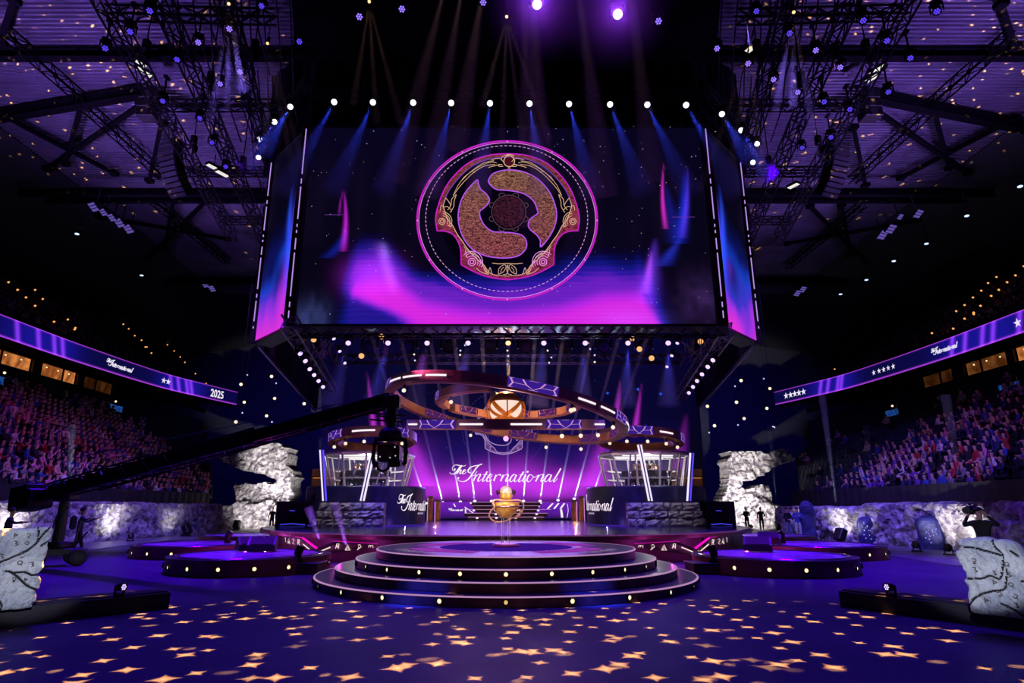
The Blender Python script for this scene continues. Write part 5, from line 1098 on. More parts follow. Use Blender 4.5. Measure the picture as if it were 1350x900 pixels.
    # blue section signs over the stair mouths
    for k, (px, py, xx) in enumerate(((152, 538, -35.0), (6, 503, -35.2)) if sx < 0 else ((1177, 544, 34.2), (1332, 510, 34.6))):
        p = atX(px, py, xx); o = thing('section_sign', ('farther' if k == 0 else 'nearer') + ' blue-lit section sign over a stair mouth, ' + w + ' side', 'sign', p, 0)
        MB().bbox((0, 0, 0), (.15, 1.9, .62), .03).build('housing', BLACK, o); MB().box((-sx * .085, 0, 0), (.02, 1.8, .52)).build('lit_face', tex_emis('sign_blue', S(16, 40, 110), S(40, 100, 180), 3, .7) if 'sign_blue' not in bpy.data.materials else bpy.data.materials['sign_blue'], o)
        MB().beam((0, -.7, .3), (0, -.7, .9), .05).build('hanger', STEEL, o); MB().beam((0, .7, .3), (0, .7, .9), .05).build('hanger', STEEL, o)
        MB().sphere((-sx * .2, -.4, .55), .09, 10, 8).build('warm_lamp', emis('warm_point', S(255, 214, 170), 1.5), o)
# ================================================================== PEOPLE
SKIN = mat('skin', S(196, 150, 130), .55, col2=S(170, 124, 106), nscale=6); HAIR = mat('dark_hair', S(30, 22, 20), .6, nscale=12); TROU = mat('dark_trousers', S(22, 24, 38), .8, nscale=6)
SHIRTS = {}
for nm, c in dict(white=(206, 200, 210), grey=(120, 116, 126), black=(20, 20, 26), navy=(30, 36, 84), blue=(44, 74, 160), red=(168, 36, 44), pink=(206, 120, 160), purple=(104, 60, 150), beige=(190, 166, 140)).items(): SHIRTS[nm] = mat(nm + '_shirt', S(*c), .8, nscale=7)
def skin_body(name, V, E, mats, region, sub=1, root='pelvis'):
    """one continuous figure grown round a skeleton of joints; region(p) picks the material slot"""
    names = list(V); ix = {k: i for i, k in enumerate(names)}
    me = bpy.data.meshes.new(name); me.from_pydata([V[k][0] for k in names], [(ix[a], ix[b]) for a, b in E], []); o = bpy.data.objects.new(name, me); C.objects.link(o)
    o.modifiers.new('s', 'SKIN')
    for k in names: r = V[k][1]; me.skin_vertices[0].data[ix[k]].radius = r if isinstance(r, tuple) else (r, r); me.skin_vertices[0].data[ix[k]].use_root = (k == root)
    o.modifiers[0].use_smooth_shade = True
    if sub: m = o.modifiers.new('d', 'SUBSURF'); m.levels = m.render_levels = sub
    bpy.context.view_layer.update(); r = bpy.data.meshes.new_from_object(o.evaluated_get(bpy.context.evaluated_depsgraph_get())); C.objects.unlink(o); bpy.data.objects.remove(o); r.name = name
    r.materials.clear()
    for m in mats: r.materials.append(m)
    r.polygons.foreach_set('material_index', [region(p.center) for p in r.polygons]); r.polygons.foreach_set('use_smooth', [True] * len(r.polygons)); r.update(); return r
HEADJ = lambda x, y, z: {'neck': ((x, y, z - .17), .052), 'chin': ((x, y - .015, z - .07), (.066, .07)), 'head': ((x, y - .01, z + .01), (.082, .092)), 'crown': ((x, y + .005, z + .09), (.07, .078))}
def seated(kind):
    V = {'pelvis': ((0, 0, .46), (.165, .13)), 'waist': ((0, .02, .64), (.145, .105)), 'chest': ((0, .0, .85), (.17, .115)), **HEADJ(0, -.03, 1.19)}
    E = [('pelvis', 'waist'), ('waist', 'chest'), ('chest', 'neck'), ('neck', 'chin'), ('chin', 'head'), ('head', 'crown')]
    arms = {'lap': (((.24, -.06, .66), (.10, -.30, .58), (.05, -.37, .56)),) * 2, 'clap': (((.25, -.14, .74), (.07, -.30, .88), (.03, -.34, .96)),) * 2, 'phone': (((.25, -.16, .76), (.08, -.30, 1.02), (.06, -.33, 1.1)), ((.24, -.06, .66), (.10, -.30, .58), (.05, -.37, .56))), 'up': (((.26, -.04, 1.10), (.22, -.08, 1.36), (.22, -.1, 1.45)),) * 2, 'chin': (((.22, -.2, .7), (.08, -.16, .98), (.05, -.14, 1.04)), ((.24, -.1, .66), (.02, -.28, .64), (-.04, -.3, .64)))}[kind]
    for s_, A in zip((-1, 1), arms):
        q = 'lr'[s_ > 0]; V['sh' + q] = ((s_ * .175, .0, .97), .062); V['el' + q] = ((s_ * A[0][0], A[0][1], A[0][2]), .046); V['wr' + q] = ((s_ * A[1][0], A[1][1], A[1][2]), .034); V['ha' + q] = ((s_ * A[2][0], A[2][1], A[2][2]), .04)
        E += [('chest', 'sh' + q), ('sh' + q, 'el' + q), ('el' + q, 'wr' + q), ('wr' + q, 'ha' + q)]
        V['hip' + q] = ((s_ * .10, -.06, .45), .09); V['kn' + q] = ((s_ * .13, -.47, .48), .065); V['an' + q] = ((s_ * .13, -.45, .1), .045); V['ft' + q] = ((s_ * .14, -.58, .04), .04)
        E += [('pelvis', 'hip' + q), ('hip' + q, 'kn' + q), ('kn' + q, 'an' + q), ('an' + q, 'ft' + q)]
    hands = [Vector(V['ha' + q][0]) for q in 'lr']; elb = [Vector(V['el' + q][0]) for q in 'lr']
    def region(p):
        if p.z > 1.03 and abs(p.x) < .12: return 1 if (p.z > 1.23 or p.y > .0) else 0
        if min((p - h).length for h in hands) < .11: return 0
        if p.z < .56 and not min((p - h).length for h in hands) < .2: return 3
        return 2
    return V, E, region
KINDS_ = ['lap', 'clap', 'phone', 'up', 'chin']; SEATED = {}; SEATLO = {}
for k in KINDS_:
    V, E, rg = seated(k); SEATED[k] = skin_body('person', V, E, [SKIN, HAIR, SHIRTS['grey'], TROU], rg, 1); SEATLO[k] = skin_body('person', V, E, [SKIN, HAIR, SHIRTS['grey'], TROU], rg, 0)
def person_copy(me, shirt, label, loc, rz, group, sc=1.):
    o = bpy.data.objects.new('person', me); C.objects.link(o); o.location = loc; o.rotation_euler = (0, 0, rz); o.scale = (sc, sc, sc)
    o.material_slots[2].link = 'OBJECT'; o.material_slots[2].material = SHIRTS[shirt]; return tag(o, label, 'person', group)
pose_w = {'lap': 'hands in lap', 'clap': 'clapping', 'phone': 'one hand up', 'up': 'arms raised', 'chin': 'resting chin on hand'}
seats = []; rp = random.Random(21)
for sx in (-1, 1):
    for i in range(NR):
        x, z = row_pos(sx, i); y = 25.0 + .27 * (i % 2); yend = min(abs(x) / .466, 60) - .6 if sx < 0 else min(abs(x) / .462, 60) - .6; j = 0
        while y < yend:
            if sx < 0: prob = .94 if y < 47 else .94 - (y - 47) * .12; prob *= (1 if i < 15 else .6)
            else: prob = (.74 if y < 36 else max(.06, .74 - (y - 36) * .12)) * (1 if i < 11 else .5)
            if abs((y % 13) - 6.5) < .45: prob = 0  # stairs between blocks
            if rp.random() < prob: seats.append((sx, i, j, x, y, z))
            y += .57; j += 1
seats.sort(key=lambda s: math.hypot(s[3], s[4]) + .12 * s[1]); cnt = {}
wL = [s for s in seats if CX + FPX * s[3] / (s[4] * _c + 1.0) > -12 and CX + FPX * s[3] / (s[4] * _c + 1.0) < 1362]
near, rest = wL[:300], wL[300:]
bysd = {}
for s in near: bysd.setdefault((s[0], s[1]), []).append(s)
SPREADC = list(SHIRTS)
order = {}
for k_, L in bysd.items():
    for n_, s in enumerate(sorted(L, key=lambda s: s[4])): order[s] = n_ + 1
def nth(n): return '%d%s' % (n, 'th' if 10 <= n % 100 <= 20 else {1: 'st', 2: 'nd', 3: 'rd'}.get(n % 10, 'th'))
shw = [2.2, 3, 7, 5, 3, 1.3, 1.6, 3, 1.2]
for s in near:
    sx, i, j, x, y, z = s; k = rp.choices(KINDS_, [6, 2, 2, .6, 2])[0]; sh = rp.choices(SPREADC, shw)[0]
    rz = sx * -PI / 2 + rp.uniform(-.3, .3) + sx * -.25
    person_copy(SEATED[k], sh, 'person in %s shirt %s, %s row up, %s from camera, %s stand' % (sh, pose_w[k], nth(i + 1), nth(order[s]), 'crowded' if sx < 0 else 'sparse'), (x, y, z - .08), rz, 'spectators in the %s stand' % ('crowded' if sx < 0 else 'sparse'), rp.uniform(.93, 1.06))
def join_people(items, name, label, lo=SEATLO):
    """spectators beyond the nearest three hundred, as one crowd"""
    cache = {}
    for k, me in lo.items():
        co = np.empty(len(me.vertices) * 3); me.vertices.foreach_get('co', co); cache[k] = (co.reshape(-1, 3), [tuple(p.vertices) for p in me.polygons], [p.material_index for p in me.polygons])
    names = list(SHIRTS); vs = []; fs = []; mi = []; b = 0
    for (x, y, z, rz, k, sh) in items:
        co, F, M_ = cache[k]; c_, s_ = math.cos(rz), math.sin(rz); R = np.array([[c_, -s_, 0], [s_, c_, 0], [0, 0, 1]]); vs.append(co @ R.T + np.array([x, y, z])); fs += [tuple(i + b for i in f) for f in F]; mi += [{0: 0, 1: 1, 3: 2}.get(m, 3 + names.index(sh)) for m in M_]; b += len(co)
    me = bpy.data.meshes.new(name); me.from_pydata(np.concatenate(vs).tolist(), [], fs)
    for m in [SKIN, HAIR, TROU] + [SHIRTS[n] for n in names]: me.materials.append(m)
    me.polygons.foreach_set('material_index', mi); me.polygons.foreach_set('use_smooth', [True] * len(fs)); me.update(); o = bpy.data.objects.new(name, me); C.objects.link(o); return tag(o, label, 'crowd', kind='stuff')
mk = lambda s: (s[3], s[4], s[5] - .08, s[0] * -PI / 2 + rp.uniform(-.5, .2) * s[0] * -1, rp.choices(KINDS_, [6, 2, 2, .6, 2])[0], rp.choices(SPREADC, shw)[0])
join_people([mk(s) for s in rest if s[0] < 0], 'crowd', 'dense crowd filling the rest of the crowded lower stand')
if any(s[0] > 0 for s in rest): join_people([mk(s) for s in rest if s[0] > 0], 'crowd', 'scattered crowd in the farther seats of the sparse lower stand')
up = []
for sx in (-1, 1):
    for i in range(9):
        for q in range(46):
            if rp.random() < .75: up.append((sx * (35.7 + .8 * i), 33 + q * .62, 14.6 + .6 * i - .3, sx * -PI / 2 + rp.uniform(-.3, .3), rp.choice(KINDS_), rp.choices(SPREADC, shw)[0]))
join_people([u for u in up if u[0] < 0], 'crowd', 'dim crowd in the upper stand above the ribbon on the crowded side'); join_people([u for u in up if u[0] > 0], 'crowd', 'dim crowd in the upper stand above the ribbon on the sparse side')
# empty tip-up seats at the stage end of the sparse stand
SEATM = mat('seat_plastic', S(30, 34, 70), .5, nscale=6)
def make_seat():
    o = thing('stadium_seat', 'seat', 'seat'); MB().bbox((0, .12, .62), (.46, .05, .42), .02, Matrix.Rotation(.15, 3, 'X')).build('backrest', SEATM, o); MB().bbox((0, -.02, .55), (.44, .06, .36), .02, Matrix.Rotation(-.15, 3, 'X')).build('seat', SEATM, o); MB().beam((0, .1, 0), (0, .1, .45), .06).build('stand', STEEL, o); return o
proto = None; taken = {(s[0], s[1], s[2]) for s in seats}; ns = 0; percol = {}
for i in range(12):
    x, z = row_pos(1, i); y = 25.0 + .27 * (i % 2); j = 0
    while y < min(x / .462, 60) - .6:
        if y > 37 and (1, i, j) not in taken and not abs((y % 13) - 6.5) < .45 and ns < 290:
            percol[i] = percol.get(i, 0) + 1; ns += 1; lab = 'empty dark tip-up seat, %s row up and %s empty one from the camera, sparse stand' % (nth(i + 1), nth(percol[i]))
            if proto is None: proto = make_seat(); o = proto; o.location = (x, y, z); o.rotation_euler = (0, 0, -PI / 2)
            else: o = dup(proto, (x, y, z), -PI / 2)
            o['label'] = lab; o['group'] = 'empty seats in the sparse stand'
        y += .57; j += 1
# little glowing amber specks scattered over the upper stands, modelled as small bulbs
WARM = emis('step_amber', S(255, 170, 90), 1.2)
gl = [(17, 356), (24, 383), (12, 373), (35, 393), (47, 383), (57, 395), (47, 404), (72, 425), (90, 422), (100, 433), (99, 435), (148, 414), (155, 421), (163, 428), (170, 434), (178, 443), (187, 449), (194, 458), (200, 430), (206, 437), (212, 444), (221, 455), (230, 463), (238, 471), (244, 478), (258, 493), (272, 506), (192, 458), (200, 466), (55, 271), (131, 293), (153, 333), (221, 379)]
gr = [(1349, 352), (1338, 364), (1327, 373), (1313, 366), (1316, 383), (1302, 374), (1306, 391), (1293, 384), (1292, 404), (1282, 393), (1283, 413), (1271, 403), (1271, 421), (1260, 411), (1332, 344), (1321, 347), (1283, 415), (1195, 470), (1228, 440), (1243, 446), (1256, 434), (1100, 487)]
lp = None
for sx, L, w in ((-1, gl, 'crowded'), (1, gr, 'sparse')):
    for n_, (px, py) in enumerate(L):
        # meet the sloping upper stand
        d = ray(px, py); best = None
        for k in range(200):
            t = 36 + k * .25; p = Vector((0, 0, HC)) + d * t
            if abs(p.x) > 35.2 and p.z < 14.6 + .75 * (abs(p.x) - 35.2) + .95: best = p; break
        if best is None: continue
        if lp is None:
            lp = thing('stair_light', 'x', 'stair light'); MB().bbox((0, 0, 0), (.16, .16, .12), .03).build('housing', BLACK, lp); MB().sphere((0, -.06, .04), .085, 8, 6).build('bulb', WARM, lp); o = lp; o.location = best
        else: o = dup(lp, best)
        o['label'] = 'tiny amber stair light in the upper stand, %s from the camera, %s side' % (nth(n_ + 1), w); o['group'] = 'stair lights in the upper stands'
# ================================================================== RIG: TRUSSES AND LAMPS
def lens_mesh(r, z, seven=True):
    m = MB(); f = lambda u, v: Vector((u, v, z))
    if seven:
        for i in range(7): q = i * PI / 3; dot(m, f, (0, 0) if i == 6 else (r * .64 * math.cos(q), r * .64 * math.sin(q)), r * .27, 0, 10)
    else: dot(m, f, (0, 0), r, 0, 18)
    return m
def moving_head(name, lens_m, s, seven=True, cat='stage lamp'):
    """base, yoke and a head with its lens; the head hangs and is aimed by its own rotation"""
    o = thing(name, 'x', cat); MB().bbox((0, 0, -.07 * s), (.34 * s, .26 * s, .14 * s), .02 * s).build('lamp_base', HOUSE, o)
    m = MB()
    for q in (-1, 1): m.bbox((q * .19 * s, 0, -.28 * s), (.05 * s, .12 * s, .34 * s), .015 * s)
    m.bbox((0, 0, -.15 * s), (.42 * s, .12 * s, .04 * s), .01 * s); m.build('yoke', HOUSE, o)
    m = MB(); m.lathe([(0, .15 * s), (.09 * s, .15 * s), (.135 * s, .08 * s), (.14 * s, -.14 * s), (.152 * s, -.16 * s), (.152 * s, -.20 * s), (.13 * s, -.20 * s), (.125 * s, -.18 * s), (0, -.178 * s)], 18); h = m.build('lamp_head', HOUSE, o, loc=(0, 0, -.36 * s))
    lens_mesh(.122 * s, -.186 * s, seven).build('lens', lens_m, h, fix=False)
    if not seven: pass
    return o
L_WHITE = emis('lens_white', S(240, 244, 255), 2.2); L_PURP = emis('lens_purple', S(140, 110, 255), 1.5); L_VIOL = emis('lens_violet', S(232, 190, 255), 3.0); L_BLUE = emis('lens_blue', S(96, 70, 255), 1.1); L_AMB = emis('lens_amber', S(255, 206, 140), 1.7); L_LAV = emis('lens_lavender', S(206, 180, 255), 1.6)
PROTO = {}
def lamp_at(key, lens_m, s, loc, target, label, group, seven=True, name='spotlight'):
    loc = Vector(loc)
    if key not in PROTO:
        o = moving_head(name, lens_m, s, seven); PROTO[key] = o
    else: o = dup(PROTO[key])
    d = Vector(target) - (loc)
    o.location = loc + Vector((0, 0, .36 * s)); o['label'] = label; o['group'] = group
    yaw = math.atan2(d.y, d.x) + PI / 2; o.rotation_euler = (0, 0, yaw); tilt = math.atan2(math.hypot(d.x, d.y), -d.z)
    for ch in o.children:
        if ch.name.startswith('lamp_head'): ch.rotation_euler = (-tilt, 0, 0)
    return o
def truss(p0, p1, label, w=.5, h=None, m=ALU, name='lighting_truss'):
    o = lattice(MB(), p0, p1, w, h).build(name, m); return tag(o, label, 'truss')
BEAMS = []   # (apex, direction end, r0, r1, family)
SIDE = {-1: 'crowded stand side', 1: 'sparse stand side'}
TRM = mat('dark_truss', (.02, .02, .024), .5, .6, nscale=6)
# row over the screen
truss((-8.9, 24.15, 19.75), (8.9, 24.15, 19.75), 'straight truss carrying the row of white lamps above the screen', .4, m=TRM)
for i, px in enumerate((441, 492, 545, 595, 646, 698, 750, 804, 853, 904)):
    p = atY(px, 134 + i * .45, 24.0); t = (p.x * 1.12 + (-.7 if i < 3 else .7 if i > 6 else 0) * 0, 21.2, 10)
    lamp_at('row', L_WHITE, 1.05, p, (p.x * .55, 8, 6), '%s white lamp in the straight row above the screen, counted from the crowded side' % nth(i + 1), 'white lamps above the screen', False); BEAMS.append((p, Vector((p.x * 1.16 - (.35 if i < 5 else -.35), 23.35, 14.4)), .14, .62, 'blue'))
for sx in (-1, 1):
    w = SIDE[sx]; pts = [(383, 140), (362, 160), (342, 183), (341, 207)] if sx < 0 else [(951.5, 149.5), (977, 171), (998, 189), (992.5, 213.5)]; W3 = []
    ysd = (25.2, 26.6, 27.8, 29.2)
    for i, (px, py) in enumerate(pts): p = atY(px, py, ysd[i]); W3.append(p); lamp_at('row', None, 1, p, (sx * 4, 8, 6), '%s white lamp on the slanting wing truss beside the screen, %s' % (nth(i + 1), w), 'white lamps above the screen wings'); BEAMS.append((p, p + Vector((sx * .5, -1.2, -3.2)), .13, .5, 'blue2')) if i < 2 else None
    truss(W3[0] + Vector((-sx * 1.0, -.8, .75)), W3[3] + Vector((sx * .3, .3, .85)), 'slanting wing truss above the side of the screen, ' + w, .35, m=TRM)
# ceiling trusses with violet lamps
for sx in (-1, 1):
    w = SIDE[sx]; X = lambda a: sx * a
    for a, b, wd, lab in [((X(9.4), 15.5, 18.9), (X(14.0), 38, 18.5), .5, 'inner long ceiling truss hung with violet lamps'), ((X(11.8), 15.5, 19.3), (X(16.2), 39, 18.8), .55, 'middle long ceiling truss hung with violet lamps'), ((X(14.2), 16, 19.6), (X(18.2), 38, 19.1), .55, 'outer long ceiling truss with line arrays'), ((X(9.0), 20, 20.2), (X(15.6), 20, 20.4), .4, 'cross truss joining the long ceiling trusses at their near end'), ((X(10.4), 25.5, 20.2), (X(17), 25.5, 20.2), .4, 'cross truss joining the long ceiling trusses in their middle'), ((X(11.4), 31, 19.9), (X(18), 31, 19.9), .4, 'cross truss joining the long ceiling trusses towards the stage'), ((X(12.4), 36.5, 19.6), (X(18.4), 36.5, 19.6), .4, 'cross truss joining the long ceiling trusses at their far end')]:
        truss(a, b, lab + ', ' + w, wd, m=TRM)
    # cable looms and hoist chains
    rg = random.Random(4 + sx)
    for q in range(4):
        y0 = 18 + 5 * q; mb = MB()
        for k in range(7):
            x = X(9.6 + .2 * q + .62 * k); mb.tube([(x, y0 + rg.uniform(-.3, .3), 24.0), (x + .2 * X(1) * .3, y0 + 1.2, 22.0 + rg.uniform(-.4, .4)), (x + X(.3), y0 + 2.6, 20.2), (x + X(.5), y0 + 4.6, 19.6)], .035, 5)
        o = mb.build('cable_loom', CABLE); tag(o, '%s loom of black cables sagging from the roof to the ceiling trusses, %s' % (nth(q + 1), w), 'cable loom')
    for q, (x, y) in enumerate(((9.6, 17), (10.6, 22), (12.0, 28), (13.2, 34), (12.3, 18), (13.4, 24), (14.8, 31), (15.8, 37), (15.2, 22), (16.6, 29))):
        h = thing('chain_hoist', '%s chain hoist from the camera over the ceiling trusses, %s' % (nth(q + 1), w), 'hoist', (X(x), y, 0)); MB().cyl((0, 0, 19.4), (0, 0, 24.2), .03, n=6).build('chain', STEEL, h); MB().bbox((0, 0, 20.6), (.3, .3, .55), .06).build('motor', HOUSE, h); MB().sphere((.12, 0, 20.1), (.14, .14, .26), 10, 8).build('chain_bag', CLOTH, h)
    pl = [(198, 12), (172, 40), (139, 62), (302, 37), (261, 55), (234, 77), (316, 94), (290, 110), (215, 132), (264, 155), (280, 187), (298, 219)] if sx < 0 else [(1235, 13), (1137.5, 25), (1169, 52), (1040, 42), (1076, 65.5), (1020, 104), (1108, 88), (1052, 121), (1200, 75), (1120, 143), (1086, 133), (1171, 120), (1095, 180), (1057, 194)]
    for i, (px, py) in enumerate(pl):
        p = atZ(px, py, 18.1); bright = (px, py) in ((302, 37), (316, 94), (290, 110), (261, 55), (1020, 104), (1052, 121), (1108, 88), (1076, 65.5))
        lamp_at('violet' if bright else 'dim', L_PURP if bright else L_BLUE, .95, p, (sx * 2, 6, 3) if bright else (sx * 7, 9, 3), '%s violet lamp from the near end of the ceiling trusses, %s' % (nth(i + 1), w), 'violet ceiling lamps'); HB = p + Vector((0, 0, .34))
        o = MB().beam(HB, HB + Vector((0, 0, .75)), .05).bbox(HB + Vector((0, 0, .75)), (.16, .3, .12), .02).build('lamp_clamp', STEEL); tag(o, '%s steel clamp holding a violet ceiling lamp, %s' % (nth(i + 1), w), 'clamp', 'lamp clamps on the ceiling trusses')
    # white work lights between the trusses
    for i, (px, py, yy, L) in enumerate(((190, 95, 27, .9), (282, 221, 30, .9), (293, 229, 30.4, .8), (185, 84, 26, .6)) if sx < 0 else ((1046, 245, 31.5, .7), (1157, 92, 27, .9), (1150, 103, 27.3, .7), (990, 64, 22.5, .5))):
        p = atY(px, py, yy); o = thing('work_light', '%s white work light between the ceiling trusses, %s' % (nth(i + 1), w), 'work light', p, sx * .5); MB().bbox((0, 0, .08), (.36, L, .14), .02).build('housing', HOUSE, o); MB().box((0, 0, -.01), (.26, L * .86, .03)).build('diffuser', emis('work_white', S(236, 232, 224), 1.0), o); MB().beam((0, 0, .1), (0, 0, .8), .04).build('hanger', STEEL, o)
    # curved loudspeaker line array
    la = thing('line_array', 'black curved line array of loudspeakers hanging from the outer truss, ' + w, 'loudspeaker', atY(226 if sx < 0 else 1103, 192, 29.0), sx * .35)
    z, yv, tlt = 0, 0, .05
    for k in range(11):
        R_ = Matrix.Rotation(tlt, 3, 'X'); c = Vector((0, yv, z)); MB().bbox(c, (1.15, .62, .25), .04, R_).build('speaker_box', HOUSE, la); MB().box(c + R_ @ Vector((0, -.32, 0)), (1.05, .02, .19), R_).build('grille', mat('speaker_grille', (.012, .012, .014), .7, .3, nscale=40), la); z -= .255 * math.cos(tlt); yv -= -.255 * math.sin(tlt) ; tlt += .085
    MB().bbox((0, 0, .22), (1.0, .5, .12), .02).beam((0, 0, .2), (0, 0, 1.6), .05).build('rigging_bar', STEEL, la)
    sub = thing('hanging_subwoofer', 'stack of dark hanging subwoofers beside the line array, ' + w, 'loudspeaker', atY(200 if sx < 0 else 1143, 128, 29.5))
    for k in range(3): MB().bbox((0, 0, -.56 * k), (1.0, .8, .54), .04).build('speaker_box', HOUSE, sub); MB().cyl((0, -.41, -.56 * k), (0, -.40, -.56 * k), .21, n=20).build('grille', mat('speaker_grille', (.012, .012, .014), .7, .3, nscale=40), sub)
    MB().beam((0, 0, .2), (0, 0, 1.8), .05).build('rigging_bar', STEEL, sub)
    # violet panel lamps near the upper stand
    PNL = emis('panel_violet', S(104, 84, 176), .8)
    for i, (px, py, q) in enumerate(((124, 272, 1), (137, 279, .8), (148, 286, .8), (158, 293, 1), (170, 301, 1), (271, 374, .8), (280, 380, .7)) if sx < 0 else ((1210, 281, .9), (1174, 301, 1), (1163, 309, 1), (1186, 285, .6), (1051, 386, .7), (1058, 381, .7))):
        p = atZ(px, py, 18.5) if py < 350 else atY(px, py, 60); o = thing('panel_lamp', '%s square violet panel lamp from the near end of the side row, %s' % (nth(i + 1), w), 'panel lamp', p, sx * .4); rt = Matrix.Rotation(.9, 3, 'X')
        s_ = q * p.y / 40; MB().bbox((0, 0, 0), (.72 * s_, .12, .72 * s_), .03, rt).build('housing', HOUSE, o); m = MB()
        for k in range(3): m.box(rt @ Vector((0, -.07, (k - 1) * .22 * s_)), (.62 * s_, .02, .15 * s_), rt)
        m.build('led_face', PNL, o); MB().beam((0, .1, .1), (0, .2, 1.2), .05).build('hanger', STEEL, o)
# near cross truss high over the floor
truss((-8.5, 16.6, 18.9), (8.5, 16.6, 18.9), 'near cross truss high over the show floor carrying two bright violet lamps', .5, m=TRM)
for i, (px, py, k, lm, s) in enumerate(((345, 8, 'dim', None, 1), (395, 55, 'dim', None, 1), (474, 22, 'violet', None, 1), (530, 12, 'violet', None, 1), (637, 3, 'violet', None, 1), (708, 5, 'glare', L_VIOL, 1.25), (814, 15, 'glare', None, 1), (868, 28, 'violet', None, 1), (945, 64, 'violet', None, 1), (986, 84, 'violet', None, 1), (997, 15, 'dim', None, 1))):
    p = atY(px, py, 16.6 if 460 < px < 900 else 19.5); lamp_at(k, lm, s, p, (p.x * .3, 3, 2.5), '%s violet lamp of the near high truss, counted from the crowded side' % nth(i + 1), 'violet lamps of the near high truss', k != 'glare')
for i, (px, py) in enumerate(((302, 5), (353, 57), (487, 2), (668, 22), (1046, 16), (989, 63))):
    p = atY(px, py, 17.5 if i not in (1,) else 20); o = thing('pin_lamp', '%s tiny golden pin lamp high under the roof, counted from the crowded side' % nth(i + 1), 'pin lamp', p); MB().cyl((0, 0, 0), (0, .05, .3), .07, n=10).build('housing', HOUSE, o); MB().sphere((0, -.02, -.02), .055, 10, 6).build('bulb', emis('pin_gold', S(255, 206, 140), 1.6), o); MB().beam((0, .04, .3), (0, .04, 1.2), .03).build('hanger', STEEL, o)
# lamps under the screen
truss((-9, 24.6, 8.75), (9, 24.6, 8.75), 'front truss under the bottom edge of the giant screen', .4, m=TRM)
truss((-9, 30.5, 9.0), (9, 30.5, 9.0), 'second truss under the giant screen, farther back', .4, m=TRM)
for i, (px, am) in enumerate(((459, 0), (511.5, 0), (563, 0), (617, 0), (670, 1), (717, 0), (771.6, 0), (828, 0), (881, 0))):
    p = atY(px, 450.5, 24.4); lamp_at('underA' if am else 'under', L_AMB if am else L_LAV, .85, p, (p.x * .4, 12, 0), ('amber lamp at the middle of the row under the screen' if am else '%s lavender lamp in the row under the screen, counted from the crowded side' % nth(i + 1)), 'lamps in the row under the screen', False)
    if not am: BEAMS.append((p, Vector((p.x * 1.02 - .35, 24.2, 5.6)), .10, .5, 'blue3'))
for i, px in enumerate((488, 540, 592, 645, 693, 744, 795, 848)):
    p = atY(px, 455, 27.5); o = lamp_at('big', mat('lens_dark', S(40, 40, 54), .1, nscale=9), 1.9, p, (p.x, 20, 5), '%s big unlit round lamp hanging under the screen, counted from the crowded side' % nth(i + 1), 'big unlit lamps under the screen', False)
GLOBE = emis('globe_amber', S(255, 190, 120), 1.0); GLB2 = emis('globe_small', S(255, 226, 190), 1.5); GLB3 = emis('globe_ice', S(196, 200, 255), 1.2)
GP = {}
def globe(key, m, r, loc, label, group, top):
    loc = Vector(loc); o = thing('globe_lamp', label, 'globe lamp', loc, group=group)
    if key not in GP: GP[key] = (MB().sphere((0, 0, 0), r, 14, 10), MB().cyl((0, 0, r * .8), (0, 0, r * 1.6), r * .45, n=10))
    a, b = GP[key]; a.build('bulb', m, o, smooth=True); b.build('socket', HOUSE, o); MB().cyl((0, 0, r * 1.5), (0, 0, top - loc.z), .008, n=4).build('cable', CABLE, o)
for i, (px, py) in enumerate(((413.5, 447.5), (503, 443.5), (476.5, 469), (833, 446), (859, 472), (843, 460), (923.5, 450))): p = atY(px, py, 26.0); globe('big', GLOBE, .12, p, '%s round amber globe lamp under the screen, counted from the crowded side' % nth(i + 1), 'amber globe lamps under the screen', 8.6)
for sx, L in ((-1, [(358, 496), (362, 525), (401, 532), (351.5, 548), (317.7, 506.5), (322, 530), (311, 556), (326, 494), (319.5, 544), (364, 505), (358.5, 556), (398, 567.5), (539, 540)]), (1, [(977, 501.5), (1015, 512), (971, 530), (1011, 538), (932.6, 535.4), (981, 551.5), (942, 561), (1019, 562), (1021, 563), (1007, 499), (969, 509), (973, 560), (935, 570)])):
    for i, (px, py) in enumerate(L): p = atY(px, py, 42 if i % 2 else 39); ice = i >= 9 or i in (7, 8); globe('ice' if ice else 'small', GLB3 if ice else GLB2, .05 if ice else .10, p, '%s small %s globe lamp hanging beside the stage, %s' % (nth(i + 1), 'icy' if ice else 'warm', SIDE[sx]), 'small globe lamps beside the stage', 23.8)
for i, (px, py) in enumerate([(546, 467), (547, 475), (540, 451), (606.6, 467.6), (607, 462), (613, 455), (669, 462), (670, 469), (669, 480), (722, 462), (727, 471), (724, 478), (776, 452), (778, 460), (784, 468), (784, 477)]): p = atY(px, py, 30); globe('tiny', GLB3 if i % 3 else GLB2, .045, p, '%s pinpoint lamp hanging behind the row under the screen, from crowded side' % nth(i + 1), 'pinpoint lamps under the screen', 8.9)
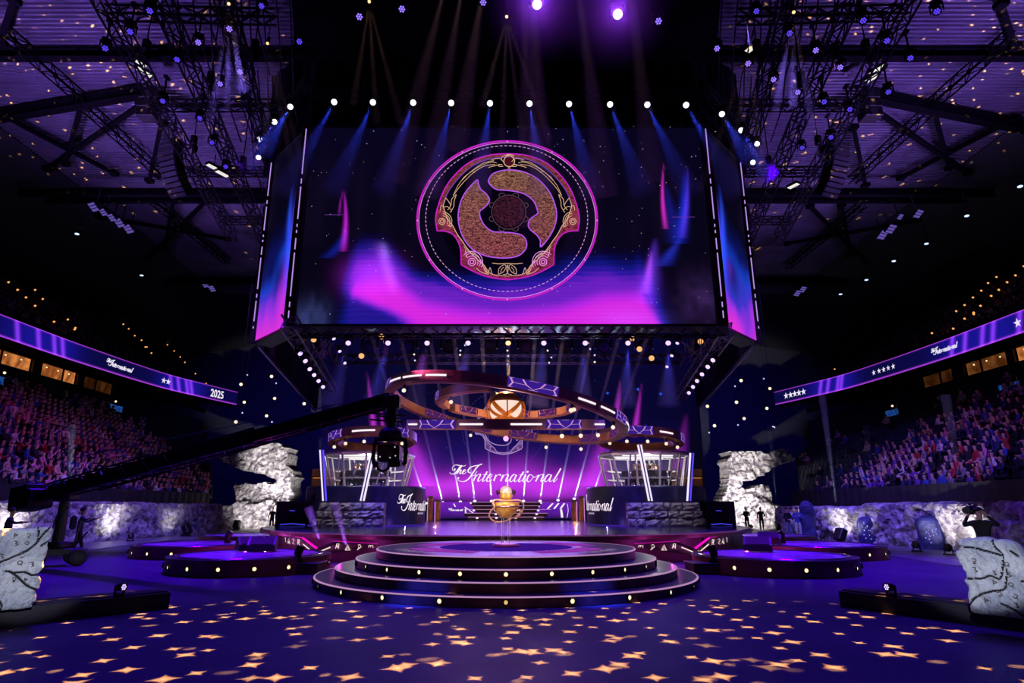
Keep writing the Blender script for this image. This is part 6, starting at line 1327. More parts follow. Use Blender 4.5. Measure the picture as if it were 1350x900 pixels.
# side ladders of lavender lamps running back under the screen
for sx in (-1, 1):
    w = SIDE[sx]; L = [(394, 465), (401, 475), (407, 486), (413, 494), (419, 502), (425, 510)] if sx < 0 else [(941.5, 474), (934.5, 483), (926.7, 493), (920, 502), (914.5, 510), (909, 518)]
    P3 = [atZ(*q, 8.1) for q in L]; a, b = P3[0], P3[-1]; dd = (b - a); truss(a - dd * .35 + Vector((0, 0, .55)), b + dd * .45 + Vector((0, 0, .55)), 'violet-lit truss running back under the screen, ' + w, .55, m=ALU)
    for i, p in enumerate(P3): lamp_at('under', None, 1, p, (sx * 2, 20, 0), '%s lavender lamp on the truss running back under the screen, %s' % (nth(i + 1), w), 'lavender lamps on the returning trusses', False)
    for i, (px, py) in enumerate(((439, 444), (447, 461), (454, 477)) if sx < 0 else ((894, 450), (886.5, 467), (880, 482))): p = atZ(px, py, 8.3); lamp_at('small_lav', L_LAV, .6, p, (sx * 2, 20, 0), '%s small lavender lamp inside the returning truss, %s' % (nth(i + 1), w), 'small lavender lamps under the screen', False)
    mb = MB(); rg = random.Random(6 + sx); base = atZ(408 if sx < 0 else 932, 452, 8.4)
    for k in range(9): q = base + Vector((rg.uniform(-.5, .5), rg.uniform(0, 3), .3)); mb.tube([q + Vector((0, 0, .2)), q + Vector((rg.uniform(-.3, .3), .2, -.4)), q + Vector((rg.uniform(-.4, .4), .5, -.7)), q + Vector((rg.uniform(-.4, .4), .9, .1))], .025, 5)
    o = mb.build('cable_loom', mat('grey_cable', S(120, 118, 124), .5, nscale=9)); tag(o, 'tangle of pale cable at the screen corner, ' + w, 'cable loom')
# spot fixtures along the far sides, lamps on the barrier line and on the ledges
for sx, L in ((-1, [(102, 305), (187, 360)]), (1, [(1344, 242), (1274, 281), (1221, 318), (1178, 341), (1142, 366), (1108, 385)])):
    for i, (px, py) in enumerate(L):
        p = atZ(px, py, 19.6); lamp_at('far', emis('lens_ice', S(190, 214, 255), 1.6), 1.1, p, (p.x * .9, p.y - 3, 3), '%s icy spot lamp high above the upper stand, %s' % (nth(i + 1), SIDE[sx]), 'icy spot lamps above the stands', False); o = MB().beam(p + Vector((0, 0, .4)), p + Vector((0, 0, 1.6)), .05).build('lamp_hanger', STEEL); tag(o, '%s thin hanger of an icy spot lamp, %s' % (nth(i + 1), SIDE[sx]), 'hanger', 'hangers of the icy spot lamps')
def floor_lamp(key, lens_m, loc, target, label, s=1., group='lamps on the floor and ledges'):
    loc = Vector(loc); k = 'floor' + key
    if k not in PROTO:
        o = thing('floor_spotlight', 'x', 'stage lamp'); MB().bbox((0, 0, .07 * s), (.34 * s, .28 * s, .14 * s), .02).build('lamp_base', HOUSE, o); m = MB()
        for q in (-1, 1): m.bbox((q * .19 * s, 0, .28 * s), (.05 * s, .12 * s, .34 * s), .015)
        m.build('yoke', HOUSE, o); m = MB(); m.lathe([(0, .15 * s), (.09 * s, .15 * s), (.135 * s, .08 * s), (.14 * s, -.14 * s), (.152 * s, -.16 * s), (.152 * s, -.20 * s), (.125 * s, -.18 * s), (0, -.178 * s)], 18); h = m.build('lamp_head', HOUSE, o, loc=(0, 0, .36 * s)); lens_mesh(.122 * s, -.186 * s).build('lens', lens_m, h, fix=False); PROTO[k] = o
    else: o = dup(PROTO[k])
    d = Vector(target) - loc; o.location = loc; o['label'] = label; o['group'] = group; o.rotation_euler = (0, 0, math.atan2(d.y, d.x) + PI / 2)
    for ch in o.children:
        if ch.name.startswith('lamp_head'): ch.rotation_euler = (-math.atan2(math.hypot(d.x, d.y), -(d.z - .36 * s)), 0, 0)
    return o
for sx in (-1, 1):
    a, t, nr, H = ledges[sx]; p = atZ(156 if sx < 0 else 1176, 789, ledges[sx][3]); floor_lamp('ledge', L_LAV, (p.x, p.y, H + .02), (p.x - sx * 5, p.y - 1.6, .7), 'lamp with a seven-eyed lens on the front ledge, ' + SIDE[sx], .45)
for i, (px, py, z, y, tx, lab) in enumerate([(392, 748, .28, 17.9, -3, 'lamp on the low joining box, crowded stand side'), (942, 748, .28, 17.9, 3, 'lamp on the low joining box, sparse stand side'), (412, 724, .4, 23, -6, 'lamp behind the nearest platform, crowded stand side'), (925, 724, .4, 23, 6, 'lamp behind the nearest platform, sparse stand side'), (300, 716, .46, 24.2, -5, 'lamp on the middle platform, crowded stand side'), (1032, 722, .46, 23.9, 5, 'lamp on the middle platform, sparse stand side')]):
    p = atY(px, py, y); floor_lamp('stage', L_LAV, (p.x, y, z if z > .1 else 0), (tx, y + 1.5, 9), lab, .8)
UPL = [(172, 710, 2.2, 0), (245, 704, 2.0, 1), (35, 716, 2.0, 0), (362, 697, 3.4, 0), (312, 697, 3.4, 1), (1085, 711, 2.2, 0), (1109, 711, 2.2, 1), (1208, 720, 2.2, 0), (1250, 722, 2.0, 0), (990, 697, 3.6, 0), (1027, 697, 3.4, 1), (1047, 704, 2.5, 0), (952, 698, 3.4, 0)]
LIT = []
for i, (px, py, d, big) in enumerate(UPL):
    g = atZ(px, py, 0); sx = -1 if px < 667 else 1
    if 280 < px < 400 or 940 < px < 1040: g = Vector((atY(px, 695, 50.8).x, 50.8, 0)); tgt = Vector((g.x, 54, 2.5))
    else: xr = -20.4 if sx < 0 else 17.2; g = atX(px, py, xr + (-sx) * .7) ; g.z = 0; tgt = Vector((xr + sx * .3, g.y + .2, .9))
    uplight(g.x, g.y, tgt.x, tgt.y, '%s black floor lamp lighting the rocks, counted from the crowded side%s' % (nth(i + 1), ', large' if big else ''), big); LIT.append((g, tgt))
# ---------------------------------------------------------------- fixtures of the wall beams
FAN = [(562, 664), (584, 663), (607, 662), (626, 661), (648, 661), (669, 661), (690, 661), (712, 661), (735.5, 660), (757, 658), (778, 662)]
for i, (px, py) in enumerate(FAN):
    p = atY(px, py, 44.9 if 610 < px < 730 else 44.6); o = thing('beam_lamp', '%s slim beam lamp at the foot of the LED wall, counted from the crowded side' % nth(i + 1), 'beam lamp', p); MB().bbox((0, 0, -.1), (.22, .2, .2), .03).build('housing', HOUSE, o); MB().sphere((0, -.06, .04), (.11, .08, .08), 10, 6).build('lens', emis('beam_lens', S(240, 235, 255), 1.6), o); MB().beam((0, .02, -.1), (0, .02, -.1 - max(.3, p.z - 1.2)), .06).build('stand', STEEL, o)
    d = Vector((0, -1.136, .375)).normalized(); BEAMS.append((p + d * .3, p + d * 21.5, .05, .10, 'fan'))
# ================================================================== CREW, PLAYERS, CAMERA CRANE
def standing(arms, stance=.10, lean=0., hands=True, stride=0.):
    V = {'pelvis': ((0, 0, .96), (.155, .115)), 'waist': ((0, .01, 1.10), (.14, .105)), 'chest': ((0, lean * .6, 1.31), (.17, .12)), **HEADJ(0, -.02 + lean, 1.64)}
    V['nose'] = ((0, -.115 + lean, 1.62), .014); E = [('pelvis', 'waist'), ('waist', 'chest'), ('chest', 'neck'), ('neck', 'chin'), ('chin', 'head'), ('head', 'crown'), ('head', 'nose')]
    for s_, A in zip((-1, 1), arms):
        q = 'lr'[s_ > 0]; V['sh' + q] = ((s_ * .18, lean * .6, 1.42), .066); el, wr = Vector((s_ * A[0][0], A[0][1], A[0][2])), Vector((s_ * A[1][0], A[1][1], A[1][2])); V['el' + q] = (tuple(el), .047); V['wr' + q] = (tuple(wr), .033)
        d = (wr - el).normalized(); pm = wr + d * .07; V['pa' + q] = (tuple(pm), (.042, .028)); E += [('chest', 'sh' + q), ('sh' + q, 'el' + q), ('el' + q, 'wr' + q), ('wr' + q, 'pa' + q)]
        if hands:
            sd = d.cross(Vector((0, 1, .2))).normalized(); nn = d.cross(sd)
            for k, (o_, L) in enumerate(((-.033, .066), (-.011, .078), (.011, .074), (.033, .058))):
                a = pm + d * .035 + sd * o_; b = a + d * L * .55; e = b + (d * .6 + nn * .6) * L * .5; V[f'f{k}a{q}'] = (tuple(a), .0105); V[f'f{k}b{q}'] = (tuple(b), .0095); V[f'f{k}c{q}'] = (tuple(e), .008); E += [('pa' + q, f'f{k}a{q}'), (f'f{k}a{q}', f'f{k}b{q}'), (f'f{k}b{q}', f'f{k}c{q}')]
            a = pm - d * .02 + sd * .05 * (1 if s_ < 0 else -1) + nn * .02; b = a + d * .045 + nn * .02; V['ta' + q] = (tuple(a), .012); V['tb' + q] = (tuple(b), .009); E += [('pa' + q, 'ta' + q), ('ta' + q, 'tb' + q)]
        st = s_ * stride * .5; V['hip' + q] = ((s_ * .09, 0, .90), .092); V['kn' + q] = ((s_ * stance, -.02 + st * .55, .50), .064); V['an' + q] = ((s_ * stance * 1.1, .02 + st, .10), .045); V['ft' + q] = ((s_ * stance * 1.25, -.12 + st, .045), .042); E += [('pelvis', 'hip' + q), ('hip' + q, 'kn' + q), ('kn' + q, 'an' + q), ('an' + q, 'ft' + q)]
    wr = [Vector(V['wr' + q][0]) for q in 'lr']; pa = [Vector(V['pa' + q][0]) for q in 'lr']
    def region(p):
        if p.z > 1.48 and abs(p.x) < .13 and (p - Vector((0, lean, 1.62))).length < .24: return 1 if (p.z > 1.68 or p.y > .02 + lean) else 0
        if min((p - h).length for h in pa) < .10: return 0
        if p.z < .11: return 4
        if p.z < .97 and min((p - h).length for h in wr) > .15 and abs(p.x) < .22: return 3
        return 2
    return V, E, region
DOWN = ((.24, .02, 1.16), (.25, -.06, .92)); CROSS = ((.27, -.06, 1.18), (.05, -.24, 1.14)); HOLD = ((.28, -.02, 1.17), (.14, -.24, 1.10)); UPCAM = ((.34, -.12, 1.34), (.17, -.24, 1.60)); GRIP = ((.32, -.16, 1.26), (.34, -.42, 1.38)); PHONE = ((.25, -.08, 1.18), (.10, -.26, 1.30))
SHOES = mat('dark_shoes', (.01, .01, .012), .5, nscale=9); JEANS = mat('pale_jeans', S(120, 136, 170), .8, nscale=7)
def crew(label, loc, rz, arms, shirt, tr=None, sc=1., group=None, extra=None, **k):
    V, E, rg = standing(arms, **k); me = skin_body('person', V, E, [SKIN, HAIR, SHIRTS[shirt], tr or TROU, SHOES], rg, 1); zmin = min(v.co.z for v in me.vertices)
    o = bpy.data.objects.new('person', me); C.objects.link(o); o.location = Vector(loc) - Vector((0, 0, zmin * sc)); o.rotation_euler = (0, 0, rz); o.scale = (sc,) * 3; tag(o, label, 'person', group)
    m = MB(); hx = k.get('lean', 0.) - .03; m.sphere((0, hx + .03, 1.70), (.094, .105, .085), 14, 8); m.v = [p for p in m.v]; h = m.build('hair', HAIR, o, smooth=True)
    return o
g = atZ(99, 735, 0)
c1 = crew('person in dark jacket gripping the crane handle beside its dolly', (g.x, g.y, 0), 2.2, (GRIP, DOWN), 'navy', stance=.13, stride=.34)
m = MB(); m.bbox((0, .24, 1.24), (.34, .2, .5), .07); m.build('backpack', mat('backpack_cloth', S(26, 30, 60), .8, nscale=8), c1)
g2 = atX(12, 720, -19.2); c2 = crew('person in dark shirt reaching towards the back end of the crane', (atY(10, 700, 20.2).x, 20.2, 0), 2.0, (((.3, -.2, 1.3), (.3, -.45, 1.32)), DOWN), 'black')
g = atY(1302, 735, 15.5); c3 = crew('person in black shirt aiming a shoulder camera behind the rune slab, sparse stand side', (g.x, 15.5, 0), -.85, (UPCAM, ((.36, -.02, 1.36), (.17, -.24, 1.60))), 'black', stance=.13)
Rz = Matrix.Rotation(-.85, 3, 'Z'); hp = Vector((g.x, 15.5, 0)) + Rz @ Vector((-.13, -.12, 1.66))
cam = thing('shoulder_camera', 'black broadcast camera on the shoulder of the person behind the rune slab', 'camera', hp, -.85)
MB().bbox((0, .05, .02), (.14, .44, .2), .03).build('body', HOUSE, cam); MB().cyl((0, -.16, .02), (0, -.42, .02), .06, .08, 16).build('lens_barrel', BLACK, cam); MB().bbox((.0, -.02, .16), (.04, .22, .05), .01).build('handle', STEEL, cam); MB().bbox((.13, -.1, .04), (.12, .16, .08), .02).build('viewfinder', HOUSE, cam)
for i, (px, yy, arms, sh, tr_, lab, rz) in enumerate([(985, 48.6, (CROSS, CROSS), 'black', None, 'person in black shirt with arms folded before the flat-topped rock arch, nearer the stage', .1), (1004, 48.6, (DOWN, HOLD), 'black', None, 'person in dark shirt before the flat-topped rock arch, farther from the stage', -.2), (1039, 36.2, (HOLD, HOLD), 'black', JEANS, 'person in dark top and pale jeans beside the tall standing stone, nearer the stage', .3), (1052, 35.6, (PHONE, PHONE), 'blue', mat('white_trousers', S(196, 206, 214), .8, nscale=6), 'person in blue shirt and white trousers beside the tall standing stone', -.4), (1045, 37.0, (DOWN, DOWN), 'white', JEANS, 'person in white shirt standing between the man in blue and the rock barrier', .8), (358, 48.5, (DOWN, DOWN), 'navy', None, 'person in dark clothes standing before the overhanging rock arch', .2)]):
    p = atY(px, 690, yy); crew(lab, (p.x, yy, 0), rz, arms, sh, tr_, hands=False)
p = atY(416, 690, 30.6); crew('person in black leaning over at the side of the crowded-side team booth', (p.x, 30.4, ZD), .9, (HOLD, DOWN), 'black', lean=-.16, sc=1.05)
# players
PCH = mat('gaming_chair', S(30, 26, 40), .6, nscale=6); cp = None
for si, sx in enumerate((-1, 1)):
    bx, by = sx * 7.05, 32.3
    for k in range(5):
        a = -1.05 + .525 * k; r_ = .62; c = Vector((bx + r_ * math.sin(a), by - .2 - r_ * math.cos(a), ZP - .12)); w = SIDE[sx]; nthp = ('first', 'second', 'third', 'fourth', 'fifth')[4 - k if sx < 0 else k]
        if cp is None:
            cp = thing('gaming_chair', 'x', 'chair'); MB().bbox((0, 0, .40), (.48, .46, .1), .04).build('seat', PCH, cp); MB().bbox((0, .27, .82), (.46, .1, .78), .05).build('backrest', PCH, cp); MB().cyl((0, 0, .12), (0, 0, .38), .05, n=8).build('stem', STEEL, cp); mm = MB()
            for q in range(5): mm.beam((0, 0, .14), (.22 * math.cos(q * 1.257), .22 * math.sin(q * 1.257), .12), .05)
            mm.build('foot', STEEL, cp); o = cp; o.location = c; o.rotation_euler = (0, 0, a)
        else: o = dup(cp, c, a)
        o['label'] = 'dark gaming chair at the booth desk, %s place from the stage centre, %s' % (nthp, w); o['group'] = 'gaming chairs in the team booths'
        po = person_copy(SEATED['chin' if k % 2 else 'lap'], 'white' if k == 1 else ('blue' if sx < 0 else 'grey'), 'player with headset at the booth desk, %s place from the stage centre, %s' % (nthp, w), c, a, 'players in the team booths')
        mm = MB(); mm.tube([(math.cos(q) * .105, -.03, 1.20 + math.sin(q) * .12) for q in np.linspace(0, PI, 9)], .016, 6)
        for q in (-1, 1): mm.sphere((q * .1, -.03, 1.19), (.03, .05, .055), 10, 6)
        mm.build('headset', BLACK, po)
# camera crane
JB = mat('crane_paint', (.012, .012, .016), .45, .4, nscale=6); JR = mat('crane_tyre', S(34, 26, 40), .7, nscale=10)
tip = Vector((-2.45, 13.2, 3.98)); piv = Vector((-13.95, 20.2, 2.35)); jb = thing('camera_crane', 'long black camera crane reaching from its wheeled dolly across the floor to the stage', 'camera crane', (piv.x, piv.y, 0)); O = Vector((piv.x, piv.y, 0))
ax = (tip - piv).normalized()
def tele(p, q, w0, h0, nm):
    m = MB(); lattice(m, p - O, q - O, w0, h0, r=.022); m.beam(p - O, q - O, w0 * .82, h0 * .8); return m.build(nm, JB, jb)
L = (tip - piv).length; tele(piv - ax * 1.0, piv + ax * L * .36, .42, .46, 'arm_section'); tele(piv + ax * L * .34, piv + ax * L * .68, .32, .35, 'arm_section'); tele(piv + ax * L * .66, tip, .23, .25, 'arm_section')
m = MB(); m.tube([piv - O + Vector((0, 0, .3)), piv - O + Vector((0, 0, .9)) + ax * .3, tip - O + Vector((0, 0, .15))], .012, 5); m.tube([piv + ax * 2 - O - Vector((0, 0, .35)), piv + ax * L * .5 - O - Vector((0, 0, .30)), tip - O - Vector((0, 0, .15))], .025, 5); m.build('guy_cable', CABLE, jb)
bk = piv - ax * 2.3 - Vector((0, 0, .1)); m = MB(); R = ax.to_track_quat('X', 'Z').to_matrix(); m.bbox(bk - O, (1.3, .8, .62), .05, R)
for k in range(4): m.bbox(bk - O + R @ Vector((-.45 + .28 * k, 0, .1)), (.22, .9, .74), .03, R)
m.build('counterweight', JB, jb); MB().beam(bk - O, piv - O, .3, .3).build('weight_arm', JB, jb)
m = MB(); m.cyl((0, 0, .62), piv - O - Vector((0, 0, .1)), .17, .13, 12); m.bbox((0, 0, .62), (.7, .7, .18), .04); m.build('column', JB, jb)
MB().bbox(piv - O - Vector((0, 0, .15)), (.55, .6, .5), .06).build('pivot_head', JB, jb)
fw = Vector((.75, .66, 0)).normalized(); sd = Vector((-.66, .75, 0)); m = MB()
for q in (-1, 1): m.beam(fw * -.75 + sd * .42 * q + Vector((0, 0, .42)), fw * .75 + sd * .42 * q + Vector((0, 0, .42)), .12, .14)
for q in (-1, 0, 1): m.beam(fw * .7 * q - sd * .42 + Vector((0, 0, .42)), fw * .7 * q + sd * .42 + Vector((0, 0, .42)), .12, .12)
m.bbox((0, 0, .5), (.8, .8, .06), .02, Matrix.Rotation(.72, 3, 'Z')); m.build('dolly_frame', JB, jb)
for q in (-1, 1):
    for r_ in (-1, 1):
        c = fw * .52 * q + sd * .46 * r_ + Vector((0, 0, .27)); m = MB(); n = 20
        prof = [(.12, -.10), (.22, -.11), (.262, -.07), (.27, 0), (.262, .07), (.22, .11), (.12, .10)]; Rw = sd.to_track_quat('Z', 'Y').to_matrix(); m.lathe(prof, 20, closed=True); m.v = [tuple(Rw @ Vector(p) + c) for p in m.v]; wl = m.build('wheel', JR, jb, smooth=False); m = MB(); m.lathe([(0, -.09), (.13, -.09), (.13, .09), (0, .09)], 14); m.v = [tuple(Rw @ Vector(p) + c) for p in m.v]; m.build('hub', STEEL, wl)
for P in ([(-.1, -.35, .55), (.25, -.6, 1.5), (.5, -.5, 1.75)], [(-.2, .35, .55), (-.4, .5, 1.4)], [(.3, .3, .5), (.4, .35, 1.35), (.7, .3, 1.4)], [(.3, .3, .5), (.75, .2, 1.0)]): MB().tube(P, .025, 6).build('handle_bar', STEEL, jb)
# remote head hanging from the tip
hd = thing('crane_camera', 'black remote camera head hanging from the tip of the crane', 'camera', tip)
s_ = 1.0; m = MB(); m.bbox((0, 0, -.05), (.34, .3, .3), .04); m.cyl((0, 0, -.2), (0, 0, -.62), .10, n=14); m.bbox((0, 0, -.42), (.24, .26, .2), .04); m.build('riser', JB, hd)
m = MB()
for z, w in ((-.30, .58), (-.44, .5), (-.36, .3)): m.beam((-w * .9, 0, z + .02), (w * .55, 0, z - .04), .035)
m.build('cable_arm', CABLE, hd)
m = MB(); m.lathe([(.12, -.58), (.22, -.66), (.26, -.78), (.2, -.84), (0, -.84)], 20); m.build('pan_motor', JB, hd, smooth=True)
m = MB(); m.tube([(-.3, 0, -.82), (-.33, 0, -.95), (-.34, 0, -1.1), (-.33, 0, -1.32), (-.28, 0, -1.42)], .045, 8); m.tube([(.3, 0, -.82), (.33, 0, -.95), (.34, 0, -1.1), (.33, 0, -1.32), (.28, 0, -1.38)], .045, 8); m.bbox((0, 0, -.84), (.62, .2, .08), .03); m.build('cradle', JB, hd)
m = MB(); m.bbox((0, .05, -1.14), (.46, .5, .34), .04); m.bbox((-.06, -.05, -.95), (.36, .3, .07), .02); m.bbox((.1, .1, -1.35), (.26, .3, .12), .03); m.build('camera_body', HOUSE, hd); MB().cyl((-.02, -.18, -1.13), (-.02, -.42, -1.13), .10, .12, 20).build('lens_barrel', BLACK, hd); MB().bbox((-.03, -.11, -.945), (.3, .22, .05), .01).build('top_plate', mat('camera_top', S(150, 96, 90), .5, nscale=5), hd)
m = MB(); m.tube([(-.24, -.12, -1.33), (-.2, -.16, -1.46), (-.1, -.16, -1.52), (0, -.14, -1.46), (.02, -.1, -1.36)], .03, 8); m.build('loop_cable', CABLE, hd); m = MB()
for x, z in ((-.16, -1.22), (-.15, -1.08), (.14, -1.02), (.16, -1.2), (.05, -1.24)): m.sphere((x, -.21, z), .016, 8, 6)
m.build('signal_light', emis('tally_white', S(190, 170, 200), .9), hd)
# ================================================================== LIGHT
BL, VI, MGc, WH, WM = (.05, .0, 1.0), (.10, .0, 1.0), (1.0, .08, .85), (1.0, .95, .85), (1.0, .62, .25)
# blue and violet washes on the floor from the ceiling trusses
for sx in (-1, 1):
    spot((sx * 12, 17, 18), (sx * 7, 13, 0), (.06, .0, 1.0), 7000, 60, 1., .4)
    spot((sx * 13, 26, 18), (sx * 11, 20, 0), VI, 32000, 46, 1., .4)
    spot((sx * 14, 34, 18), (sx * 14, 34, 0), (.18, .06, 1.0), 12000, 55, 1., .4)
    spot((sx * 9, 12, 18.5), (sx * 7, 7, 0), (.02, .0, 1.0), 1800, 60, 1., .4)
spot((0, 10, 19), (0, 9, 0), (.03, .0, 1.0), 2400, 50, 1., .4)
# deck and round stage
for sx in (-1, 1):
    spot((sx * 6, 25.6, 8.0), (sx * 3, 29, .9), (.20, .10, 1.0), 3000, 70, 1., .2)
    spot((sx * 5, 23.4, 8.4), (sx * 2.6, 14.5, .3), (.2, .05, 1.0), 900, 30, 1., .2)
    spot((sx * 4.5, 6, 12), (sx * 1.75, 12.4, .4), (.03, .05, 1.0), 40000, 6, .9, .1)
    spot((sx * 8, 16.6, 17.8), (sx * 1.0, 16.6, .7), VI, 1600, 30, 1., .2)
spot((0, -1, 2.9), (0, 18, 1.0), (1.0, .35, .40), 200, 50, 1., .3)
area((0, 44.3, 6), (0, 30, .9), (.32, .14, 1.0), 700, 10, 3)
# magenta strips light the fascia
for sx in (-1, 1):
    point((sx * 8.1, 21.9, .55), MGc, 26, .02); point((sx * 5.2, 20.4, .6), MGc, 18, .02); point((sx * 9.6, 24.0, .6), MGc, 24, .02)
    # booths
    bx = sx * 7.05; point((bx, 31.9, 3.9), WH, 260, .3); spot((bx + sx * 1.0, 25.7, 7.9), (bx, 29.8, 1.5), (.75, .7, .9), 1300, 34, .8, .1); spot((bx - sx, 25.7, 7.9), (bx - sx * 2, 29, 1.4), (.12, .06, 1.0), 1500, 36, .8, .1)
    point((sx * 4.6, 29.3, 1.0), (.3, .14, 1.0), 10, .015)
    # rock formations and stands
    spot((sx * 14, 40, .3), (sx * 19.5, 54, 5.5), (1.0, .96, .82), 26000, 25, .8, .1)
    spot((sx * 20, 49.5, .3), (sx * 20.5, 54, 1.5), (1.0, .96, .82), 1200, 80, .8, .1)
    spot((sx * 12, 30, 18), (sx * 27, 36, 5), (.75, .12, 1.0) if sx < 0 else (.55, .14, 1.0), 2600 if sx < 0 else 1700, 46, 1., .3)
    spot((sx * 12, 20, 18.5), (sx * 26, 30, 4), (.8, .14, .95) if sx < 0 else (.6, .16, 1.0), 1900 if sx < 0 else 1300, 44, 1., .3)
    spot((sx * 12, 36, 18), (sx * 26, 46, 4), (.5, .1, 1.0) if sx < 0 else (.08, .08, 1.0), 2200 if sx < 0 else 2400, 44, 1., .3)
    spot((sx * 8, 16.6, 18), (sx * 20, 33, 1), (.22, .14, 1.0), 26000, 34, .9, .3)
    spot((sx * 9, 30, 18), (sx * 20, 62, 6), (.05, .04, 1.0), 9000, 60, 1., .4); spot((sx * 17, 50, 17), (sx * 22, 84, 9), (.05, .03, 1.0), 16000, 80, 1., .4)  # blue lamps added to tint the far end in place of navy haze
    # roof wash and the golden glitter on the corrugations
    spot((sx * 25, 22, 13), (sx * 20, 29, 24.5), (.34, .16, 1.0), 13000, 110, 1., .5)
    spot((sx * 27, 38, 14), (sx * 20, 38, 24.5), (.40, .2, 1.0), 4500, 110, 1., .5)
    for x, y, R, wh in plats:
        if x * sx > 0: spot((x * .75, y - 4, 17.5), (x, y, .4), (.45, .06, 1.0), 9000, 15, .8, .2)  # violet spot added over each platform so its disc looks lit
    # rune slabs
    a, t, nr, H = ledges[sx]; q = a + t * (2.0 if sx > 0 else 1.9); spot((sx * 3.2, 4.2, 2.3), (q.x + sx * .35, q.y, 1.08), (.80, .86, 1.0), 1500, 17, .35, .05)
    for k in range(3): x, y = (-20.6, (24, 34, 44)[k]) if sx < 0 else (17.4, (23, 31, 39)[k]); 
# uplights at the rocks
for i, (g, tgt) in enumerate(LIT):
    far = g.y > 49; d = (tgt - g).normalized(); spot(g + Vector((0, 0, .5)) + d * .25, tgt + Vector((0, 0, .3)), WH, 1100 if far else 300, 115, .9, .05)
# ring glow, with unseen front spots added to brighten the rings
point((0, 28, 4.5), (.8, .3, 1.0), 60, .02); point((0, 28, 7.1), (1.0, .6, .3), 420, .03); point((0, 28.4, 5.1), (1.0, .6, .4), 200, .02); spot((-6, 24.3, 8.4), (1, 23, 6.2), (1.0, .1, .3), 1500, 34, .8, .1); spot((5, 20, 1), (0, 29, 6), (.8, .5, .6), 1600, 40, .8, .2); spot((-5, 20, 1), (0, 29, 6), (.8, .5, .6), 1600, 40, .8, .2)
for sx in (-1, 1): spot((sx * 7, 26, 5), (sx * 7.05, 32, 4.9), (.9, .3, .7), 120, 50, .9, .1)
for sx in (-1, 1): point((sx * 4.3, 39.4, 1.9), (1.0, .45, .2), 45, .02)
# trophy key
spot((2, 9, 10), (0, 16.6, 1.9), (1.0, .85, .7), 5000, 8, .7, .1); spot((-2.5, 10, 6), (0, 16.6, 1.7), (1.0, .8, .6), 2600, 9, .7, .4); spot((-5.6, 11.2, .75), (0, 16.6, 1.9), (1.0, .72, .45), 1500, 12, .7, .1); spot((5.6, 11.2, .75), (0, 16.6, 1.9), (1.0, .72, .55), 1500, 12, .7, .1)
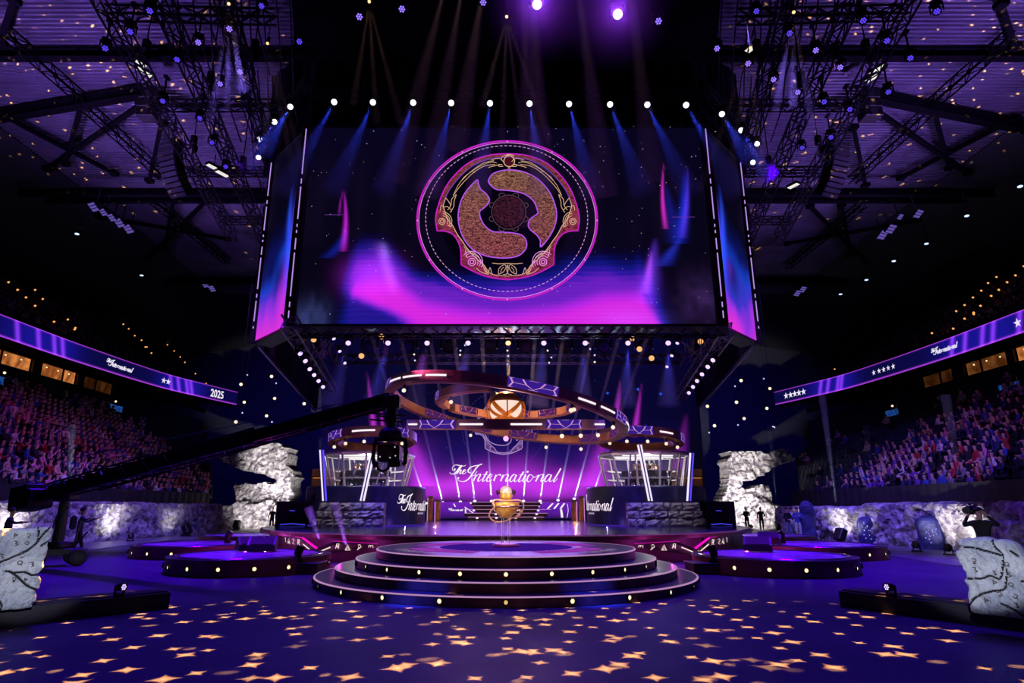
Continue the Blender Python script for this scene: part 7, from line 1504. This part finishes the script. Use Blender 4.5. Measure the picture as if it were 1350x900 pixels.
# ------------------------------------------------------------------ star gobo projectors
def gobo(loc, target, power, ang, scale, kind, size, mask, seed, col=(1.0, .60, .20), dens=1.0):
    """a projector lamp: its glass slide lets through scattered four-pointed stars or discs"""
    o = spot(loc, target, (1, 1, 1), power, ang, .25, .012, 'gobo_projector'); l = o.data; l.use_nodes = True; nt = l.node_tree; N, K = nt.nodes, nt.links
    em = [n for n in N if n.type == 'EMISSION'][0]
    def math_(op, a, b=None, clamp=False):
        n = N.new('ShaderNodeMath'); n.operation = op; n.use_clamp = clamp
        for i, v in enumerate((a, b)):
            if v is None: continue
            if isinstance(v, (int, float)): n.inputs[i].default_value = v
            else: K.new(v, n.inputs[i])
        return n.outputs[0]
    tc = N.new('ShaderNodeTexCoord'); sp = N.new('ShaderNodeSeparateXYZ'); K.new(tc.outputs['Normal'], sp.inputs[0])
    x = math_('DIVIDE', sp.outputs[0], sp.outputs[2]); y = math_('DIVIDE', sp.outputs[1], sp.outputs[2])
    cb = N.new('ShaderNodeCombineXYZ'); K.new(math_('MULTIPLY_ADD', x, scale), cb.inputs[0]); K.new(math_('MULTIPLY_ADD', y, scale), cb.inputs[1])
    for n in [q for q in N if q.type == 'MATH' and q.operation == 'MULTIPLY_ADD']: n.inputs[2].default_value = seed
    vo = N.new('ShaderNodeTexVoronoi'); vo.voronoi_dimensions = '2D'; vo.feature = 'F1'; vo.inputs['Scale'].default_value = 1; vo.inputs['Randomness'].default_value = 1; K.new(cb.outputs[0], vo.inputs['Vector'])
    sb = N.new('ShaderNodeVectorMath'); sb.operation = 'SUBTRACT'; K.new(cb.outputs[0], sb.inputs[0]); K.new(vo.outputs['Position'], sb.inputs[1]); s2 = N.new('ShaderNodeSeparateXYZ'); K.new(sb.outputs[0], s2.inputs[0])
    cs = N.new('ShaderNodeSeparateColor'); K.new(vo.outputs['Color'], cs.inputs[0])
    an = math_('MULTIPLY', cs.outputs[0], 1.1); ca, sa = math_('COSINE', an), math_('SINE', an)
    u = math_('ADD', math_('MULTIPLY', s2.outputs[0], ca), math_('MULTIPLY', s2.outputs[1], sa)); v = math_('SUBTRACT', math_('MULTIPLY', s2.outputs[1], ca), math_('MULTIPLY', s2.outputs[0], sa))
    if kind == 'star': u, v = math_('ABSOLUTE', u), math_('ABSOLUTE', v); e = .62; d = math_('POWER', math_('ADD', math_('POWER', u, e), math_('POWER', v, e)), 1 / e)
    else: d = math_('SQRT', math_('ADD', math_('MULTIPLY', u, u), math_('MULTIPLY', math_('MULTIPLY', v, v), 2.0)))
    sz = math_('MULTIPLY', math_('ADD', math_('MULTIPLY', cs.outputs[1], .6), .7), size)
    f = math_('DIVIDE', math_('SUBTRACT', sz, d), math_('MULTIPLY', sz, .85 if kind == 'star' else .9), True); f = math_('MULTIPLY', f, math_('LESS_THAN', cs.outputs[2], dens))
    if mask:  # the slide is blank outside this window
        for c, lo, hi in ((x, mask[0], mask[1]), (y, mask[2], mask[3])):
            f = math_('MULTIPLY', f, math_('GREATER_THAN', c, lo)); f = math_('MULTIPLY', f, math_('LESS_THAN', c, hi))
    rp_ = N.new('ShaderNodeValToRGB'); K.new(f, rp_.inputs[0]); r_ = rp_.color_ramp; r_.elements[0].color = (0, 0, 0, 1); r_.elements[1].color = (1, .60, .15, 1); e1 = r_.elements.new(.35); e1.color = (col[0] * .7, col[1] * .45, col[2] * .2, 1)
    K.new(rp_.outputs[0], em.inputs['Color']); em.inputs['Strength'].default_value = 1.0
    return o
for px_ in (-4.5, 4.5):
    gobo((px_, 14.5, 17.5), (px_ * .72, 7.2, 0), 220000, 38, 31, 'star', .30, None, 3.3 + px_, dens=.66)
    gobo((px_ * 1.2, 15.5, 17.5), (px_ * .70, 7.2, 0), 80000, 37, 26, 'disc', .16, None, 7.7 + px_, dens=.3)
for sx in (-1, 1): gobo((sx * 24, 20, 13.5), (sx * 22, 27, 24.4), 160000, 84, 22, 'disc', .15, None, 2.2 * sx, (1.0, .75, .5), .35)
# ------------------------------------------------------------------ haze where the beams cross it
def haze_mat(name, dens, col=(1, 1, 1), g=.3, fall=None):
    m = bpy.data.materials.new(name); m.use_nodes = True; nt = m.node_tree; nt.nodes.remove(nt.nodes['Principled BSDF']); v = nt.nodes.new('ShaderNodeVolumeScatter'); v.inputs['Color'].default_value = (*col, 1); v.inputs['Density'].default_value = dens; v.inputs['Anisotropy'].default_value = g
    if fall:  # thins out towards its edge
        tc = nt.nodes.new('ShaderNodeTexCoord'); ln = nt.nodes.new('ShaderNodeVectorMath'); ln.operation = 'LENGTH'; nt.links.new(tc.outputs['Object'], ln.inputs[0]); mr = nt.nodes.new('ShaderNodeMapRange'); mr.inputs[1].default_value = 0; mr.inputs[2].default_value = fall; mr.inputs[3].default_value = 1; mr.inputs[4].default_value = 0; nt.links.new(ln.outputs['Value'], mr.inputs[0])
        pw_ = nt.nodes.new('ShaderNodeMath'); pw_.operation = 'POWER'; pw_.inputs[1].default_value = 2.5; nt.links.new(mr.outputs[0], pw_.inputs[0]); ml = nt.nodes.new('ShaderNodeMath'); ml.operation = 'MULTIPLY'; ml.inputs[1].default_value = dens; nt.links.new(pw_.outputs[0], ml.inputs[0]); nt.links.new(ml.outputs[0], v.inputs['Density'])
    nt.links.new(v.outputs[0], nt.nodes['Material Output'].inputs['Volume']); return m
FAM = {'blue': (.16, (.03, .06, 1.0), 700), 'blue2': (.12, (.03, .06, 1.0), 900), 'blue3': (.14, (.05, .06, 1.0), 600), 'fan': (.5, (.50, .72, 1.0), 20000)}
LAB = {'blue': 'soft blue haze lit under the white lamps above the screen', 'blue2': 'soft blue haze lit under the white lamps of the screen wings', 'blue3': 'soft blue haze lit under the lavender lamps below the screen', 'fan': 'thin shafts of haze lit by the beam lamps before the LED wall', 'up': 'pale shafts of haze rising from the rock barriers', 'gold': 'faint golden rays in the haze high under the roof', 'stage': 'violet shafts of haze rising from the stage foot'}
for px0, py0, px1, py1, yy in [(1272, 668, 1246, 520, 27.5), (1103, 668, 1083, 515, 34), (1024, 668, 1014, 560, 50), (969, 690, 968, 612, 50), (366, 690, 367, 618, 50), (90, 655, 96, 560, 30), (1150, 655, 1142, 560, 40)]: a, b = atY(px0, py0, yy), atY(px1, py1, yy); BEAMS.append((a, b, .06, .22, 'up'))
for px0, py0, px1, py1, yy in [(459, 728, 441, 662, 20.3), (424, 720, 406, 668, 21)]: BEAMS.append((atY(px0, py0, yy), atY(px1, py1, yy), .05, .16, 'stage'))
FAM['up'] = (.35, (.6, .75, 1.0), 1500); FAM['stage'] = (.5, (.3, .12, 1.0), 900)
rg = random.Random(2)
for px0, py0, pts_ in [(302, 7, (285, 300, 312)), (668, 24, (650, 664, 680, 700)), (487, 4, (475, 492, 510)), (1046, 18, (1030, 1046, 1060)), (353, 59, (352, 372, 384)), (989, 66, (952, 975, 996))]:
    for q in pts_: a = atY(px0, py0, 17.5); b = atY(q + (q - px0) * .8, py0 + rg.uniform(110, 190), 18.5); BEAMS.append((a, b, .03, .16, 'gold'))
for q0, q1, ln in ((612, 560, 260), (640, 600, 200), (690, 700, 300), (700, 716, 240), (590, 520, 240), (760, 800, 260), (830, 860, 240)): a = atY(q0, -30, 17); b = atY(q1, ln, 20.5); BEAMS.append((a, b, .1, .5, 'gold'))
FAM['gold'] = (.12, (1.0, .55, .30), 260)
for px, py in ((708, 5), (814, 15)):
    p = atY(px, py, 16.6); point(p + (Vector((0, 0, HC)) - p).normalized() * .42, (.30, .04, 1.0), 200, .06); o = MB().sphere((0, 0, 0), 2.2, 20, 14).build('haze', bpy.data.materials.get('haze_glow') or haze_mat('haze_glow', .16, g=0., fall=2.2), loc=p); tag(o, 'violet haze glowing round the ' + ('first' if px < 750 else 'second') + ' bright lamp of the near high truss', 'haze', kind='stuff')  # haze ball and point lamp added to stand in for the lamp's bloom
for fam in FAM:
    dens, col, pw = FAM[fam]; mb = MB()
    for a, b, r0, r1, f in BEAMS:
        if f != fam: continue
        d = (b - a).normalized(); L = (b - a).length; mb.cyl(a + d * .25, b, r0, r1, 14)
        half = math.degrees(math.atan((r1 - r0) / L)) ; back = r0 / max(1e-4, (r1 - r0) / L)
        s_ = spot(a + d * (.34 if f in ('blue', 'blue2', 'blue3') else .05), b, col, pw * (1 if L < 12 else 2.2), max(2 * math.degrees(math.atan2(r1 * 1.05, L)), 2.0), .6, .03, 'beam_source'); s_.data.use_custom_distance = False
    if mb.v: o = mb.build('haze', haze_mat('haze_' + fam, dens)); tag(o, LAB[fam], 'haze', kind='stuff')
# ------------------------------------------------------------------ world and camera
w = bpy.data.worlds.new('hall_dark'); bpy.context.scene.world = w; w.use_nodes = True; bg = w.node_tree.nodes['Background']; bg.inputs[0].default_value = (.10, .06, .5, 1); bg.inputs[1].default_value = .004
cd = bpy.data.cameras.new('camera'); co = bpy.data.objects.new('camera', cd); C.objects.link(co); cd.sensor_width = 36; cd.lens = FPX / 1350 * 36; cd.shift_x = (675 - CX) / 1350; cd.clip_end = 300; co.location = (0, 0, HC); co.rotation_euler = (PI / 2 + TH, 0, 0)
sc = bpy.context.scene; sc.camera = co
sc.view_settings.view_transform = 'Standard'; sc.view_settings.look = 'None'; sc.view_settings.exposure = 0; sc.view_settings.gamma = 1; sc.view_settings.use_curve_mapping = False
sc.cycles.max_bounces = 4; sc.cycles.diffuse_bounces = 2; sc.cycles.glossy_bounces = 2; sc.cycles.transmission_bounces = 2; sc.cycles.volume_bounces = 0; sc.cycles.transparent_max_bounces = 24; sc.cycles.sample_clamp_indirect = 3; sc.cycles.use_denoising = True
try: sc.cycles.use_light_tree = True
except Exception: pass
